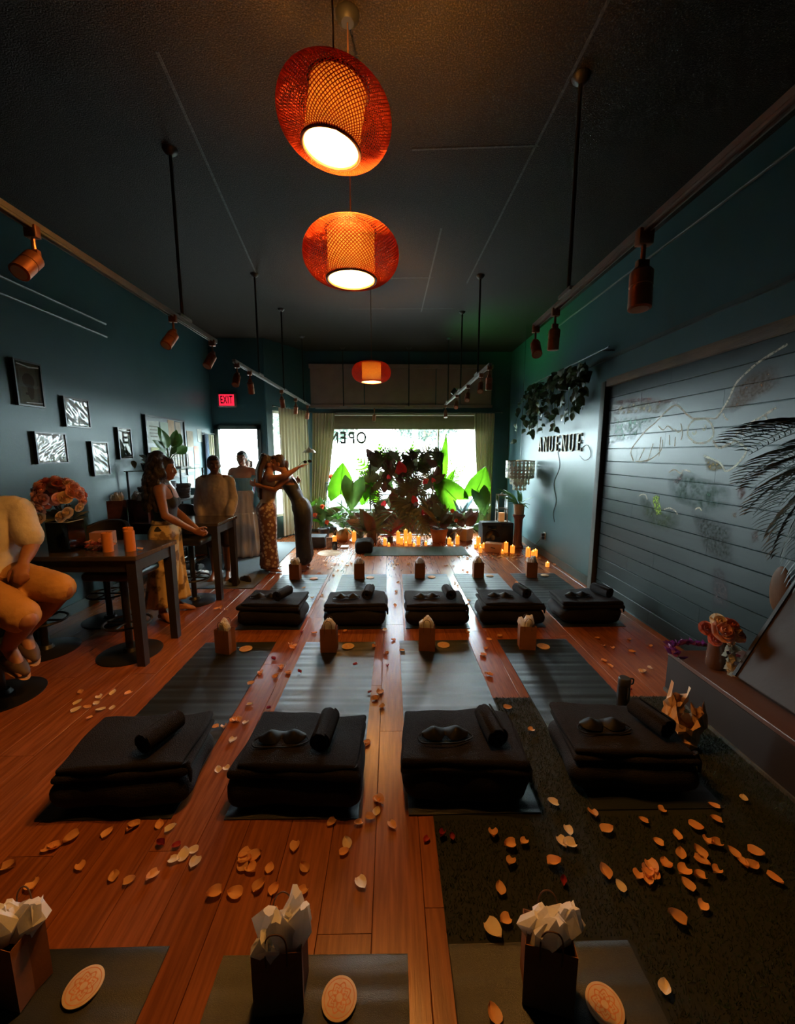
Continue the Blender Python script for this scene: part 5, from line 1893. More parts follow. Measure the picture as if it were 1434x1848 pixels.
picture(3.66, 3.94, 2.07, 2.47, 'highest framed sketch on the teal wall, above the seated man', False, 1)
picture(4.16, 4.50, 1.915, 2.22, 'framed picture in shiny wrap, up and across from the sketch', True, 2)
picture(3.78, 4.14, 1.55, 1.85, 'framed picture in shiny wrap directly above the rose vase', True, 3)
picture(4.47, 4.73, 1.40, 1.78, 'lowest narrow framed picture in shiny wrap', True, 4)
picture(4.92, 5.17, 1.575, 1.96, 'yellowed framed print next to the pin board', False, 5)

# pin board with papers
pb = thing('pin_board', 'dark pin board crowded with papers near the entry', 'pin board', (XL, 6.0, 1.72))
MB().box((.012, 0, 0), (.024, 1.0, .86)).build('board_panel', m_pframe, pb, smooth=False)
for (c, s) in (((.02, 0, .43), (.04, 1.03, .025)), ((.02, -.505, 0), (.04, .025, .86)), ((.02, .505, 0), (.04, .025, .86)), ((.02, 0, -.43), (.04, 1.03, .025))):
    MB().box(c, s).build('frame_bar', m_pframe, pb, smooth=False)
paper_cols = [(.62, .62, .55), (.66, .62, .28), (.45, .52, .42), (.50, .30, .15), (.42, .32, .22), (.55, .50, .40), (.48, .20, .13), (.5, .4, .3), (.60, .55, .45)]
pm_ = [mat('pinned_paper', c, rough=.7, c2=tuple(x * .8 for x in c), nscale=14) for c in paper_cols]
LAY = [(-.33, .22, .28, .30, 0), (-.30, -.12, .26, .26, 1), (-.06, .2, .2, .34, 2), (.13, .24, .17, .36, 3), (-.06, -.14, .2, .22, 0), (.14, -.1, .2, .26, 5), (.32, .28, .15, .24, 4), (.32, .0, .2, .26, 8), (.33, -.27, .18, .2, 7), (-.1, -.33, .2, .15, 6), (.1, -.34, .16, .14, 3)]
for i, (y, z_, w, h, c) in enumerate(LAY):
    q = MB().box((.0265 + .0012 * (i % 3), y, z_), (.0012, w, h), rot=(rs.uniform(-.04, .04), 0, 0)).build('paper', pm_[c], pb, smooth=False)
    if c in (0, 8, 5):
        ink = MB()
        for r_ in range(4):
            ink.box((.0005, 0, h * .25 - r_ * h * .15), (.0016, w * (.7 - .1 * (r_ % 2)), h * .05))
        ink.v = [(p_[0] + .028 + .0012 * (i % 3), p_[1] + y, p_[2] + z_) for p_ in ink.v]
        ink.build('printed_line', m_ink, pb, smooth=False)
for i, (y, z_, w, h, c) in enumerate([(6.72, 1.88, .20, .26, 4), (6.66, 1.52, .22, .34, 8), (6.90, 1.62, .16, .3, 6), (6.88, 1.28, .16, .34, 5), (6.64, 1.12, .2, .34, 7), (7.06, 1.95, .16, .22, 0)]):
    q = MB().box((XL + .003, y, z_), (.003, w, h), rot=(rs.uniform(-.05, .05), 0, 0)).build('wall_paper_note', pm_[c], smooth=False)
    tag(q, ['tan note pinned high past the pin board', 'cream sheet pinned under the tan note', 'red-brown sheet pinned toward the door', 'cream sheet pinned low toward the door', 'buff sheet pinned lowest beside the shelf', 'pale blue-white sheet pinned nearest the door'][i], 'paper note')
# hanging garments next to the door
for i, (y, c, c2, lb, w) in enumerate([(7.22, (.40, .50, .62), (.3, .4, .52), 'pale blue scarf hanging by the door', .12), (7.40, (.60, .56, .36), (.5, .46, .3), 'cream striped curtain panel hanging beside the door', .22)]):
    mb = MB()
    mb.grid(lambda u, v: (XL + .04 + .02 * math.sin(u * 18), y + (u - .5) * w, 1.98 - v * (.95 if i == 0 else .80)), 24, 8)
    mb.grid(lambda u, v: (XL + .043 + .02 * math.sin(u * 18), y + (u - .5) * w, 1.98 - v * (.95 if i == 0 else .80)), 24, 8)
    q = thing('hanging_cloth', lb, 'cloth', (XL, y, 1.98))
    mb.build('cloth_fold', mat('hanging_cloth', c, .8, c2=c2, nscale=4, stretch=(1, 14, .2), transl=.2), q, org=(XL, y, 1.98), angle=180)
    MB().tube([(0, -w * .6, .02), (.05, -w * .6, .02), (.05, w * .6, .02), (0, w * .6, .02)], .006, n=6).build('hook_bar', m_rod, q)

# tall shelf unit along the wall
sh = thing('shelf_unit', 'open black metal shelf with a glass top along the teal wall', 'shelf', (XL + .24, 5.58, 0))
s = MB()
for y in (-.62, .62):
    for x in (-.17, .17):
        MB().tube([(x, y, 0), (x, y, 1.43)], .014, n=8).build('upright', m_pole, sh)
m_shglass = glass_mat('shelf_glass', (.75, .85, .82), .12)
for z_ in (.35, 1.0):
    MB().box((0, 0, z_), (.36, 1.26, .02)).build('shelf_board', m_tableleg, sh, smooth=False)
MB().box((0, 0, 1.43), (.38, 1.30, .012)).build('glass_top', m_shglass, sh, smooth=False)
SZ = 1.437
pl = thing('potted_plant', 'broad-leaved green plant in a white ribbed pot on top of the shelf', 'potted plant', (-3.03, 5.55, SZ))
pot(pl, [(.055, 0), (.07, .10), (.064, .10), (0, .09)], mat('white_pot', (.6, .58, .55), .5, c2=(.5, .48, .46)), 18, (.06, .095))
for (tx, ty, tz) in ((.05, -.32, .38), (.10, -.22, .50), (.1, .1, .54), (.06, .28, .52), (.12, .34, .34), (-.02, -.1, .56), (.1, -.34, .26), (.12, .0, .32)):
    put(pl, 'ov', (tx * .35, ty * .35, .10 + (tz - .1) * .45), (tx, ty, tz), (.8, -.6, .5), sx=1.1, stem=(0, 0, .09))
hp = thing('trailing_plant', 'dark trailing plant on the near end of the shelf', 'potted plant', (-3.08, 5.12, SZ))
pot(hp, [(.05, 0), (.065, .09), (.06, .09), (0, .08)], m_blackpot, 16, (.055, .085))
for k in range(34):
    a = rs.uniform(0, 6.28)
    L = rs.uniform(.08, .24)
    b = (L * .6 * math.cos(a) * .6 - .0, L * math.sin(a), .12 + rs.uniform(-.04, .08))
    put(hp, 'ovd', b, (b[0] + .07 * math.cos(a + 1) + .04, b[1] + .09 * math.sin(a), b[2] + rs.uniform(-.08, .04)), (.5, -.5, 1))
MB().tube([(0, 0, .08), (.05, .1, .16), (.06, .2, .12)], .004, n=5).build('stalk', m_stem, hp)
wf = thing('white_rack', 'small white wire rack beside the shelf plant', 'rack', (-2.98, 5.78, SZ))
s = MB()
for y in (-.10, -.03, .04, .11):
    s.tube([(-.04, y, 0), (-.04, y, .2), (.04, y, .2), (.04, y, 0)], .006, n=5)
s.box((0, 0, .015), (.12, .28, .03))
s.build('wire_frame', m_white_frame, wf, smooth=False)
# lower shelf contents
m_dkbox = mat('dark_basket', (.03, .028, .03), rough=.8, c2=(.05, .045, .045), nscale=30)
for i, (y, h, lb) in enumerate(((5.12, .22, 'dark basket on the middle shelf near the picture wall'), (5.45, .26, 'dark basket on the middle shelf under the plant'), (5.85, .2, 'dark basket on the middle shelf toward the door'))):
    bk_ = MB()
    bk_.lathe([(.11, 0), (.14, h), (.13, h), (.10, .01), (0, .01)], n=20)
    for q in range(5):
        zz = h * (q + .5) / 5
        rr = .11 + .03 * zz / h + .003
        bk_.tube([(rr * math.cos(a), rr * math.sin(a), zz) for a in np.linspace(0, 2 * PI, 20, endpoint=False)], .006, n=5, closed=True)
    o = bk_.build('basket', m_dkbox)
    o.location = (XL + .24, y, 1.0105)
    tag(o, lb, 'basket', 'baskets on the shelf')
# leaning light box note hanging from shelf
q = MB().box((XL + .46, 5.95, 1.12), (.002, .16, .36), rot=(.18, 0, 0)).build('hanging_card', pm_[3], smooth=False)
tag(q, 'tan card hanging off the door end of the shelf', 'card')
q = MB().rbox((-2.98, 6.72, .55), (.5, .55, 1.1), .02).box((-2.72, 6.72, .75), (.012, .4, .5)).build('cabinet', mat('grey_cabinet', (.16, .17, .17), .5, c2=(.13, .14, .14)))
tag(q, 'plain grey cabinet by the door behind the grey blouse woman', 'cabinet')
# shoes heaped by the farther table
m_shoe = [mat('shoe_leather', c, .5, c2=tuple(x * .6 for x in c)) for c in ((.03, .025, .025), (.16, .08, .05), (.25, .22, .2))]
sole_r = random.Random(3)


def shoe_mesh(material):
    mb = MB()

    def outline(t):
        a = 2 * PI * t
        w = .042 * (1 + .18 * math.cos(a))
        return (w * math.sin(a) * 1.0, .12 * math.cos(a))
    n = 20
    b = len(mb.v)
    for zz, sc_ in ((0, 1), (.018, 1.02), (.03, .96), (.055, .78), (.065, .6)):
        for i in range(n):
            x, y = outline(i / n)
            z2 = zz * (1.25 if y < 0 else .85)
            mb.v.append((x * sc_, y * (.97 if zz > .03 else 1) * (sc_ if zz > .05 else 1) - (.01 if zz > .05 else 0), z2))
    for k in range(4):
        for i in range(n):
            j = (i + 1) % n
            mb.f.append((b + k * n + i, b + k * n + j, b + (k + 1) * n + j, b + (k + 1) * n + i))
    mb.f.append(tuple(b + i for i in range(n))[::-1])
    mb.f.append(tuple(b + 4 * n + i for i in range(n)))
    return mb.mesh('shoe', material)


shoe_me = [shoe_mesh(m) for m in m_shoe]
for i in range(8):
    x, y = -2.95 + .20 * (i % 4) + sole_r.uniform(-.02, .02), 5.30 + .34 * (i // 4) + sole_r.uniform(-.03, .03)
    o = inst('shoe', shoe_me[i % 3], loc=(x, y, .001), rot=(0, 0, sole_r.uniform(-.25, .25)))
    tag(o, '%s guest shoe in the %s row under the wall shelf, %s from the wall' % (['black', 'brown', 'pale grey'][i % 3], ['front', 'rear'][i // 4], ['first', 'second', 'third', 'fourth'][i % 4]), 'shoe', 'shoes under the shelf')
for i, (x, y) in enumerate(((-2.02, 5.0), (-1.90, 5.06))):
    o = inst('shoe', shoe_me[0], loc=(x, y, .001), rot=(0, 0, .9))
    tag(o, ['dark sandal next to the leg of the farther table', 'dark sandal at the edge of the entry rug'][i], 'shoe')

# EXIT sign
ex = thing('exit_sign', 'lit red EXIT sign above the bright doorway', 'exit sign', (-2.99, YD, 2.61))
MB().rbox((0, -.03, 0), (.34, .06, .24), .012).build('sign_box', mat('exit_box', (.30, .14, .14), .5, c2=(.25, .11, .11)), ex)
m_exit = mat('lit_red_panel', (.8, .03, .05), emit=(1.0, .02, .06), estr=1.1)
m_exitl = mat('exit_letter_dark', (.10, .008, .012), c2=(.08, .006, .01))
MB().box((0, -.0615, 0), (.27, .003, .20)).build('lit_panel', m_exit, ex, smooth=False)
for ch, x in zip('EXIT', (-.09, -.025, .03, .08)):
    MB().merge(text_mb(ch, .19, .001, .004), Matrix.Translation((x, -.0640, 0)) @ Matrix.Rotation(PI / 2, 4, 'X') @ Matrix.Diagonal((.52, 1, 1, 1))).build('letter', m_exitl, ex, smooth=False)
# ================================================================== right-hand wall
m_letter = mat('cream_letter', (.36, .29, .17), rough=.6, c2=(.32, .255, .15), nscale=6)
sg = thing('wall_sign', 'cream raised letters ANUENUE on the teal wall', 'sign', (XR, 5.94, 1.79))
ys = np.linspace(.70, -.68, 7)


def serif_letter(ch):
    """roman capitals from thick and thin strokes with foot and head serifs; x across, z up, unit height"""
    q = []
    tk, tn, sf = .16, .075, .05

    def bar(x0, z0, x1, z1, w):
        q.append([(x0 - w / 2, z0), (x0 + w / 2, z0), (x1 + w / 2, z1), (x1 - w / 2, z1)])

    def serif(x, z, w):
        q.append([(x - w / 2, z), (x + w / 2, z), (x + w / 2, z + sf), (x - w / 2, z + sf)])
    if ch == 'A':
        bar(-.30, 0, 0, 1, tn)
        bar(.28, 0, 0, 1, tk)
        q.append([(-.2, .32), (.2, .32), (.2, .39), (-.2, .39)])
        serif(-.30, 0, .26)
        serif(.29, 0, .34)
    elif ch == 'N':
        bar(-.30, 0, -.30, 1, tn)
        bar(.30, 0, .30, 1, tn)
        bar(.26, 0, -.26, 1, tk)
        serif(-.30, 0, .26)
        serif(-.34, 1 - sf, .22)
        serif(.30, 1 - sf, .26)
    elif ch == 'U':
        bar(-.27, .25, -.27, 1, tk)
        bar(.29, .25, .29, 1, tn)
        arc = [(.01 + .31 * math.cos(t), .28 - .28 * math.sin(t)) for t in np.linspace(0, PI, 14)]
        arc2 = [(.01 + .22 * math.cos(t) - .02, .28 - .20 * math.sin(t)) for t in np.linspace(0, PI, 14)]
        for k in range(13):
            q.append([arc[k], arc[k + 1], arc2[k + 1], arc2[k]])
        serif(-.27, 1 - sf, .34)
        serif(.29, 1 - sf, .26)
    else:
        bar(-.17, 0, -.17, 1, tk)
        for z0, l in ((0, .30), (.47, .20), (1 - sf * 1.3, .28)):
            q.append([(-.28 if z0 != .47 else -.17, z0), (l, z0), (l, z0 + sf * 1.3), (-.28 if z0 != .47 else -.17, z0 + sf * 1.3)])
        q.append([(.25, 0), (.31, 0), (.31, .2), (.28, .2)])
        q.append([(.25, 1), (.29, 1), (.29, .82), (.27, .82)])
        q.append([(.17, .40), (.20, .40), (.20, .62), (.17, .62)])
    mb_ = MB()
    for i_, poly in enumerate(q):
        mb_.prism(poly, 1, -.04 - .001 * (i_ % 3), .04)
    return mb_


for ch, y in zip('ANUENUE', ys):
    m = Matrix.Translation((-.012, y, -.115)) @ Matrix.Rotation(-PI / 2, 4, 'Z') @ Matrix.Diagonal((.215, .22, .235, 1))
    MB().merge(serif_letter(ch), m).build('letter', m_letter, sg, smooth=False)

# capiz shell lamp
m_capiz = mat('capiz_shell', (.85, .82, .72), rough=.3, c2=(.72, .68, .58), nscale=14, transl=.45, rnd=.2)
cz = thing('capiz_lamp', 'tiered hanging lamp of pale capiz shell discs beside the sign wall', 'lamp', (2.20, 6.80, 1.02))
disc = MB().lathe([(0, 0), (.030, 0), (.031, .001), (.030, .002), (0, .002)], n=10).mesh('shell_disc', m_capiz)
for (rad, ztop, ztiers) in ((.235, .50, 5), (.20, .38, 3), (.16, .28, 3), (.11, .18, 3)):
    n = int(2 * PI * rad / .062)
    for k in range(n):
        a = 2 * PI * k / n
        if math.sin(a) > .35:
            continue   # wall side hangs out of sight
        for j in range(ztiers):
            zz = ztop - .035 - j * .056
            inst('shell_disc', disc, cz, mtx=Matrix.Translation((rad * math.cos(a), rad * math.sin(a), zz)) @ Matrix.Rotation(a, 4, 'Z') @ Matrix.Rotation(PI / 2 + random.uniform(-.12, .12), 4, 'Y'))
fr_ = MB()
for (rad, zz) in ((.235, .50), (.20, .38), (.16, .28), (.11, .18)):
    fr_.tube([(rad * math.cos(a), rad * math.sin(a), zz) for a in np.linspace(0, 2 * PI, 30, endpoint=False)], .006, n=6, closed=True)
for a in (0, PI / 2, PI, 1.5 * PI):
    fr_.tube([(0, 0, .52), (.235 * math.cos(a), .235 * math.sin(a), .50)], .004, n=5)
fr_.build('tier_ring', m_brass, cz)
MB().tube([(0, 0, .52), (0, 0, HC - 1.02)], .004, n=6).build('cord', m_pole, cz)

# pedestal with potted plant
m_mahog = mat('mahogany', (.17, .055, .03), rough=.4, c2=(.11, .035, .02), nscale=5, stretch=(6, 6, .6))
pd = thing('pedestal', 'fluted dark wood pedestal column against the teal wall', 'pedestal', (2.24, 6.88, 0))
mb = MB()
prof = [(.10, 0), (.105, .02), (.085, .05), (.075, .08), (.068, .3), (.072, .5), (.09, .54), (.105, .56), (.105, .585), (0, .585)]
mb.lathe(prof, n=48)
mb.v = [(x * (1 - .06 * (math.cos(12 * math.atan2(y, x)) > .3) * (.06 < zz < .52)), y * (1 - .06 * (math.cos(12 * math.atan2(y, x)) > .3) * (.06 < zz < .52)), zz) for x, y, zz in mb.v]
mb.build('column_shaft', m_mahog, pd)
pp = thing('potted_plant', 'spiky green plant in a cream pot on the pedestal', 'potted plant', (2.24, 6.88, .586))
pot(pp, [(.07, 0), (.085, .01), (.095, .17), (.10, .175), (.10, .19), (.09, .19), (.085, .17), (0, .165)], mat('cream_pot', (.48, .36, .25), .6, c2=(.4, .3, .2)), 24, (.085, .168))
for k in range(22):
    a = U(0, 2 * PI)
    L = U(.18, .34)
    put(pp, R.choice(['strap', 'lance', 'strap']), (.03 * math.cos(a), .03 * math.sin(a), .17), (min(.06, L * math.cos(a) * .8), L * math.sin(a), .2 + U(.0, .34)), (0, -.5, .8))

# wall rail with trailing plants
rl = thing('wall_rail', 'slim wall rail holding the trailing plants', 'rail', (XR - .14, 5.6, 2.78))
MB().tube([(0, -1.15, 0), (0, 1.2, 0)], .010, n=8).build('rail_bar', m_conduit, rl)
for y in (-1.0, 0, 1.05):
    MB().tube([(0, y, 0), (.14, y, -.0)], .008, n=6).build('bracket', m_conduit, rl)
m_ivy = mat('trailing_leaf', (.035, .06, .025), rough=.4, c2=(.06, .085, .035), nscale=8, transl=.2, rnd=.35)
LF['ivy'] = leaf_ovate(m_ivy, .34, .35, .3, .9)


def trailer(loc, spread_y, drop, n, label, stems=9, sd=1):
    rr = random.Random(sd)
    t = thing('trailing_plant', label, 'hanging plant', loc)
    MB().lathe([(.06, -.13), (.09, 0), (.084, 0), (0, -.02)], n=18).build('pot', m_blackpot, t)
    MB().tube([(0, 0, 0.0), (-.0, 0, .13)], .004, n=5).tube([(.0, .08, -.01), (0, 0, .13), (0, -.08, -.01)], .003, n=5).build('hanger', m_pole, t)
    for s in range(stems):
        a = rr.uniform(-1, 1)
        y1 = a * spread_y
        dz = -drop * rr.uniform(.4, 1.0)
        x1 = rr.uniform(-.22, .04)
        pts = catmull([(0, 0, -.01), (x1 * .5, y1 * .5, .07), (x1, y1, dz * .35), (x1 + .02, y1 * 1.08, dz)], 6)
        MB().tube(pts, .003, n=5).build('vine', m_stem, t)
        for k in range(n):
            p_ = pts[int(rr.uniform(.2, 1) * (len(pts) - 1))]
            L = rr.uniform(.07, .13)
            d = Vector((rr.uniform(-1, .25), rr.uniform(-1, 1), rr.uniform(-1.2, .2))).normalized()
            put(t, 'ivy', p_, p_ + d * L, (-.6, -.8, .3))
    return t


trailer((XR - .14, 6.45, 2.62), .45, .85, 12, 'bushy trailing plant hanging above the capiz lamp', 11, 2)
trailer((XR - .14, 5.55, 2.62), .42, .70, 10, 'trailing plant hanging over the raised letters', 11, 4)
trailer((XR - .14, 4.98, 2.62), .30, .62, 9, 'sparse trailing plant with loose vines next to the chalkboard post', 8, 6)

# cables and outlet
m_cable = mat('thin_dark_cable', (.02, .02, .022), rough=.5, c2=(.03, .03, .03))
q = MB().tube(catmull([(2.474, 5.95, 1.68), (2.474, 5.85, 1.45), (2.474, 6.02, 1.2), (2.474, 5.9, .95), (2.474, 5.98, .75), (2.474, 5.92, .62)], 8), .004, n=5).build('sign_cable', m_cable)
tag(q, 'thin loose cable dangling below the raised letters', 'cable')
q = MB().tube(catmull([(2.474, 5.2, 1.72), (2.474, 5.05, 1.75), (2.474, 4.95, 1.62), (2.474, 5.1, 1.56), (2.474, 5.25, 1.62)], 8), .003, n=5).build('loop_cable', m_cable)
tag(q, 'thin cable loop beside the last raised letter', 'cable')
ou = thing('wall_outlet', 'wall outlet with plugged-in adapters low on the teal wall', 'outlet', (XR, 6.28, .33))
MB().rbox((-.004, 0, 0), (.008, .08, .12), .003).build('cover_plate', m_white_frame, ou)
MB().rbox((-.035, -.01, .025), (.05, .05, .045), .006).rbox((-.035, -.005, -.03), (.05, .055, .05), .006).build('adapter', m_blackpot, ou)
MB().tube(catmull([(-.05, 0, -.03), (-.09, .05, -.12), (-.1, .2, -.22), (-.12, .5, -.315)], 6), .004, n=5).build('cord', m_cable, ou)

# ------------------------------------------------------------------ chalk mural on the boards
XM = XR - BT
CHALK = {
    'wing_a': '4.04,1.57 4.10,1.67 4.01,1.77 3.88,1.87 3.74,1.94 3.64,2.01 3.50,2.06 3.36,1.97 3.29,1.93',
    'brow': '3.29,1.93 3.16,1.92 3.05,1.91',
    'wing_b': '3.05,1.91 2.96,2.03 2.91,2.14 2.82,2.21 2.73,2.26 2.56,2.32',
    'neck': '2.99,1.94 2.97,1.91 2.94,1.89',
    'tail_a': '2.86,1.78 2.81,1.81 2.76,1.85 2.67,1.89 2.58,1.94',
    'tail_b': '2.88,1.75 2.76,1.68 2.80,1.59 2.90,1.52 2.97,1.58 3.13,1.63',
    'tail_c': '3.06,1.75 3.00,1.69 2.92,1.71 2.85,1.74',
    'f1': '3.55,1.81 3.53,1.72',
    'f2': '3.66,1.80 3.66,1.62',
    'f3': '3.76,1.74 3.81,1.59',
    'f4': '3.88,1.70 3.96,1.57',
    'f5': '3.71,1.90 3.64,1.86 3.58,1.89 3.51,1.85',
    'f6': '3.49,1.86 3.44,1.83 3.40,1.85',
    'f7': '3.63,1.77 3.64,1.68 3.74,1.61 3.86,1.57',
    'f8': '3.47,1.79 3.47,1.71',
    'f9': '3.42,1.90 3.39,1.82 3.40,1.76',
    'f10': '4.01,1.57 3.91,1.57 3.81,1.59',
    'f11': '2.76,1.85 2.74,1.81',
    'f12': '2.71,1.87 2.69,1.84',
    'f13': '2.65,1.90 2.63,1.86',
    'f14': '2.81,1.81 2.79,1.77',
    'e1': '3.28,1.82 3.26,1.80 3.24,1.81 3.24,1.83',
    'e2': '3.17,1.85 3.16,1.83 3.14,1.84 3.15,1.87',
    'bush1': '3.51,1.48 3.44,1.51 3.36,1.48 3.33,1.51 3.25,1.50',
    'bush2': '3.90,1.23 3.86,1.25 3.80,1.25 3.77,1.21',
    'bush3': '3.52,1.15 3.46,1.17 3.39,1.16 3.35,1.13',
    'bush4': '3.16,1.20 3.12,1.22 3.09,1.20',
    'head': '3.06,1.82 3.06,1.79 3.07,1.77 3.09,1.75 3.11,1.74 3.14,1.73 3.18,1.73 3.21,1.73 3.25,1.74 3.28,1.76 3.31,1.78 3.33,1.81 3.33,1.83 3.33,1.86 3.32,1.88 3.30,1.90 3.27,1.92 3.24,1.92 3.21,1.92 3.17,1.92 3.14,1.91 3.11,1.89 3.09,1.87 3.07,1.84 3.06,1.82',
}
FILL = {
    'wingfill': '3.01,1.95 2.90,2.14 2.79,2.21 2.61,2.23 2.55,2.08 2.74,2.00 2.91,1.93',
    'yellow': '3.13,1.62 2.99,1.59 2.90,1.53 3.01,1.51 3.09,1.52',
    'parrot': '3.69,1.25 3.64,1.27 3.60,1.26 3.60,1.21 3.57,1.17 3.55,1.10 3.62,1.08 3.66,1.14 3.69,1.20',
    'red': '2.79,1.41 2.74,1.43 2.71,1.38 2.75,1.32 2.79,1.33',
    'pink': '3.45,1.39 3.40,1.45 3.33,1.49 3.33,1.45 3.39,1.38',
    'orange': '2.81,1.22 2.77,1.24 2.76,1.19 2.79,1.19',
    'redb': '2.64,1.11 2.60,1.14 2.57,1.07 2.62,1.04',
    'figure': '2.93,0.79 2.88,0.83 2.81,0.79 2.76,0.69 2.73,0.52 2.88,0.46',
    'rain1': '4.54,2.22 4.19,2.21 3.85,2.18 3.45,2.09 3.45,2.06 3.84,2.14 4.18,2.17 4.55,2.17',
    'rain2': '4.55,2.17 4.18,2.17 3.84,2.14 3.61,2.09 3.64,2.00 3.97,2.03 4.55,2.07',
    'rain3': '4.55,2.07 3.97,2.03 3.68,1.99 3.88,1.89 4.04,1.78 4.54,1.73',
    'bush': '3.52,1.48 3.25,1.50 3.08,1.45 2.92,1.44 2.83,1.38 2.84,1.24 3.04,1.18 3.23,1.20 3.41,1.24 3.51,1.35',
    'bushb': '3.90,1.23 3.76,1.22 3.67,1.10 3.35,1.16 3.30,1.04 3.45,0.95 3.67,0.96 3.83,1.06',
    'trunk': '3.23,1.20 3.04,1.18 2.79,1.12 2.74,0.87 2.86,0.84 3.03,0.90',
}
m_chalk = chalk_mat('pale_chalk', (.62, .54, .42), 1.2, 70, .22)
m_chalkb = chalk_mat('bright_chalk', (.78, .74, .60), 1.4, 80, .2)


def ribbon(pts, w, x):
    """thin raised chalk line lying on the boards"""
    mb = MB()
    P_ = [Vector((0, *p)) for p in pts]
    P_ = catmull(P_, 6)
    b = 0
    for i, p in enumerate(P_):
        t_ = (P_[min(i + 1, len(P_) - 1)] - P_[max(i - 1, 0)]).normalized()
        n = Vector((0, -t_.z, t_.y))
        ww = w * (.8 + .4 * random.random()) * .5
        for q in (p + n * ww, p - n * ww):
            mb.v.append((x, q.y, q.z))
    for i in range(len(P_) - 1):
        mb.f.append((2 * i, 2 * i + 1, 2 * i + 3, 2 * i + 2))
    return mb


for k, s_ in CHALK.items():
    pts = [tuple(float(a) for a in q.split(',')) for q in s_.split()]
    o = ribbon(pts, .016 if k[0] in 'wht' else .012, -BT - .0012).build('chalk_line', m_chalkb if k in ('e1', 'e2', 'tail_b', 'head') else m_chalk, cb, smooth=False)
FC = dict(wingfill=(.20, .085, .035), yellow=(.32, .22, .08), parrot=(.42, .58, .10), red=(.20, .06, .045), pink=(.34, .19, .20), orange=(.34, .17, .07), redb=(.17, .06, .04), figure=(.11, .10, .11), rain1=(.28, .12, .09), rain2=(.34, .28, .19), rain3=(.20, .30, .24), bush=(.07, .12, .09), bushb=(.10, .13, .08), trunk=(.06, .065, .06))
for k, s_ in FILL.items():
    pts = [tuple(float(a) for a in q.split(',')) for q in s_.split()]
    x_ = -BT - .0008 - .00008 * len(k)
    P_ = [p for a_, b_ in zip(pts, pts[1:] + pts[:1]) for p in (a_, ((a_[0] + b_[0]) / 2, (a_[1] + b_[1]) / 2))]
    cy_, cz_ = sum(p[0] for p in P_) / len(P_), sum(p[1] for p in P_) / len(P_)
    me = bpy.data.meshes.new('chalk_patch')
    n_ = len(P_)
    core = .9 if k in ('parrot',) else .62
    vs = [(x_, *p) for p in P_] + [(x_, cy_ + (p[0] - cy_) * core, cz_ + (p[1] - cz_) * core) for p in P_] + [(x_, cy_, cz_)]
    fs = [(i_, (i_ + 1) % n_, n_ + (i_ + 1) % n_, n_ + i_) for i_ in range(n_)] + [(n_ + i_, n_ + (i_ + 1) % n_, 2 * n_) for i_ in range(n_)]
    me.from_pydata(vs, [], fs)
    at_ = me.attributes.new('cover', 'FLOAT', 'POINT')
    at_.data.foreach_set('value', [0.0] * n_ + [1.0] * (n_ + 1))
    me.materials.append(chalk_mat('chalk_' + k, FC[k], 1.3 if k == 'parrot' else .55, 26 if k.startswith(('bush', 'rain')) else 45, .35, True))
    o = bpy.data.objects.new('chalk_patch', me)
    COL.objects.link(o)
    o.parent = cb

# ------------------------------------------------------------------ low platform
m_plat = mat('brown_platform', (.10, .045, .028), rough=.5, c2=(.075, .034, .022), nscale=4, stretch=(5, .5, 5))
m_platf = mat('dark_platform_face', (.030, .025, .024), rough=.6, c2=(.025, .021, .02), nscale=5, spec=.2)
PH = .29
pf_ = thing('platform', 'low dark wooden platform along the chalkboard boards', 'platform', (2.19, .6, 0))
MB().rbox((0, 0, PH - .014), (.53, 3.96, .028), .003, 1).build('deck', m_plat, pf_)
MB().box((-.255, 0, (PH - .03) / 2 + .0005), (.018, 3.94, PH - .031)).build('front_panel', m_platf, pf_, smooth=False)
MB().box((.008, 1.962, (PH - .03) / 2 + .0005), (.49, .018, PH - .031)).build('end_panel', m_platf, pf_, smooth=False)
MB().box((-.27, 0, .012), (.012, 3.94, .022)).build('skirting', m_post, pf_, smooth=False)
# bouquet in a vase with a flower garland
bq = thing('bouquet_vase', 'dark vase of pink and red roses with a white garland on the low platform', 'flower vase', (2.08, 2.36, PH + .0005))
MB().lathe([(0, 0), (.05, 0), (.055, .02), (.05, .16), (.045, .2), (.05, .21), (.042, .2), (0, .19)], n=24).build('vase_body', m_vase, bq)
for (x, y, z_, c, s_) in ((-.03, -.05, .29, 'p', .075), (-.02, .0, .33, 'c', .06), (.06, -.04, .27, 'p', .06), (.07, .03, .3, 'r', .05), (-.09, -.0, .29, 'r', .05), (-.07, -.05, .24, 'r', .045), (.02, .06, .3, 'r', .05), (.03, -.05, .33, 'r', .045), (.10, -.03, .25, 'r', .045)):
    inst('rose', rose[c], bq, mtx=look_mtx((x, y, z_ - .03), (0, .6, .8), (x * 3, -.8, .8), s_))
LF['pet'] = leaf_ovate(mat('white_plumeria', (.82, .74, .58), .6, c2=(.75, .66, .5), transl=.25), .28, .2, .2)
LF['petp'] = leaf_ovate(mat('peach_plumeria', (.75, .42, .18), .6, c2=(.68, .36, .15), transl=.25), .28, .2, .2)
for k in range(46):
    v = k / 45
    if k < 30:
        zz = .29 - .27 * v / .65
        x, y = .02 + .02 * math.sin(k), -.062 - .02 * v
        kd = 'petp' if zz > .2 else 'pet'
    else:
        zz = .02
        x, y = .02 + (k - 30) * .006, -.09 + .02 * math.sin(k)
        kd = 'pet'
    a = k * 2.4
    d = Vector((math.cos(a), -.7, math.sin(a) * .8))
    put(bq, kd, (x, y, zz), Vector((x, y, zz)) + d.normalized() * .055, (0, -1, .3), name='garland_petal')
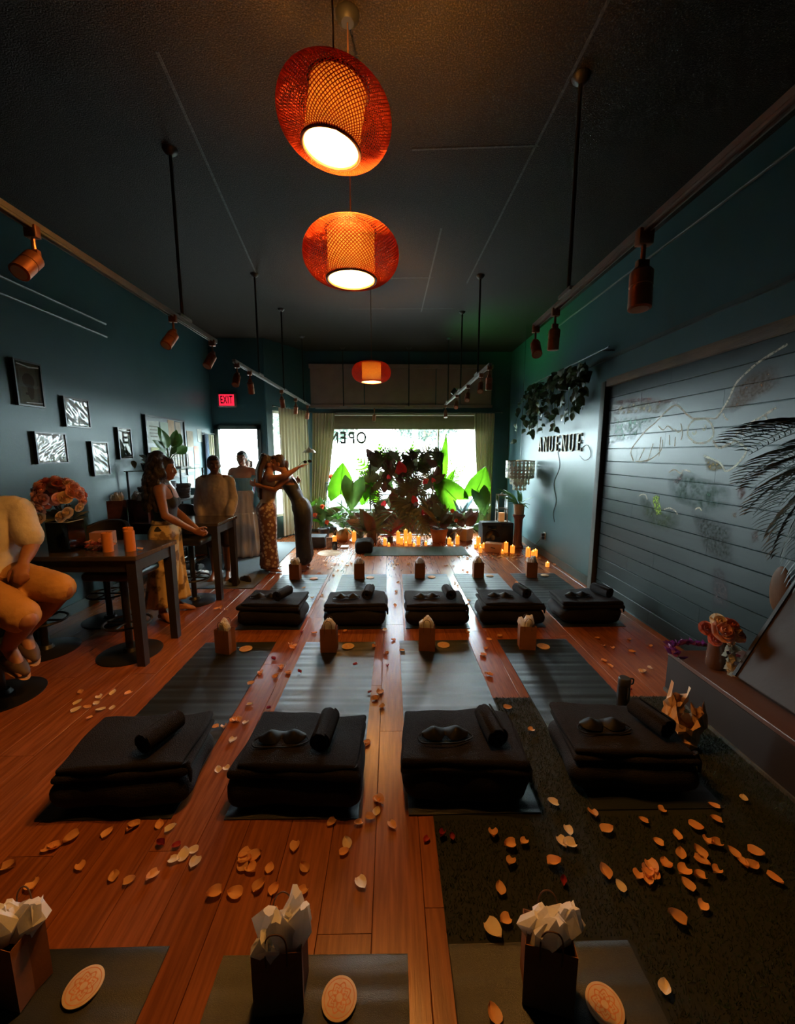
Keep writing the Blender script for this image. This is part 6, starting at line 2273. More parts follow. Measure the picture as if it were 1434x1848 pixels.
MB().tube(catmull([(.0, -.05, .27), (.02, -.06, .16), (.02, -.075, .05), (.10, -.08, .015)], 5), .004, n=5).build('garland_string', m_stem, bq)
gl = thing('purple_garland', 'purple orchid garland curled around the vase on the platform', 'garland', (2.08, 2.38, PH + .0005))
LF['pur'] = leaf_ovate(mat('purple_orchid', (.18, .03, .16), .5, c2=(.12, .02, .12), transl=.2, rnd=.3), .3, .2, .2)
ring = [(.24 * math.cos(a) * .75, .10 + .16 * math.sin(a), .02) for a in np.linspace(-.2, PI + .2, 40)]
MB().tube(ring, .006, n=5).build('garland_string', m_stem, gl)
for k in range(90):
    p_ = Vector(ring[k % 40])
    d = Vector((U(-1, 1), U(-1, 1), U(0, 1))).normalized()
    put(gl, 'pur', p_, p_ + d * U(.035, .06), (U(-1, 1), -1, U(-1, 1)), name='garland_petal')

# big leaning slab and a wooden paddle shape behind it
m_slab = mat('scuffed_brown_panel', (.030, .020, .017), rough=.5, c2=(.042, .028, .022), nscale=3, bump=.15, bscale=20, spec=.12)
sl = thing('leaning_panel', 'scuffed dark brown panel leaning on the chalkboard above the platform', 'panel', (2.25, 1.70, PH + .004))
m = Matrix.Translation((.0, 0, .352)) @ Matrix.Rotation(.46, 4, 'Y')
MB().rbox((0, 0, 0), (.035, 1.02, .74), .006, 1, mtx=m).build('panel_board', m_slab, sl)
MB().box((-.02, .505, 0), (.014, .02, .74), mtx=m).box((-.02, 0, .365), (.014, 1.02, .02), mtx=m).build('edge_strip', m_platf, sl, smooth=False)
pk = thing('wooden_paddle', 'tan wooden paddle edge showing behind the leaning panel', 'paddle', (2.40, 2.34, PH + .002))
MB().ell((0.01, 0, .52), (.018, .065, .15), 24, 12).build('paddle_blade', mat('tan_wood', (.09, .036, .014), .5, c2=(.07, .03, .012), nscale=6, spec=.08), pk)
MB().tube([(0.01, 0, .38), (.0, 0, .0)], .014, n=8).build('paddle_shaft', mat('tan_wood_dark', (.2, .1, .05), .5, c2=(.16, .08, .04)), pk)

# palm at the edge of the view
pm2 = thing('palm_tree', 'dark potted palm with drooping feather fronds by the chalkboard', 'palm', (1.72, 1.02, .004))
pot(pm2, [(.13, 0), (.16, .26), (.17, .26), (.17, .29), (.155, .29), (.15, .26), (0, .25)], m_blackpot, 24, (.15, .255))
MB().tube(catmull([(0, 0, .25), (.10, .20, .9), (.28, .50, 1.58)], 6), [.035 - .0012 * i for i in range(13)], n=10).build('trunk', mat('palm_trunk', (.06, .045, .03), .9, c2=(.04, .03, .02), bump=.6, bscale=30), pm2)
LF['palm'] = frond_mesh(mat('palm_leaf', (.010, .016, .009), .5, c2=(.016, .022, .012), transl=.03), 30, .55, .30, .020, .35)
c0 = Vector((.28, .50, 1.58))
for (dx, dy, dz) in ((-.22, .62, .50), (-.16, .70, .24), (-.26, .62, .02), (.06, .80, .52), (-.32, .50, .16), (-.24, .60, -.26), (.10, .72, .10), (-.10, .62, -.48), (.12, .70, .34), (-.30, .10, .4), (.1, -.5, .4), (-.3, -.4, .3), (-.02, .78, -.10), (.15, .6, -.3)):
    put(pm2, 'palm', c0, c0 + Vector((dx, dy, dz)) * .70, (0, -.2, 1), name='frond')

# water bottle, crumpled paper bag
wb_ = thing('water_bottle', 'black insulated water bottle standing behind the bolster on the turf', 'bottle', (1.45, 2.28, .0145))
MB().lathe([(0, 0), (.034, 0), (.037, .004), (.037, .19), (.033, .205), (0, .205)], n=28).build('bottle_body', m_gloss, wb_)
MB().lathe([(0, .206), (.034, .206), (.036, .212), (.036, .248), (.030, .256), (0, .256)], n=28).build('cap', m_blackmetal, wb_)
MB().tube(catmull([(.030, 0, .212), (.052, 0, .215), (.055, 0, .245), (.030, 0, .25)], 4), .005, n=7).build('carry_loop', m_blackmetal, wb_)
m_foil = mat('crumpled_tan_paper', (.52, .30, .16), rough=.38, c2=(.62, .40, .24), nscale=6, bump=.8, bscale=14, coat=.2)


def crumple(w, h, seed):
    r = random.Random(seed)
    mb = MB()
    n = 15
    rings = 7
    for i in range(rings):
        v = i / (rings - 1)
        for j in range(n):
            a = 2 * PI * j / n
            rad = w * (.75 + .35 * v - .3 * v * v) * (1 + .22 * r.uniform(-1, 1))
            mb.v.append((rad * math.cos(a), rad * .8 * math.sin(a), h * v + (.12 * h * r.uniform(-1, 1) if 0 < i else 0) + (h * .4 * math.cos(a * 2 + 1) if i == rings - 1 else 0)))
    for i in range(rings - 1):
        for j in range(n):
            k = (j + 1) % n
            mb.f.append((i * n + j, i * n + k, (i + 1) * n + k, (i + 1) * n + j))
    mb.f.append(tuple(range(n))[::-1])
    return mb


fb = thing('crumpled_bag', 'crumpled shiny tan paper bag beside the last bolster on the turf', 'paper bag', (1.66, 2.03, .012))
crumple(.095, .17, 4).build('paper_body', m_foil, fb, angle=15)
MB().merge(crumple(.06, .15, 9), Matrix.Translation((-.05, .05, .13)) @ Matrix.Rotation(.2, 4, 'Y')).build('paper_flap', m_foil, fb, angle=15)
MB().merge(crumple(.04, .12, 12), Matrix.Translation((.08, -.02, .12)) @ Matrix.Rotation(-.3, 4, 'Y')).build('paper_flap', m_foil, fb, angle=15)
# ================================================================== people
def lerp(a, b, t):
    return a + (b - a) * t


def seg(mb, pts, radii, n=14, k=5):
    P_ = catmull(pts, k)
    rr = []
    for i in range(len(radii) - 1):
        for j in range(k):
            t = j / k
            t = t * t * (3 - 2 * t)
            rr.append(lerp(radii[i], radii[i + 1], t))
    rr.append(radii[-1])
    mb.tube(P_, rr, n=n)
    mb.ell(P_[0], rr[0] * .99, 12, 8)
    mb.ell(P_[-1], rr[-1] * .99, 12, 8)


def loft(mb, rings, n=28, cap=True, fold=None):
    """rings: (centre, lateral, forward, a, b)"""
    base = len(mb.v)
    for i, (c, lat, fw, a, b) in enumerate(rings):
        c, lat, fw = Vector(c), Vector(lat), Vector(fw)
        for j in range(n):
            t = 2 * PI * j / n
            m = 1.0
            if fold:
                m = fold(i / (len(rings) - 1), t)
            mb.v.append(tuple(c + lat * (a * m * math.cos(t)) + fw * (b * m * math.sin(t))))
    k = len(rings)
    for i in range(k - 1):
        for j in range(n):
            mb.f.append((base + i * n + j, base + i * n + (j + 1) % n, base + (i + 1) * n + (j + 1) % n, base + (i + 1) * n + j))
    if cap:
        mb.f.append(tuple(base + j for j in range(n))[::-1])
        mb.f.append(tuple(base + (k - 1) * n + j for j in range(n)))


def dense_rings(rings, k=5):
    """interpolate rings smoothly"""
    cs = catmull([r[0] for r in rings], k)
    out = []
    for i in range(len(rings) - 1):
        for j in range(k):
            t = j / k
            s = t * t * (3 - 2 * t)
            out.append((cs[i * k + j], Vector(rings[i][1]).lerp(Vector(rings[i + 1][1]), t), Vector(rings[i][2]).lerp(Vector(rings[i + 1][2]), t), lerp(rings[i][3], rings[i + 1][3], s), lerp(rings[i][4], rings[i + 1][4], s)))
    out.append((cs[-1], *rings[-1][1:]))
    return out


def shell(mb, rings, n=56, fold=None, th=.005):
    """open cloth tube with an inner face and closed hems"""
    b0 = len(mb.v)
    loft(mb, rings, n, False, fold)
    b1 = len(mb.v)
    loft(mb, [(c, l, f, max(.01, a - th), max(.01, b - th)) for c, l, f, a, b in rings], n, False, fold)
    k = len(rings)
    for row in (0, k - 1):
        for j in range(n):
            q = (b0 + row * n + j, b0 + row * n + (j + 1) % n, b1 + row * n + (j + 1) % n, b1 + row * n + j)
            mb.f.append(q)


def hand(mb, wrist, fdir, pnorm, thumb, curl=.35, s=1.0, spread=.06):
    """palm, four jointed fingers and a thumb leaving the side of the palm"""
    w = Vector(wrist)
    f = Vector(fdir).normalized()
    nrm = Vector(pnorm)
    nrm = (nrm - f * nrm.dot(f)).normalized()
    lat = f.cross(nrm) * thumb         # towards the thumb side
    R_ = Matrix((lat, f, nrm)).transposed()
    pc = w + f * .045 * s
    mb.ell(pc, (.040 * s, .054 * s, .016 * s), 14, 10, rot=R_)
    mb.ell(w + f * .012 * s, (.026 * s, .03 * s, .019 * s), 12, 8, rot=R_)
    for i, (off, ln) in enumerate(((.028, .070), (.010, .079), (-.009, .073), (-.027, .057))):
        p = w + f * (.085 - .006 * abs(i - 1)) * s + lat * off * s
        d = (f + lat * (off * 2.2 * (1 + spread))).normalized()
        pts = [w + f * .05 * s + lat * off * .9 * s, p]
        a = 0
        for k, frac in enumerate((.45, .32, .23)):
            a += curl * (1.0 + .15 * k)
            q = (d * math.cos(a) + nrm * math.sin(a)).normalized()
            p = p + q * ln * frac * s
            pts.append(p)
        seg(mb, pts, [.010 * s, .0098 * s, .009 * s, .0082 * s, .0068 * s], 8, 2)
    t0 = w + f * .022 * s + lat * .026 * s
    t1 = t0 + (f * .55 + lat * .75 + nrm * .25).normalized() * .036 * s
    t2 = t1 + (f * .85 + lat * .3 + nrm * (.25 + curl * .5)).normalized() * .032 * s
    t3 = t2 + (f * .9 + lat * .05 + nrm * (.3 + curl * .6)).normalized() * .026 * s
    seg(mb, [t0, t1, t2, t3], [.014 * s, .0115 * s, .0105 * s, .0075 * s], 8, 2)


def foot(mb, ankle, td, s=1.0, down=(0, 0, -1)):
    a = Vector(ankle)
    d = Vector(td).normalized()
    up = -Vector(down).normalized()
    lat = d.cross(up).normalized()
    R_ = Matrix((lat, d, up)).transposed()
    g = a - up * .075 * s
    mb.ell(g + d * -.025 * s + up * .030 * s, (.031 * s, .036 * s, .030 * s), 12, 8, rot=R_)
    seg(mb, [a, a + d * .05 * s - up * .02 * s, g + d * .11 * s + up * .026 * s], [.034 * s, .034 * s, .030 * s], 10, 3)
    mb.ell(g + d * .055 * s + up * .024 * s, (.034 * s, .085 * s, .024 * s), 14, 8, rot=R_)
    mb.ell(g + d * .125 * s + up * .019 * s, (.042 * s, .045 * s, .019 * s), 14, 8, rot=R_)
    for i, (o, l, r) in enumerate(((.028, .045, .012), (.010, .043, .009), (-.006, .038, .0085), (-.020, .032, .008), (-.033, .024, .0075))):
        seg(mb, [g + d * .135 * s + lat * o * s + up * .013 * s, g + d * (.138 + l) * s + lat * o * s + up * .010 * s], [r * s, r * .9 * s], 7, 2)


def head_prims(mb, c, fd, up, s=1.0, ears=True):
    c = Vector(c)
    fd = Vector(fd).normalized()
    up = Vector(up)
    up = (up - fd * up.dot(fd)).normalized()
    lat = fd.cross(up)
    R_ = Matrix((lat, fd, up)).transposed()

    def p(x, y, z):
        return c + (lat * x + fd * y + up * z) * s
    mb.ell(p(0, -.008, .018), (.074 * s, .093 * s, .090 * s), 24, 16, rot=R_)
    mb.ell(p(0, .022, -.035), (.060 * s, .066 * s, .075 * s), 20, 14, rot=R_)
    mb.ell(p(0, .048, -.078), (.034 * s, .034 * s, .030 * s), 14, 10, rot=R_)
    mb.ell(p(0, .076, .026), (.052 * s, .016 * s, .012 * s), 14, 8, rot=R_)
    seg(mb, [p(0, .082, .018), p(0, .094, -.004), p(0, .102, -.022)], [.009 * s, .011 * s, .014 * s], 8, 3)
    for sx in (-1, 1):
        mb.ell(p(.012 * sx, .092, -.025), (.008 * s,) * 3, 8, 6)
        mb.ell(p(.036 * sx, .062, -.022), (.022 * s, .018 * s, .020 * s), 10, 8, rot=R_)
        if ears:
            mb.ell(p(.075 * sx, -.008, -.008), (.010 * s, .020 * s, .032 * s), 10, 8, rot=R_)
    mb.ell(p(0, .082, -.050), (.024 * s, .010 * s, .007 * s), 10, 6, rot=R_)
    mb.ell(p(0, .080, -.060), (.020 * s, .010 * s, .008 * s), 10, 6, rot=R_)
    return p, R_


m_eye = mat('dark_eye', (.02, .015, .012), rough=.15, c2=(.03, .02, .015))
m_white = mat('eye_white', (.65, .62, .58), rough=.3, c2=(.6, .58, .54))
m_lip = mat('lip', (.35, .10, .08), rough=.4, c2=(.3, .08, .07))


def face_parts(p, R_, root, org, s=1.0):
    for sx in (-1, 1):
        o = MB().ell(p(.030 * sx, .0755, .006), (.0125 * s, .008 * s, .0075 * s), 10, 8, rot=R_).build('eye', m_white, root, org=org)
        MB().ell(p(.030 * sx, .0818, .006), (.0062 * s, .0035 * s, .0062 * s), 10, 8, rot=R_).build('iris', m_eye, o, org=org)
        MB().tube([p(.014 * sx, .0875, .026), p(.030 * sx, .086, .031), p(.048 * sx, .074, .026)], .0035 * s, n=6).build('eyebrow', m_eye, root, org=org)
    e = MB()
    e.ell(p(0, .0905, -.050), (.022 * s, .005 * s, .0050 * s), 12, 8, rot=R_).ell(p(0, .0885, -.059), (.018 * s, .006 * s, .0055 * s), 12, 8, rot=R_)
    e.build('lips', m_lip, root, org=org)


class Person:
    def __init__(self, label, loc, face, H=1.63, lean=(0, 0), group=None):
        self.root = thing('person', label, 'person', loc, 0)
        self.s = H / 1.638
        self.loc = Vector(loc)
        d = Vector((face[0], face[1], 0)).normalized()
        self.T = Matrix(((d.y, d.x, 0, 0), (-d.x, d.y, 0, 0), (0, 0, 1, 0), (0, 0, 0, 1)))
        self.lean = Vector((lean[0], lean[1], 0))

    def w(self, v):
        """person frame -> root frame"""
        return self.T @ Vector(v)

    def inv(self, world):
        """world -> person frame"""
        return self.T.inverted() @ (Vector(world) - self.loc)

    def sp(self, z, dy=0.0, dx=0.0):
        s = self.s
        t = max(0, (z - .86) / .5)
        return Vector((dx * s + self.lean.x * t, dy * s + self.lean.y * t, z * s))

    def torso_rings(self, inf=0.0, z0=.78, z1=1.43, tab=None):
        s = self.s
        T_ = tab or [(.78, .150, .098, 0), (.86, .170, .112, -.005), (.92, .172, .116, -.008), (1.03, .128, .090, .005), (1.14, .136, .098, .008), (1.24, .150, .116, .016), (1.32, .158, .098, .004), (1.365, .135, .078, -.004), (1.40, .085, .064, -.008), (1.43, .052, .054, -.006)]
        out = []
        for (z, a, b, dy) in T_:
            if z0 - 1e-6 <= z <= z1 + 1e-6:
                out.append((self.sp(z, dy), (1, 0, 0), (0, 1, 0), (a + inf) * s, (b + inf) * s))
        return out

    def body(self, skin, arms, legs=None, head_dir=(0, 1, 0), head_up=(0, 0, 1), head_off=(0, .02), feet=True, foot_dirs=None, face=True, voxel=.0095):
        s = self.s
        mb = MB()
        loft(mb, dense_rings(self.torso_rings()), 28)
        hc = self.sp(1.53) + Vector((head_off[0], head_off[1], 0)) * s
        self.hc = hc
        seg(mb, [self.sp(1.37, -.012), self.sp(1.43, -.002), hc + Vector((0, -.008, -.06)) * s], [.058 * s, .050 * s, .050 * s], 14, 4)
        p, R_ = head_prims(mb, hc, head_dir, head_up, s)
        self.hp, self.hR = p, R_
        self.sh = {}
        for sd in (-1, 1):
            sh = self.sp(1.335, -.005, .165 * sd)
            self.sh[sd] = sh
            if sd in arms:
                el, wr, fd, pn, curl = arms[sd]
                el, wr = Vector(el), Vector(wr)
                seg(mb, [self.sp(1.345, -.005, .10 * sd), sh, sh.lerp(el, .5), el], [.058 * s, .053 * s, .044 * s, .037 * s], 14, 4)
                seg(mb, [el, el.lerp(wr, .3), el.lerp(wr, .75), wr], [.038 * s, .039 * s, .030 * s, .025 * s], 14, 4)
                hand(mb, wr, fd, pn, sd if True else 1, curl, s)
        for sd in (-1, 1):
            if legs and sd in legs:
                hp_, kn, an, td = legs[sd]
            else:
                hp_, kn, an, td = (.088 * sd, 0, .86), (.085 * sd, .012, .47), (.085 * sd, -.012, .078), (.15 * sd, 1, 0)
                hp_, kn, an = [Vector(q) * s for q in (hp_, kn, an)]
            if foot_dirs and sd in foot_dirs:
                td = foot_dirs[sd]
            hp_, kn, an = Vector(hp_), Vector(kn), Vector(an)
            seg(mb, [hp_, hp_.lerp(kn, .45), kn], [.084 * s, .076 * s, .053 * s], 16, 5)
            seg(mb, [kn, kn.lerp(an, .3) - Vector((0, .012, 0)), kn.lerp(an, .7), an], [.053 * s, .055 * s, .040 * s, .034 * s], 16, 4)
            if feet:
                foot(mb, an, td, s)
        mb.v = [tuple(self.w(q)) for q in mb.v]
        self.obj = remesh(mb, 'body', skin, voxel, 3, self.root)
        if face:
            tmp = lambda x, y, z: self.w(p(x, y, z))
            Rw = self.T.to_3x3() @ R_
            face_parts(tmp, Rw, self.root, None, s)
        return self

    def cloth(self, mb, name, material, rem=0.0, sm=3, disp=None, angle=180):
        mb.v = [tuple(self.w(q)) for q in mb.v]
        if rem:
            return remesh(mb, name, material, rem, sm, self.root, disp=disp)
        return mb.build(name, material, self.root, angle=angle)


def hair_cap(pr, mb, s, back=.03, top=.012, low=-.05):
    """close hair over the skull leaving the face open"""
    p, R_ = pr.hp, pr.hR
    mb.ell(p(0, -.028, .030), ((.080 + top * .3) * s, .092 * s, (.088 + top) * s), 22, 14, rot=R_)
    mb.ell(p(0, -.055, -.01), (.078 * s, .062 * s, .075 * s), 18, 12, rot=R_)
    mb.ell(p(0, .030, .080), (.060 * s, .052 * s, .034 * s), 16, 10, rot=R_)


sk_tan = mat('tan_skin', (.34, .15, .085), rough=.5, c2=(.30, .13, .075), nscale=20)
sk_lt = mat('light_brown_skin', (.42, .20, .13), rough=.5, c2=(.38, .18, .115), nscale=20)
sk_dk = mat('brown_skin', (.22, .10, .06), rough=.5, c2=(.19, .085, .05), nscale=20)
m_hair = mat('black_brown_hair', (.022, .015, .012), rough=.45, c2=(.04, .026, .018), nscale=30, stretch=(1, 1, .2), bump=.8, bscale=90)
m_hairb = mat('dark_brown_hair', (.05, .028, .018), rough=.45, c2=(.08, .045, .026), nscale=30, stretch=(1, 1, .15), bump=.8, bscale=80)

# ---------- curly-haired woman by the tables
a = Person('woman with long dark curls, black tank top and tan printed trousers, hands clasped', (-2.27, 3.98, 0), (1, .30), 1.60, (0, .02))
hx = .30
armR = ((.205, .055, 1.06), (.055, .27, .875), (-.35, .75, -.45), (-.85, -.1, .3), .5)
armL = ((-.205, .06, 1.06), (-.045, .29, .865), (.4, .7, -.45), (.85, -.1, .3), .5)
a.body(sk_tan, {1: armR, -1: armL}, head_dir=(.0, 1, -.08), foot_dirs={1: (.75, .75, 0), -1: (.05, 1, 0)},
       legs={1: (Vector((.088, 0, .84)), Vector((.10, .0, .46)), Vector((.13, -.06, .078)), (.6, .8, 0)), -1: (Vector((-.088, 0, .84)), Vector((-.09, .03, .46)), Vector((-.09, .03, .078)), (0, 1, 0))})
m_tank = mat('black_tank', (.02, .022, .024), rough=.75, c2=(.03, .032, .034), nscale=20)
mb = MB()
loft(mb, dense_rings(a.torso_rings(.012, .92, 1.24)), 32)
for sd in (-1, 1):
    seg(mb, [a.sp(1.23, .10, .085 * sd), a.sp(1.33, .075, .085 * sd), a.sp(1.375, .0, .085 * sd), a.sp(1.32, -.085, .075 * sd), a.sp(1.22, -.09, .07 * sd)], [.013] * 5, 8, 3)
    mb.ell(a.sp(1.20, .085, .07 * sd), (.066, .055, .062), 14, 10)
a.cloth(mb, 'tank_top', m_tank, .008, 2)
m_palaz = mat('tan_palm_print', (.68, .52, .27), rough=.75, c2=(.22, .14, .06), nscale=9, contrast=(.50, .58), transl=.1)
for sd in (-1, 1):
    an = Vector((.13, -.06, .12)) if sd > 0 else Vector((-.09, .03, .12))
    rg = dense_rings([(a.sp(.98, 0, .012 * sd), (1, 0, 0), (0, 1, 0), .145, .110), (a.sp(.88, -.006, .055 * sd), (1, 0, 0), (0, 1, 0), .135, .135), (Vector((.092 * sd, 0, .70)), (1, 0, 0), (0, 1, 0), .115, .125), (Vector((an.x * .95, an.y * .4, .42)), (1, 0, 0), (0, 1, 0), .110, .130), (Vector((an.x, an.y, .15)), (1, 0, 0), (0, 1, 0), .115, .140)], 6)
    mb = MB()
    shell(mb, rg, 60, lambda v, t, sd=sd: 1 + (.02 + .06 * v) * math.sin(9 * t + sd + 2 * v) * (.4 + .6 * v) + .02 * math.sin(5 * t - 3 * v))
    a.cloth(mb, 'trouser_leg', m_palaz)
MBw = MB()
shell(MBw, [(a.sp(.985, 0), (1, 0, 0), (0, 1, 0), .158, .122), (a.sp(1.0, 0), (1, 0, 0), (0, 1, 0), .152, .117), (a.sp(1.02, .003), (1, 0, 0), (0, 1, 0), .146, .110)], 40)
a.cloth(MBw, 'waistband', m_palaz)
mb = MB()
hair_cap(a, mb, a.s, top=.02)
rh = random.Random(2)
for k in range(230):
    v = rh.random()
    zz = 1.63 - v * .52
    wdt = .085 + .075 * min(1, v * 1.8)
    th = rh.uniform(PI * .80, PI * 2.20) if v < .42 else rh.uniform(PI * .95, PI * 2.05)
    c = a.sp(1.0) * 0 + Vector((a.hc.x + wdt * math.cos(th), a.hc.y - .045 + wdt * .85 * math.sin(th) - .02 * v, zz))
    mb.ell(c, rh.uniform(.020, .034), 8, 6)
for k in range(5):
    z0 = 1.60 - k * .085
    mb.ell((a.hc.x, a.hc.y - .06, z0), (.10 + .016 * k, .072 + .01 * k, .08), 14, 10)
a.cloth(mb, 'curly_hair', m_hair, .009, 1)

# ---------- woman in grey satin blouse behind the farther table
b = Person('person in a loose silver-grey satin blouse standing behind the farther table', (-2.26, 5.18, 0), (.18, -1), 1.61)
b.body(sk_dk, {1: ((.205, .02, 1.07), (.175, .13, .86), (-.1, .35, -.9), (-1, .1, 0), .3), -1: ((-.205, .02, 1.07), (-.175, .13, .86), (.1, .35, -.9), (1, .1, 0), .3)}, head_dir=(-.35, 1, -.05))
m_satin = mat('silver_satin', (.52, .46, .44), rough=.35, c2=(.26, .22, .23), nscale=7, stretch=(1, 1, .5), contrast=(.4, .6), sheen=.2)
mb = MB()
loft(mb, dense_rings([(b.sp(.80, 0), (1, 0, 0), (0, 1, 0), .185, .14), (b.sp(.88, 0), (1, 0, 0), (0, 1, 0), .195, .145), (b.sp(1.05, .01), (1, 0, 0), (0, 1, 0), .178, .135), (b.sp(1.2, .012), (1, 0, 0), (0, 1, 0), .172, .132), (b.sp(1.32, 0), (1, 0, 0), (0, 1, 0), .178, .112), (b.sp(1.375, -.004), (1, 0, 0), (0, 1, 0), .12, .085), (b.sp(1.405, -.006), (1, 0, 0), (0, 1, 0), .075, .068)]), 60, True, lambda v, t: 1 + .03 * (1 - v) * math.sin(11 * t + 3 * v) + .012 * math.sin(17 * t))
for sd in (-1, 1):
    el, wr = Vector((.205 * sd, .02, 1.07)), Vector((.175 * sd, .13, .86))
    seg(mb, [b.sp(1.33, 0, .12 * sd), b.sp(1.32, 0, .18 * sd), (b.sh[sd] + el) / 2, el, el.lerp(wr, .6), el.lerp(wr, .98)], [.058, .060, .062, .064, .066, .042], 20, 4)
b.cloth(mb, 'blouse', m_satin, .009, 2, disp=(.05, .012))
mb = MB()
for sd in (-1, 1):
    seg(mb, [(.09 * sd, 0, .86), (.088 * sd, 0, .62), (.085 * sd, .01, .50)], [.10, .092, .085], 18, 4)
loft(mb, dense_rings(b.torso_rings(.014, .78, .92)), 24)
b.cloth(mb, 'shorts', mat('dark_brown_shorts', (.05, .03, .028), .8, c2=(.07, .04, .035)), .011, 2)
mb = MB()
hair_cap(b, mb, b.s, top=.006)
b.cloth(mb, 'short_hair', m_hair, .008, 2)

# ---------- woman in off-shoulder blue and white dress
c = Person('woman in a white maxi dress with light blue off-shoulder top by the doorway', (-2.36, 6.42, .010), (.12, -1), 1.66)
c.body(sk_lt, {1: ((.24, .0, 1.09), (.24, .10, .86), (0, .3, -1), (-1, .1, 0), .3), -1: ((-.24, .0, 1.09), (-.25, .08, .85), (0, .3, -1), (1, .1, 0), .3)}, head_dir=(.1, 1, -.05))
m_bluet = mat('light_blue_cotton', (.22, .50, .62), rough=.75, c2=(.17, .42, .55), nscale=8, transl=.25)
m_whiteskirt = mat('white_gauze_skirt', (.62, .60, .58), rough=.8, c2=(.50, .49, .48), nscale=6, stretch=(8, 8, .4), transl=.3)
mb = MB()
loft(mb, dense_rings(c.torso_rings(.016, 1.03, 1.24)), 40, True, lambda v, t: 1 + .02 * math.sin(16 * t))
for sd in (-1, 1):
    el = Vector((.24 * sd, 0, 1.09)) * c.s
    seg(mb, [c.sp(1.22, .02, .14 * sd), c.sp(1.22, .0, .20 * sd), el, el + Vector((.0, .05, -.12)), el + Vector((.0, .07, -.27))], [.06, .066, .066, .072, .085], 18, 4)
c.cloth(mb, 'blue_top', m_bluet, .009, 2, disp=(.04, .008))
rg = dense_rings([(c.sp(1.04, .005), (1, 0, 0), (0, 1, 0), .145, .11), (c.sp(.92, -.005), (1, 0, 0), (0, 1, 0), .19, .145), (c.sp(.70, 0), (1, 0, 0), (0, 1, 0), .215, .18), (Vector((0, 0, .68)), (1, 0, 0), (0, 1, 0), .235, .20), (Vector((0, 0, .40)), (1, 0, 0), (0, 1, 0), .26, .22), (Vector((0, 0, .012)), (1, 0, 0), (0, 1, 0), .30, .26)], 6)
mb = MB()
shell(mb, rg, 90, lambda v, t: 1 + (.01 + .07 * v) * math.sin(14 * t + 2 * math.sin(3 * t)) + .02 * v * math.sin(5 * t))
c.cloth(mb, 'long_skirt', m_whiteskirt)
mb = MB()
hair_cap(c, mb, c.s, top=.012)
mb.ell(c.hp(0, -.09, .06), .045, 12, 8)
c.cloth(mb, 'pinned_hair', m_hair, .008, 2)

# ---------- person half hidden behind them
d = Person('half-hidden smiling person between the blouse and the off-shoulder dress', (-2.52, 7.05, .010), (.1, -1), 1.55)
d.body(sk_lt, {1: ((.20, .0, 1.09), (.20, .08, .88), (0, .3, -1), (-1, .1, 0), .3), -1: ((-.20, .0, 1.09), (-.20, .08, .88), (0, .3, -1), (1, .1, 0), .3)}, head_dir=(-.1, 1, 0), voxel=.012)
mb = MB()
loft(mb, dense_rings(d.torso_rings(.016, .78, 1.365)), 30)
for sd in (-1, 1):
    el = Vector((.20 * sd, 0, 1.09)) * d.s
    seg(mb, [d.sp(1.33, 0, .10 * sd), d.sp(1.32, 0, .17 * sd), (d.sh[sd] + el) / 2], [.055, .066, .062], 14, 4)
d.cloth(mb, 'plum_top', mat('plum_cotton', (.20, .10, .13), .8, c2=(.16, .08, .1)), .012, 2)
mb = MB()
rg = dense_rings([(d.sp(.95, 0), (1, 0, 0), (0, 1, 0), .185, .14), (Vector((0, 0, .5)), (1, 0, 0), (0, 1, 0), .21, .18), (Vector((0, 0, .16)), (1, 0, 0), (0, 1, 0), .23, .20)], 5)
shell(mb, rg, 50, lambda v, t: 1 + .05 * v * math.sin(10 * t))
d.cloth(mb, 'skirt', mat('grey_skirt', (.25, .22, .24), .8, c2=(.2, .18, .2)))
mb = MB()
hair_cap(d, mb, d.s, top=.012)
for k in range(26):
    t = rh.uniform(PI * .9, PI * 2.1)
    mb.ell(d.hp(.085 * math.cos(t), -.03 + .07 * math.sin(t), rh.uniform(-.12, .05)), .03, 8, 6)
d.cloth(mb, 'wavy_hair', m_hairb, .010, 2)

# ---------- the hugging pair
e = Person('long-haired woman in cream top and brown leaf-print trousers, hugging', (-1.72, 5.50, .010), (.92, .40), 1.60, (0, .05))
f = Person('barefoot woman in a black sleeveless jumpsuit leaning into the hug', (-1.24, 5.60, 0), (-1, -.10), 1.62, (0, .21))
E_ = e.inv
eR_el, eR_wr = E_((-1.42, 5.36, 1.345)), E_((-1.255, 5.42, 1.455))
eL_el, eL_wr = E_((-1.53, 5.84, 1.27)), E_((-1.37, 5.80, 1.27))
e.body(sk_lt, {1: (eR_el, eR_wr, E_((-1.16, 5.44, 1.50)) - E_((-1.25, 5.42, 1.455)), (0, 0, -1), .15), -1: (eL_el, eL_wr, E_((-1.27, 5.72, 1.26)) - E_((-1.37, 5.80, 1.27)), E_((-1.45, 5.70, 1.27)) - E_((-1.37, 5.80, 1.27)), .35)}, head_dir=(.25, 1, .0), head_off=(-.03, .0), foot_dirs={1: (.5, 1, 0), -1: (-.1, 1, 0)})
m_cream = mat('cream_halter', (.55, .42, .30), rough=.75, c2=(.48, .36, .26), transl=.1)
mb = MB()
loft(mb, dense_rings(e.torso_rings(.013, .92, 1.32)), 32)
e.cloth(mb, 'cream_top', m_cream, .009, 2)
m_leafp = mat('brown_leaf_print', (.50, .40, .33), rough=.75, c2=(.17, .08, .065), nscale=20, vor=True, contrast=(.36, .46))
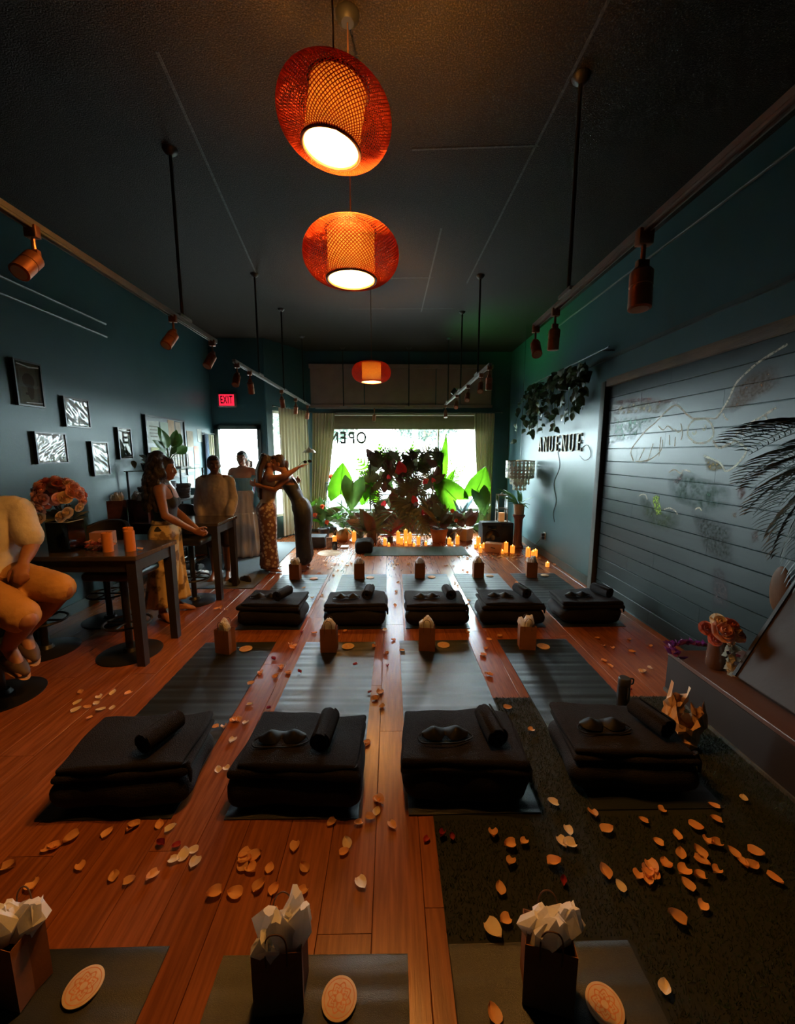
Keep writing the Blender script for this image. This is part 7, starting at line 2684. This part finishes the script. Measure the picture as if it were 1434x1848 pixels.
for sd in (-1, 1):
    rg = dense_rings([(e.sp(1.0, 0, .01 * sd), (1, 0, 0), (0, 1, 0), .138, .100), (e.sp(.90, -.012, .045 * sd), (1, 0, 0), (0, 1, 0), .140, .135), (Vector((.085 * sd, 0, .70)), (1, 0, 0), (0, 1, 0), .108, .118), (Vector((.085 * sd, .0, .42)), (1, 0, 0), (0, 1, 0), .092, .105), (Vector((.087 * sd, .0, .07)), (1, 0, 0), (0, 1, 0), .105, .125)], 6)
    mb = MB()
    shell(mb, rg, 56, lambda v, t, sd=sd: 1 + .035 * v * math.sin(8 * t + sd))
    e.cloth(mb, 'trouser_leg', m_leafp)
mb = MB()
hair_cap(e, mb, e.s, top=.012)
for k in range(44):
    x = rh.uniform(-.10, .10)
    y0 = rh.uniform(-.10, -.05)
    top_ = Vector((e.hc.x + x * .75, e.hc.y + y0 + .01, 1.57 + rh.uniform(-.03, .05)))
    bot = Vector((e.hc.x + x * 1.35 - .01, e.hc.y - .115 - rh.uniform(0, .05), 1.08 + rh.uniform(-.06, .12)))
    seg(mb, [top_, top_.lerp(bot, .4) + Vector((0, -.04, 0)), bot], [.026, .024, .010], 8, 4)
e.cloth(mb, 'long_hair', m_hairb, .009, 1)
# phone held in the outstretched hand
ph_ = thing('sunglasses', 'dark sunglasses dangling from the outstretched hand of the hugging woman', 'sunglasses', (-1.125, 5.44, 1.535))
MB().ell((-.03, 0, 0), (.026, .006, .020), 14, 8).ell((.03, 0, .01), (.026, .006, .020), 14, 8).build('lens', m_gloss, ph_)
MB().tube([(-.055, 0, .01), (-.10, .01, -.03), (-.13, .01, -.055)], .003, n=5).tube([(-.008, 0, .012), (.008, 0, .014)], .003, n=5).build('temple_arm', m_blackmetal, ph_)

F_ = f.inv
fL_el, fL_wr = F_((-1.555, 5.36, 1.165)), F_((-1.80, 5.34, 1.235))
fR_el, fR_wr = F_((-1.55, 5.84, 1.16)), F_((-1.78, 5.72, 1.18))
f.body(sk_tan, {-1: (fL_el, fL_wr, F_((-1.9, 5.40, 1.26)) - F_((-1.80, 5.34, 1.235)), (-.1, .9, .0) if False else F_((-1.8, 5.6, 1.235)) - F_((-1.8, 5.34, 1.235)), .25), 1: (fR_el, fR_wr, (-.3, 1, 0), (-1, 0, 0), .3)}, head_dir=(-.35, 1, .0), head_off=(-.0, .05),
       foot_dirs={1: (.25, 1, 0), -1: (-.25, 1, 0)})
m_jump = mat('black_jumpsuit', (.018, .020, .026), rough=.7, c2=(.028, .030, .038), nscale=16)
mb = MB()
loft(mb, dense_rings(f.torso_rings(.014, .78, 1.24)), 32)
for sd in (-1, 1):
    seg(mb, [f.sp(1.22, .09, .09 * sd), f.sp(1.33, .07, .095 * sd), f.sp(1.372, .0, .09 * sd), f.sp(1.30, -.08, .085 * sd), f.sp(1.2, -.09, .08 * sd)], [.02] * 5, 10, 3)
for sd in (-1, 1):
    seg(mb, [f.sp(.93, 0, .05 * sd), Vector((.09 * sd, 0, .80)), Vector((.088 * sd, .01, .50)), Vector((.088 * sd, .0, .34)), Vector((.09 * sd, -.005, .20))], [.128, .124, .106, .108, .118], 22, 4)
f.cloth(mb, 'jumpsuit', m_jump, .009, 2, disp=(.08, .01))
mb = MB()
hair_cap(f, mb, f.s, top=.012)
mb.ell(f.hp(0, -.115, -.01), (.05, .05, .055), 14, 10)
for k in range(16):
    mb.ell(f.hp(rh.uniform(-.06, .06), -.10 - rh.uniform(0, .03), -.07 - rh.uniform(0, .12)), .026, 8, 6)
f.cloth(mb, 'tied_hair', m_hairb, .008, 2)

# ---------- seated man, cut by the edge of the view
g = thing('person', 'seated person in a white shirt, tan shorts and slip-on shoes at the table edge', 'person', (-2.64, 2.56, 0), 0)
G = Vector((-2.52, 2.55, 0))
mb = MB()
fw = Vector((.72, -.69, 0)).normalized()
lat = Vector((fw.y, -fw.x, 0))      # his right


def gp(x, y, z):
    return lat * x + fw * y + Vector((0, 0, z))


TR = [(gp(0, -.02, .74), .17, .13), (gp(0, -.03, .83), .18, .13), (gp(0, -.05, .98), .165, .12), (gp(0, -.04, 1.12), .18, .125), (gp(0, -.03, 1.24), .195, .125), (gp(0, -.03, 1.31), .19, .10), (gp(0, -.02, 1.36), .12, .08), (gp(0, -.015, 1.40), .066, .066)]
loft(mb, dense_rings([(c_, lat, fw, a_, b_) for c_, a_, b_ in TR]), 28)
hc = gp(0, .03, 1.53)
seg(mb, [gp(0, -.02, 1.36), gp(0, 0, 1.43), hc + Vector((0, 0, -.06))], [.068, .06, .058], 14, 4)
hp_, hR_ = head_prims(mb, hc, fw, (0, 0, 1), 1.06)
W_l = lambda x, y, z: Vector((x, y, z)) - G
shL, elL, wrL = W_l(-2.36, 2.66, 1.29), W_l(-2.27, 2.63, 1.05), W_l(-2.235, 2.51, .955)
shR, elR, wrR = W_l(-2.66, 2.42, 1.29), W_l(-2.62, 2.25, 1.05), W_l(-2.38, 2.22, .95)
for (sh_, el, wr, sd) in ((shL, elL, wrL, -1), (shR, elR, wrR, 1)):
    seg(mb, [sh_ * .6 + gp(0, -.02, 1.30) * .4, sh_, sh_.lerp(el, .5), el], [.06, .058, .05, .042], 14, 4)
    seg(mb, [el, el.lerp(wr, .35), wr], [.043, .042, .030], 14, 4)
    hand(mb, wr, (wr - el).normalized() + Vector((.35, -.35, -.5)), (0, 0, -1) if sd < 0 else (0, 0, -1), sd, .75, 1.1)
LK, RK = W_l(-2.03, 2.54, .765), W_l(-2.07, 2.30, .665)
LA, RA = W_l(-2.36, 2.58, .45), W_l(-2.34, 2.44, .42)
for (h_, k_, a_) in ((gp(-.10, .0, .83), LK, LA), (gp(.10, .0, .83), RK, RA)):
    seg(mb, [h_, h_.lerp(k_, .5), k_], [.10, .088, .064], 16, 5)
    seg(mb, [k_, k_.lerp(a_, .35), a_], [.063, .060, .040], 16, 4)
for (a_, td) in ((LA, Vector((.75, -.45, -.45))), (RA, Vector((.80, -.3, -.45)))):
    foot(mb, a_, td, 1.08, (-.35, .1, -1))
remesh(mb, 'body', sk_tan, .010, 3, g)
face_parts(hp_, hR_, g, None, 1.06)
m_shirt = mat('white_linen_shirt', (.72, .66, .58), rough=.8, c2=(.62, .56, .48), nscale=8, bump=.2, bscale=60)
mb = MB()
loft(mb, dense_rings([(c_, lat, fw, a_ + (.03 if i < 4 else .02), b_ + (.035 if i < 4 else .022)) for i, (c_, a_, b_) in enumerate(TR[:7])]), 50, True, lambda v, t: 1 + .022 * (1 - v) * math.sin(9 * t + 4 * v))
for (sh_, el) in ((shL, elL), (shR, elR)):
    seg(mb, [sh_ * .55 + gp(0, -.02, 1.30) * .45, sh_, sh_.lerp(el, .45), sh_.lerp(el, .80)], [.075, .078, .076, .080], 18, 4)
seg(mb, [gp(-.075, .04, 1.375), gp(-.03, .075, 1.345), gp(0, .09, 1.30)], [.016, .016, .012], 8, 3)
seg(mb, [gp(.075, .04, 1.375), gp(.03, .075, 1.345), gp(0, .09, 1.30)], [.016, .016, .012], 8, 3)
remesh(mb, 'shirt', m_shirt, .010, 2, g, disp=(.07, .014))
m_khaki = mat('tan_cotton_shorts', (.50, .26, .09), rough=.8, c2=(.43, .22, .075), nscale=8, bump=.2, bscale=60)
mb = MB()
loft(mb, dense_rings([(gp(0, -.02, .735), lat, fw, .185, .145), (gp(0, -.03, .84), lat, fw, .20, .155), (gp(0, -.04, .93), lat, fw, .185, .14)]), 30)
for (h_, k_) in ((gp(-.10, .0, .83), LK), (gp(.10, .0, .83), RK)):
    seg(mb, [h_, h_.lerp(k_, .5), h_.lerp(k_, .92)], [.118, .112, .098], 22, 5)
remesh(mb, 'shorts', m_khaki, .010, 2, g, disp=(.08, .014))
mb = MB()
seg(mb, [gp(.02, .12, .90), gp(.05, .17, .88), gp(.10, .20, .86)], [.006, .006, .005], 7, 3)
seg(mb, [gp(.0, .12, .90), gp(-.04, .17, .88), gp(-.10, .20, .855)], [.006, .006, .005], 7, 3)
mb.build('drawstring', m_khaki, g)
m_slip = mat('dark_slip_on', (.07, .04, .03), rough=.6, c2=(.09, .05, .035))
m_sole = mat('tan_sole', (.45, .26, .14), rough=.7, c2=(.4, .22, .12))
for (a_, td) in ((LA, Vector((.75, -.45, -.45)).normalized()), (RA, Vector((.80, -.3, -.45)).normalized())):
    up = Vector((.35, -.1, 1)).normalized()
    up = (up - td * up.dot(td)).normalized()
    la = td.cross(up)
    R_ = Matrix((la, td, up)).transposed()
    g0 = a_ - Vector((.35, -.1, 1)).normalized() * .081
    mb = MB()
    mb.ell(g0 + td * .065 + up * .018, (.052, .150, .040), 20, 12, rot=R_)
    mb.ell(g0 - td * .02 + up * .035, (.046, .050, .045), 16, 10, rot=R_)
    o_ = remesh(mb, 'shoe', m_slip, .008, 2, g)
    mb = MB()
    mb.ell(g0 + td * .065 - up * .014, (.056, .158, .012), 24, 8, rot=R_)
    mb.build('sole', m_sole, g)
mb = MB()
mb.ell(hp_(0, -.03, .035), (.085, .096, .095), 20, 12, rot=hR_)
mb.ell(hp_(0, .03, .085), (.062, .05, .034), 14, 10, rot=hR_)
remesh(mb, 'short_hair', m_hair, .009, 2, g)
mb = MB()
mb.ell(hp_(0, .045, -.078), (.052, .045, .038), 16, 10, rot=hR_)
for sx in (-1, 1):
    mb.ell(hp_(.052 * sx, .015, -.05), (.016, .035, .045), 12, 8, rot=hR_)
remesh(mb, 'beard', m_hair, .008, 2, g)
# ================================================================== the street outside
m_walk = mat('pale_concrete', (.10, .097, .09), rough=.9, c2=(.085, .082, .078), nscale=3)
m_road = mat('street_asphalt', (.045, .045, .044), rough=.9, c2=(.038, .038, .037), nscale=6)  # even dark grey, kept low to limit bounce onto the ceiling
structure(MB().box2((-8, YD + .16, -.25), (8, 12.5, -.06)), 'sidewalk', m_walk)
structure(MB().box2((-40, 12.5, -.4), (40, 60, -.2)), 'road', m_road)
m_bark = mat('tree_bark', (.20, .15, .10), rough=.9, c2=(.15, .11, .07), nscale=10)
m_crown = mat('street_tree_leaf', (.018, .034, .022), rough=.8, c2=(.03, .05, .034), nscale=6, transl=.3, rnd=.3)


def street_tree(loc, hgt, rad, n, label, sd):
    rr = random.Random(sd)
    t = thing('street_tree', label, 'tree', loc)
    MB().tube(catmull([(0, 0, 0), (.1, 0, hgt * .4), (0, .1, hgt * .8)], 5), [.22 - .012 * i for i in range(11)], n=10).build('trunk', m_bark, t)
    for k in range(6):
        a_ = rr.uniform(0, 6.28)
        MB().tube([(0, 0, hgt * .45), (rad * .3 * math.cos(a_), rad * .3 * math.sin(a_), hgt * .65), (rad * .6 * math.cos(a_), rad * .6 * math.sin(a_), hgt * .8)], [.09, .06, .03], n=7).build('branch', m_bark, t)
    N_ = n
    th = np.array([rr.uniform(0, 2 * PI) for _ in range(N_)])
    cz_ = np.array([rr.uniform(-1, 1) for _ in range(N_)])
    rd = np.array([rr.uniform(.35, 1) ** .5 for _ in range(N_)])
    mb_ = MB()
    for i in range(N_):
        s_ = math.sqrt(1 - cz_[i] ** 2)
        c_ = Vector((rad * rd[i] * s_ * math.cos(th[i]), rad * rd[i] * s_ * math.sin(th[i]), hgt * .78 + rad * .72 * rd[i] * cz_[i]))
        q = rr.uniform(.10, .24)
        d1 = Vector((rr.uniform(-1, 1), rr.uniform(-1, 1), rr.uniform(-1, 1))).normalized()
        d2 = d1.orthogonal().normalized()
        b_ = len(mb_.v)
        for p_ in (c_ - d1 * q, c_ - d2 * q * .5, c_ + d1 * q, c_ + d2 * q * .5):
            mb_.v.append(tuple(p_))
        mb_.f.append((b_, b_ + 1, b_ + 2, b_ + 3))
    o_ = mb_.build('crown', m_crown, t, smooth=False)
    o_['kind'] = 'stuff'
    return t


street_tree((-3.6, 20, -.2), 5.4, 2.7, 2600, 'hazy green street tree behind the reversed window letters', 1)
street_tree((2.2, 26, -.2), 6.0, 2.9, 2600, 'hazy green street tree above the leaf backdrop', 2)
# parked car
m_carp = mat('silver_blue_paint', (.35, .42, .5), rough=.25, c2=(.32, .38, .46), coat=.5)
car = thing('parked_car', 'pale blue-grey car parked across the street', 'car', (-2.6, 15.2, -.2))
pr_ = [(-2.1, .30), (-2.15, .62), (-2.0, .82), (-1.25, .92), (-.65, 1.38), (.75, 1.42), (1.4, .98), (2.05, .86), (2.15, .55), (2.1, .30)]
MB().prism(pr_, 1, -.85, .85).build('car_body', m_carp, car, smooth=False)
m_cwin = mat('car_window', (.05, .06, .07), rough=.1, c2=(.06, .07, .08))
MB().prism([(-1.15, .94), (-.62, 1.32), (.0, 1.34), (.0, .94)], 1, -.86, .86).build('side_window', m_cwin, car, smooth=False)
MB().prism([(.06, .94), (.06, 1.34), (.70, 1.36), (1.25, .97)], 1, -.86, .86).build('side_window', m_cwin, car, smooth=False)
for x in (-1.35, 1.35):
    for y in (-.80, .80):
        MB().lathe([(0, -.1), (.22, -.1), (.32, -.09), (.32, .09), (.22, .1), (0, .1)], n=24, mtx=Matrix.Translation((x, y, .32)) @ Matrix.Rotation(PI / 2, 4, 'X')).build('wheel', m_blackpot, car)
# pale building across the street
bd2 = thing('building', 'pale building across the street', 'building', (9.0, 34, -.2))
MB().box2((-7, 0, 0), (10, 6, 7.5)).build('wall_face', mat('cream_stucco', (.30, .29, .27), .9, c2=(.28, .27, .25)), bd2, smooth=False)
for x in (-5.5, -2.5, .5, 3.5, 6.5):
    for z_ in (1.0, 4.4):
        w_ = MB().box2((x, -.06, z_), (x + 1.7, .0, z_ + 1.9)).build('window_frame', m_white_frame, bd2, smooth=False)
        MB().box2((x + .1, -.075, z_ + .1), (x + 1.6, -.062, z_ + 1.8)).build('pane', m_cwin, w_, smooth=False)
up_ = thing('utility_pole', 'pale utility pole across the street', 'pole', (1.05, 17.5, -.2))
MB().tube([(0, 0, 0), (0, 0, 7.5)], [.13, .10], n=12).build('pole_shaft', m_walk, up_)
MB().box((0, 0, 6.9), (1.6, .1, .12)).build('cross_arm', m_bark, up_, smooth=False)
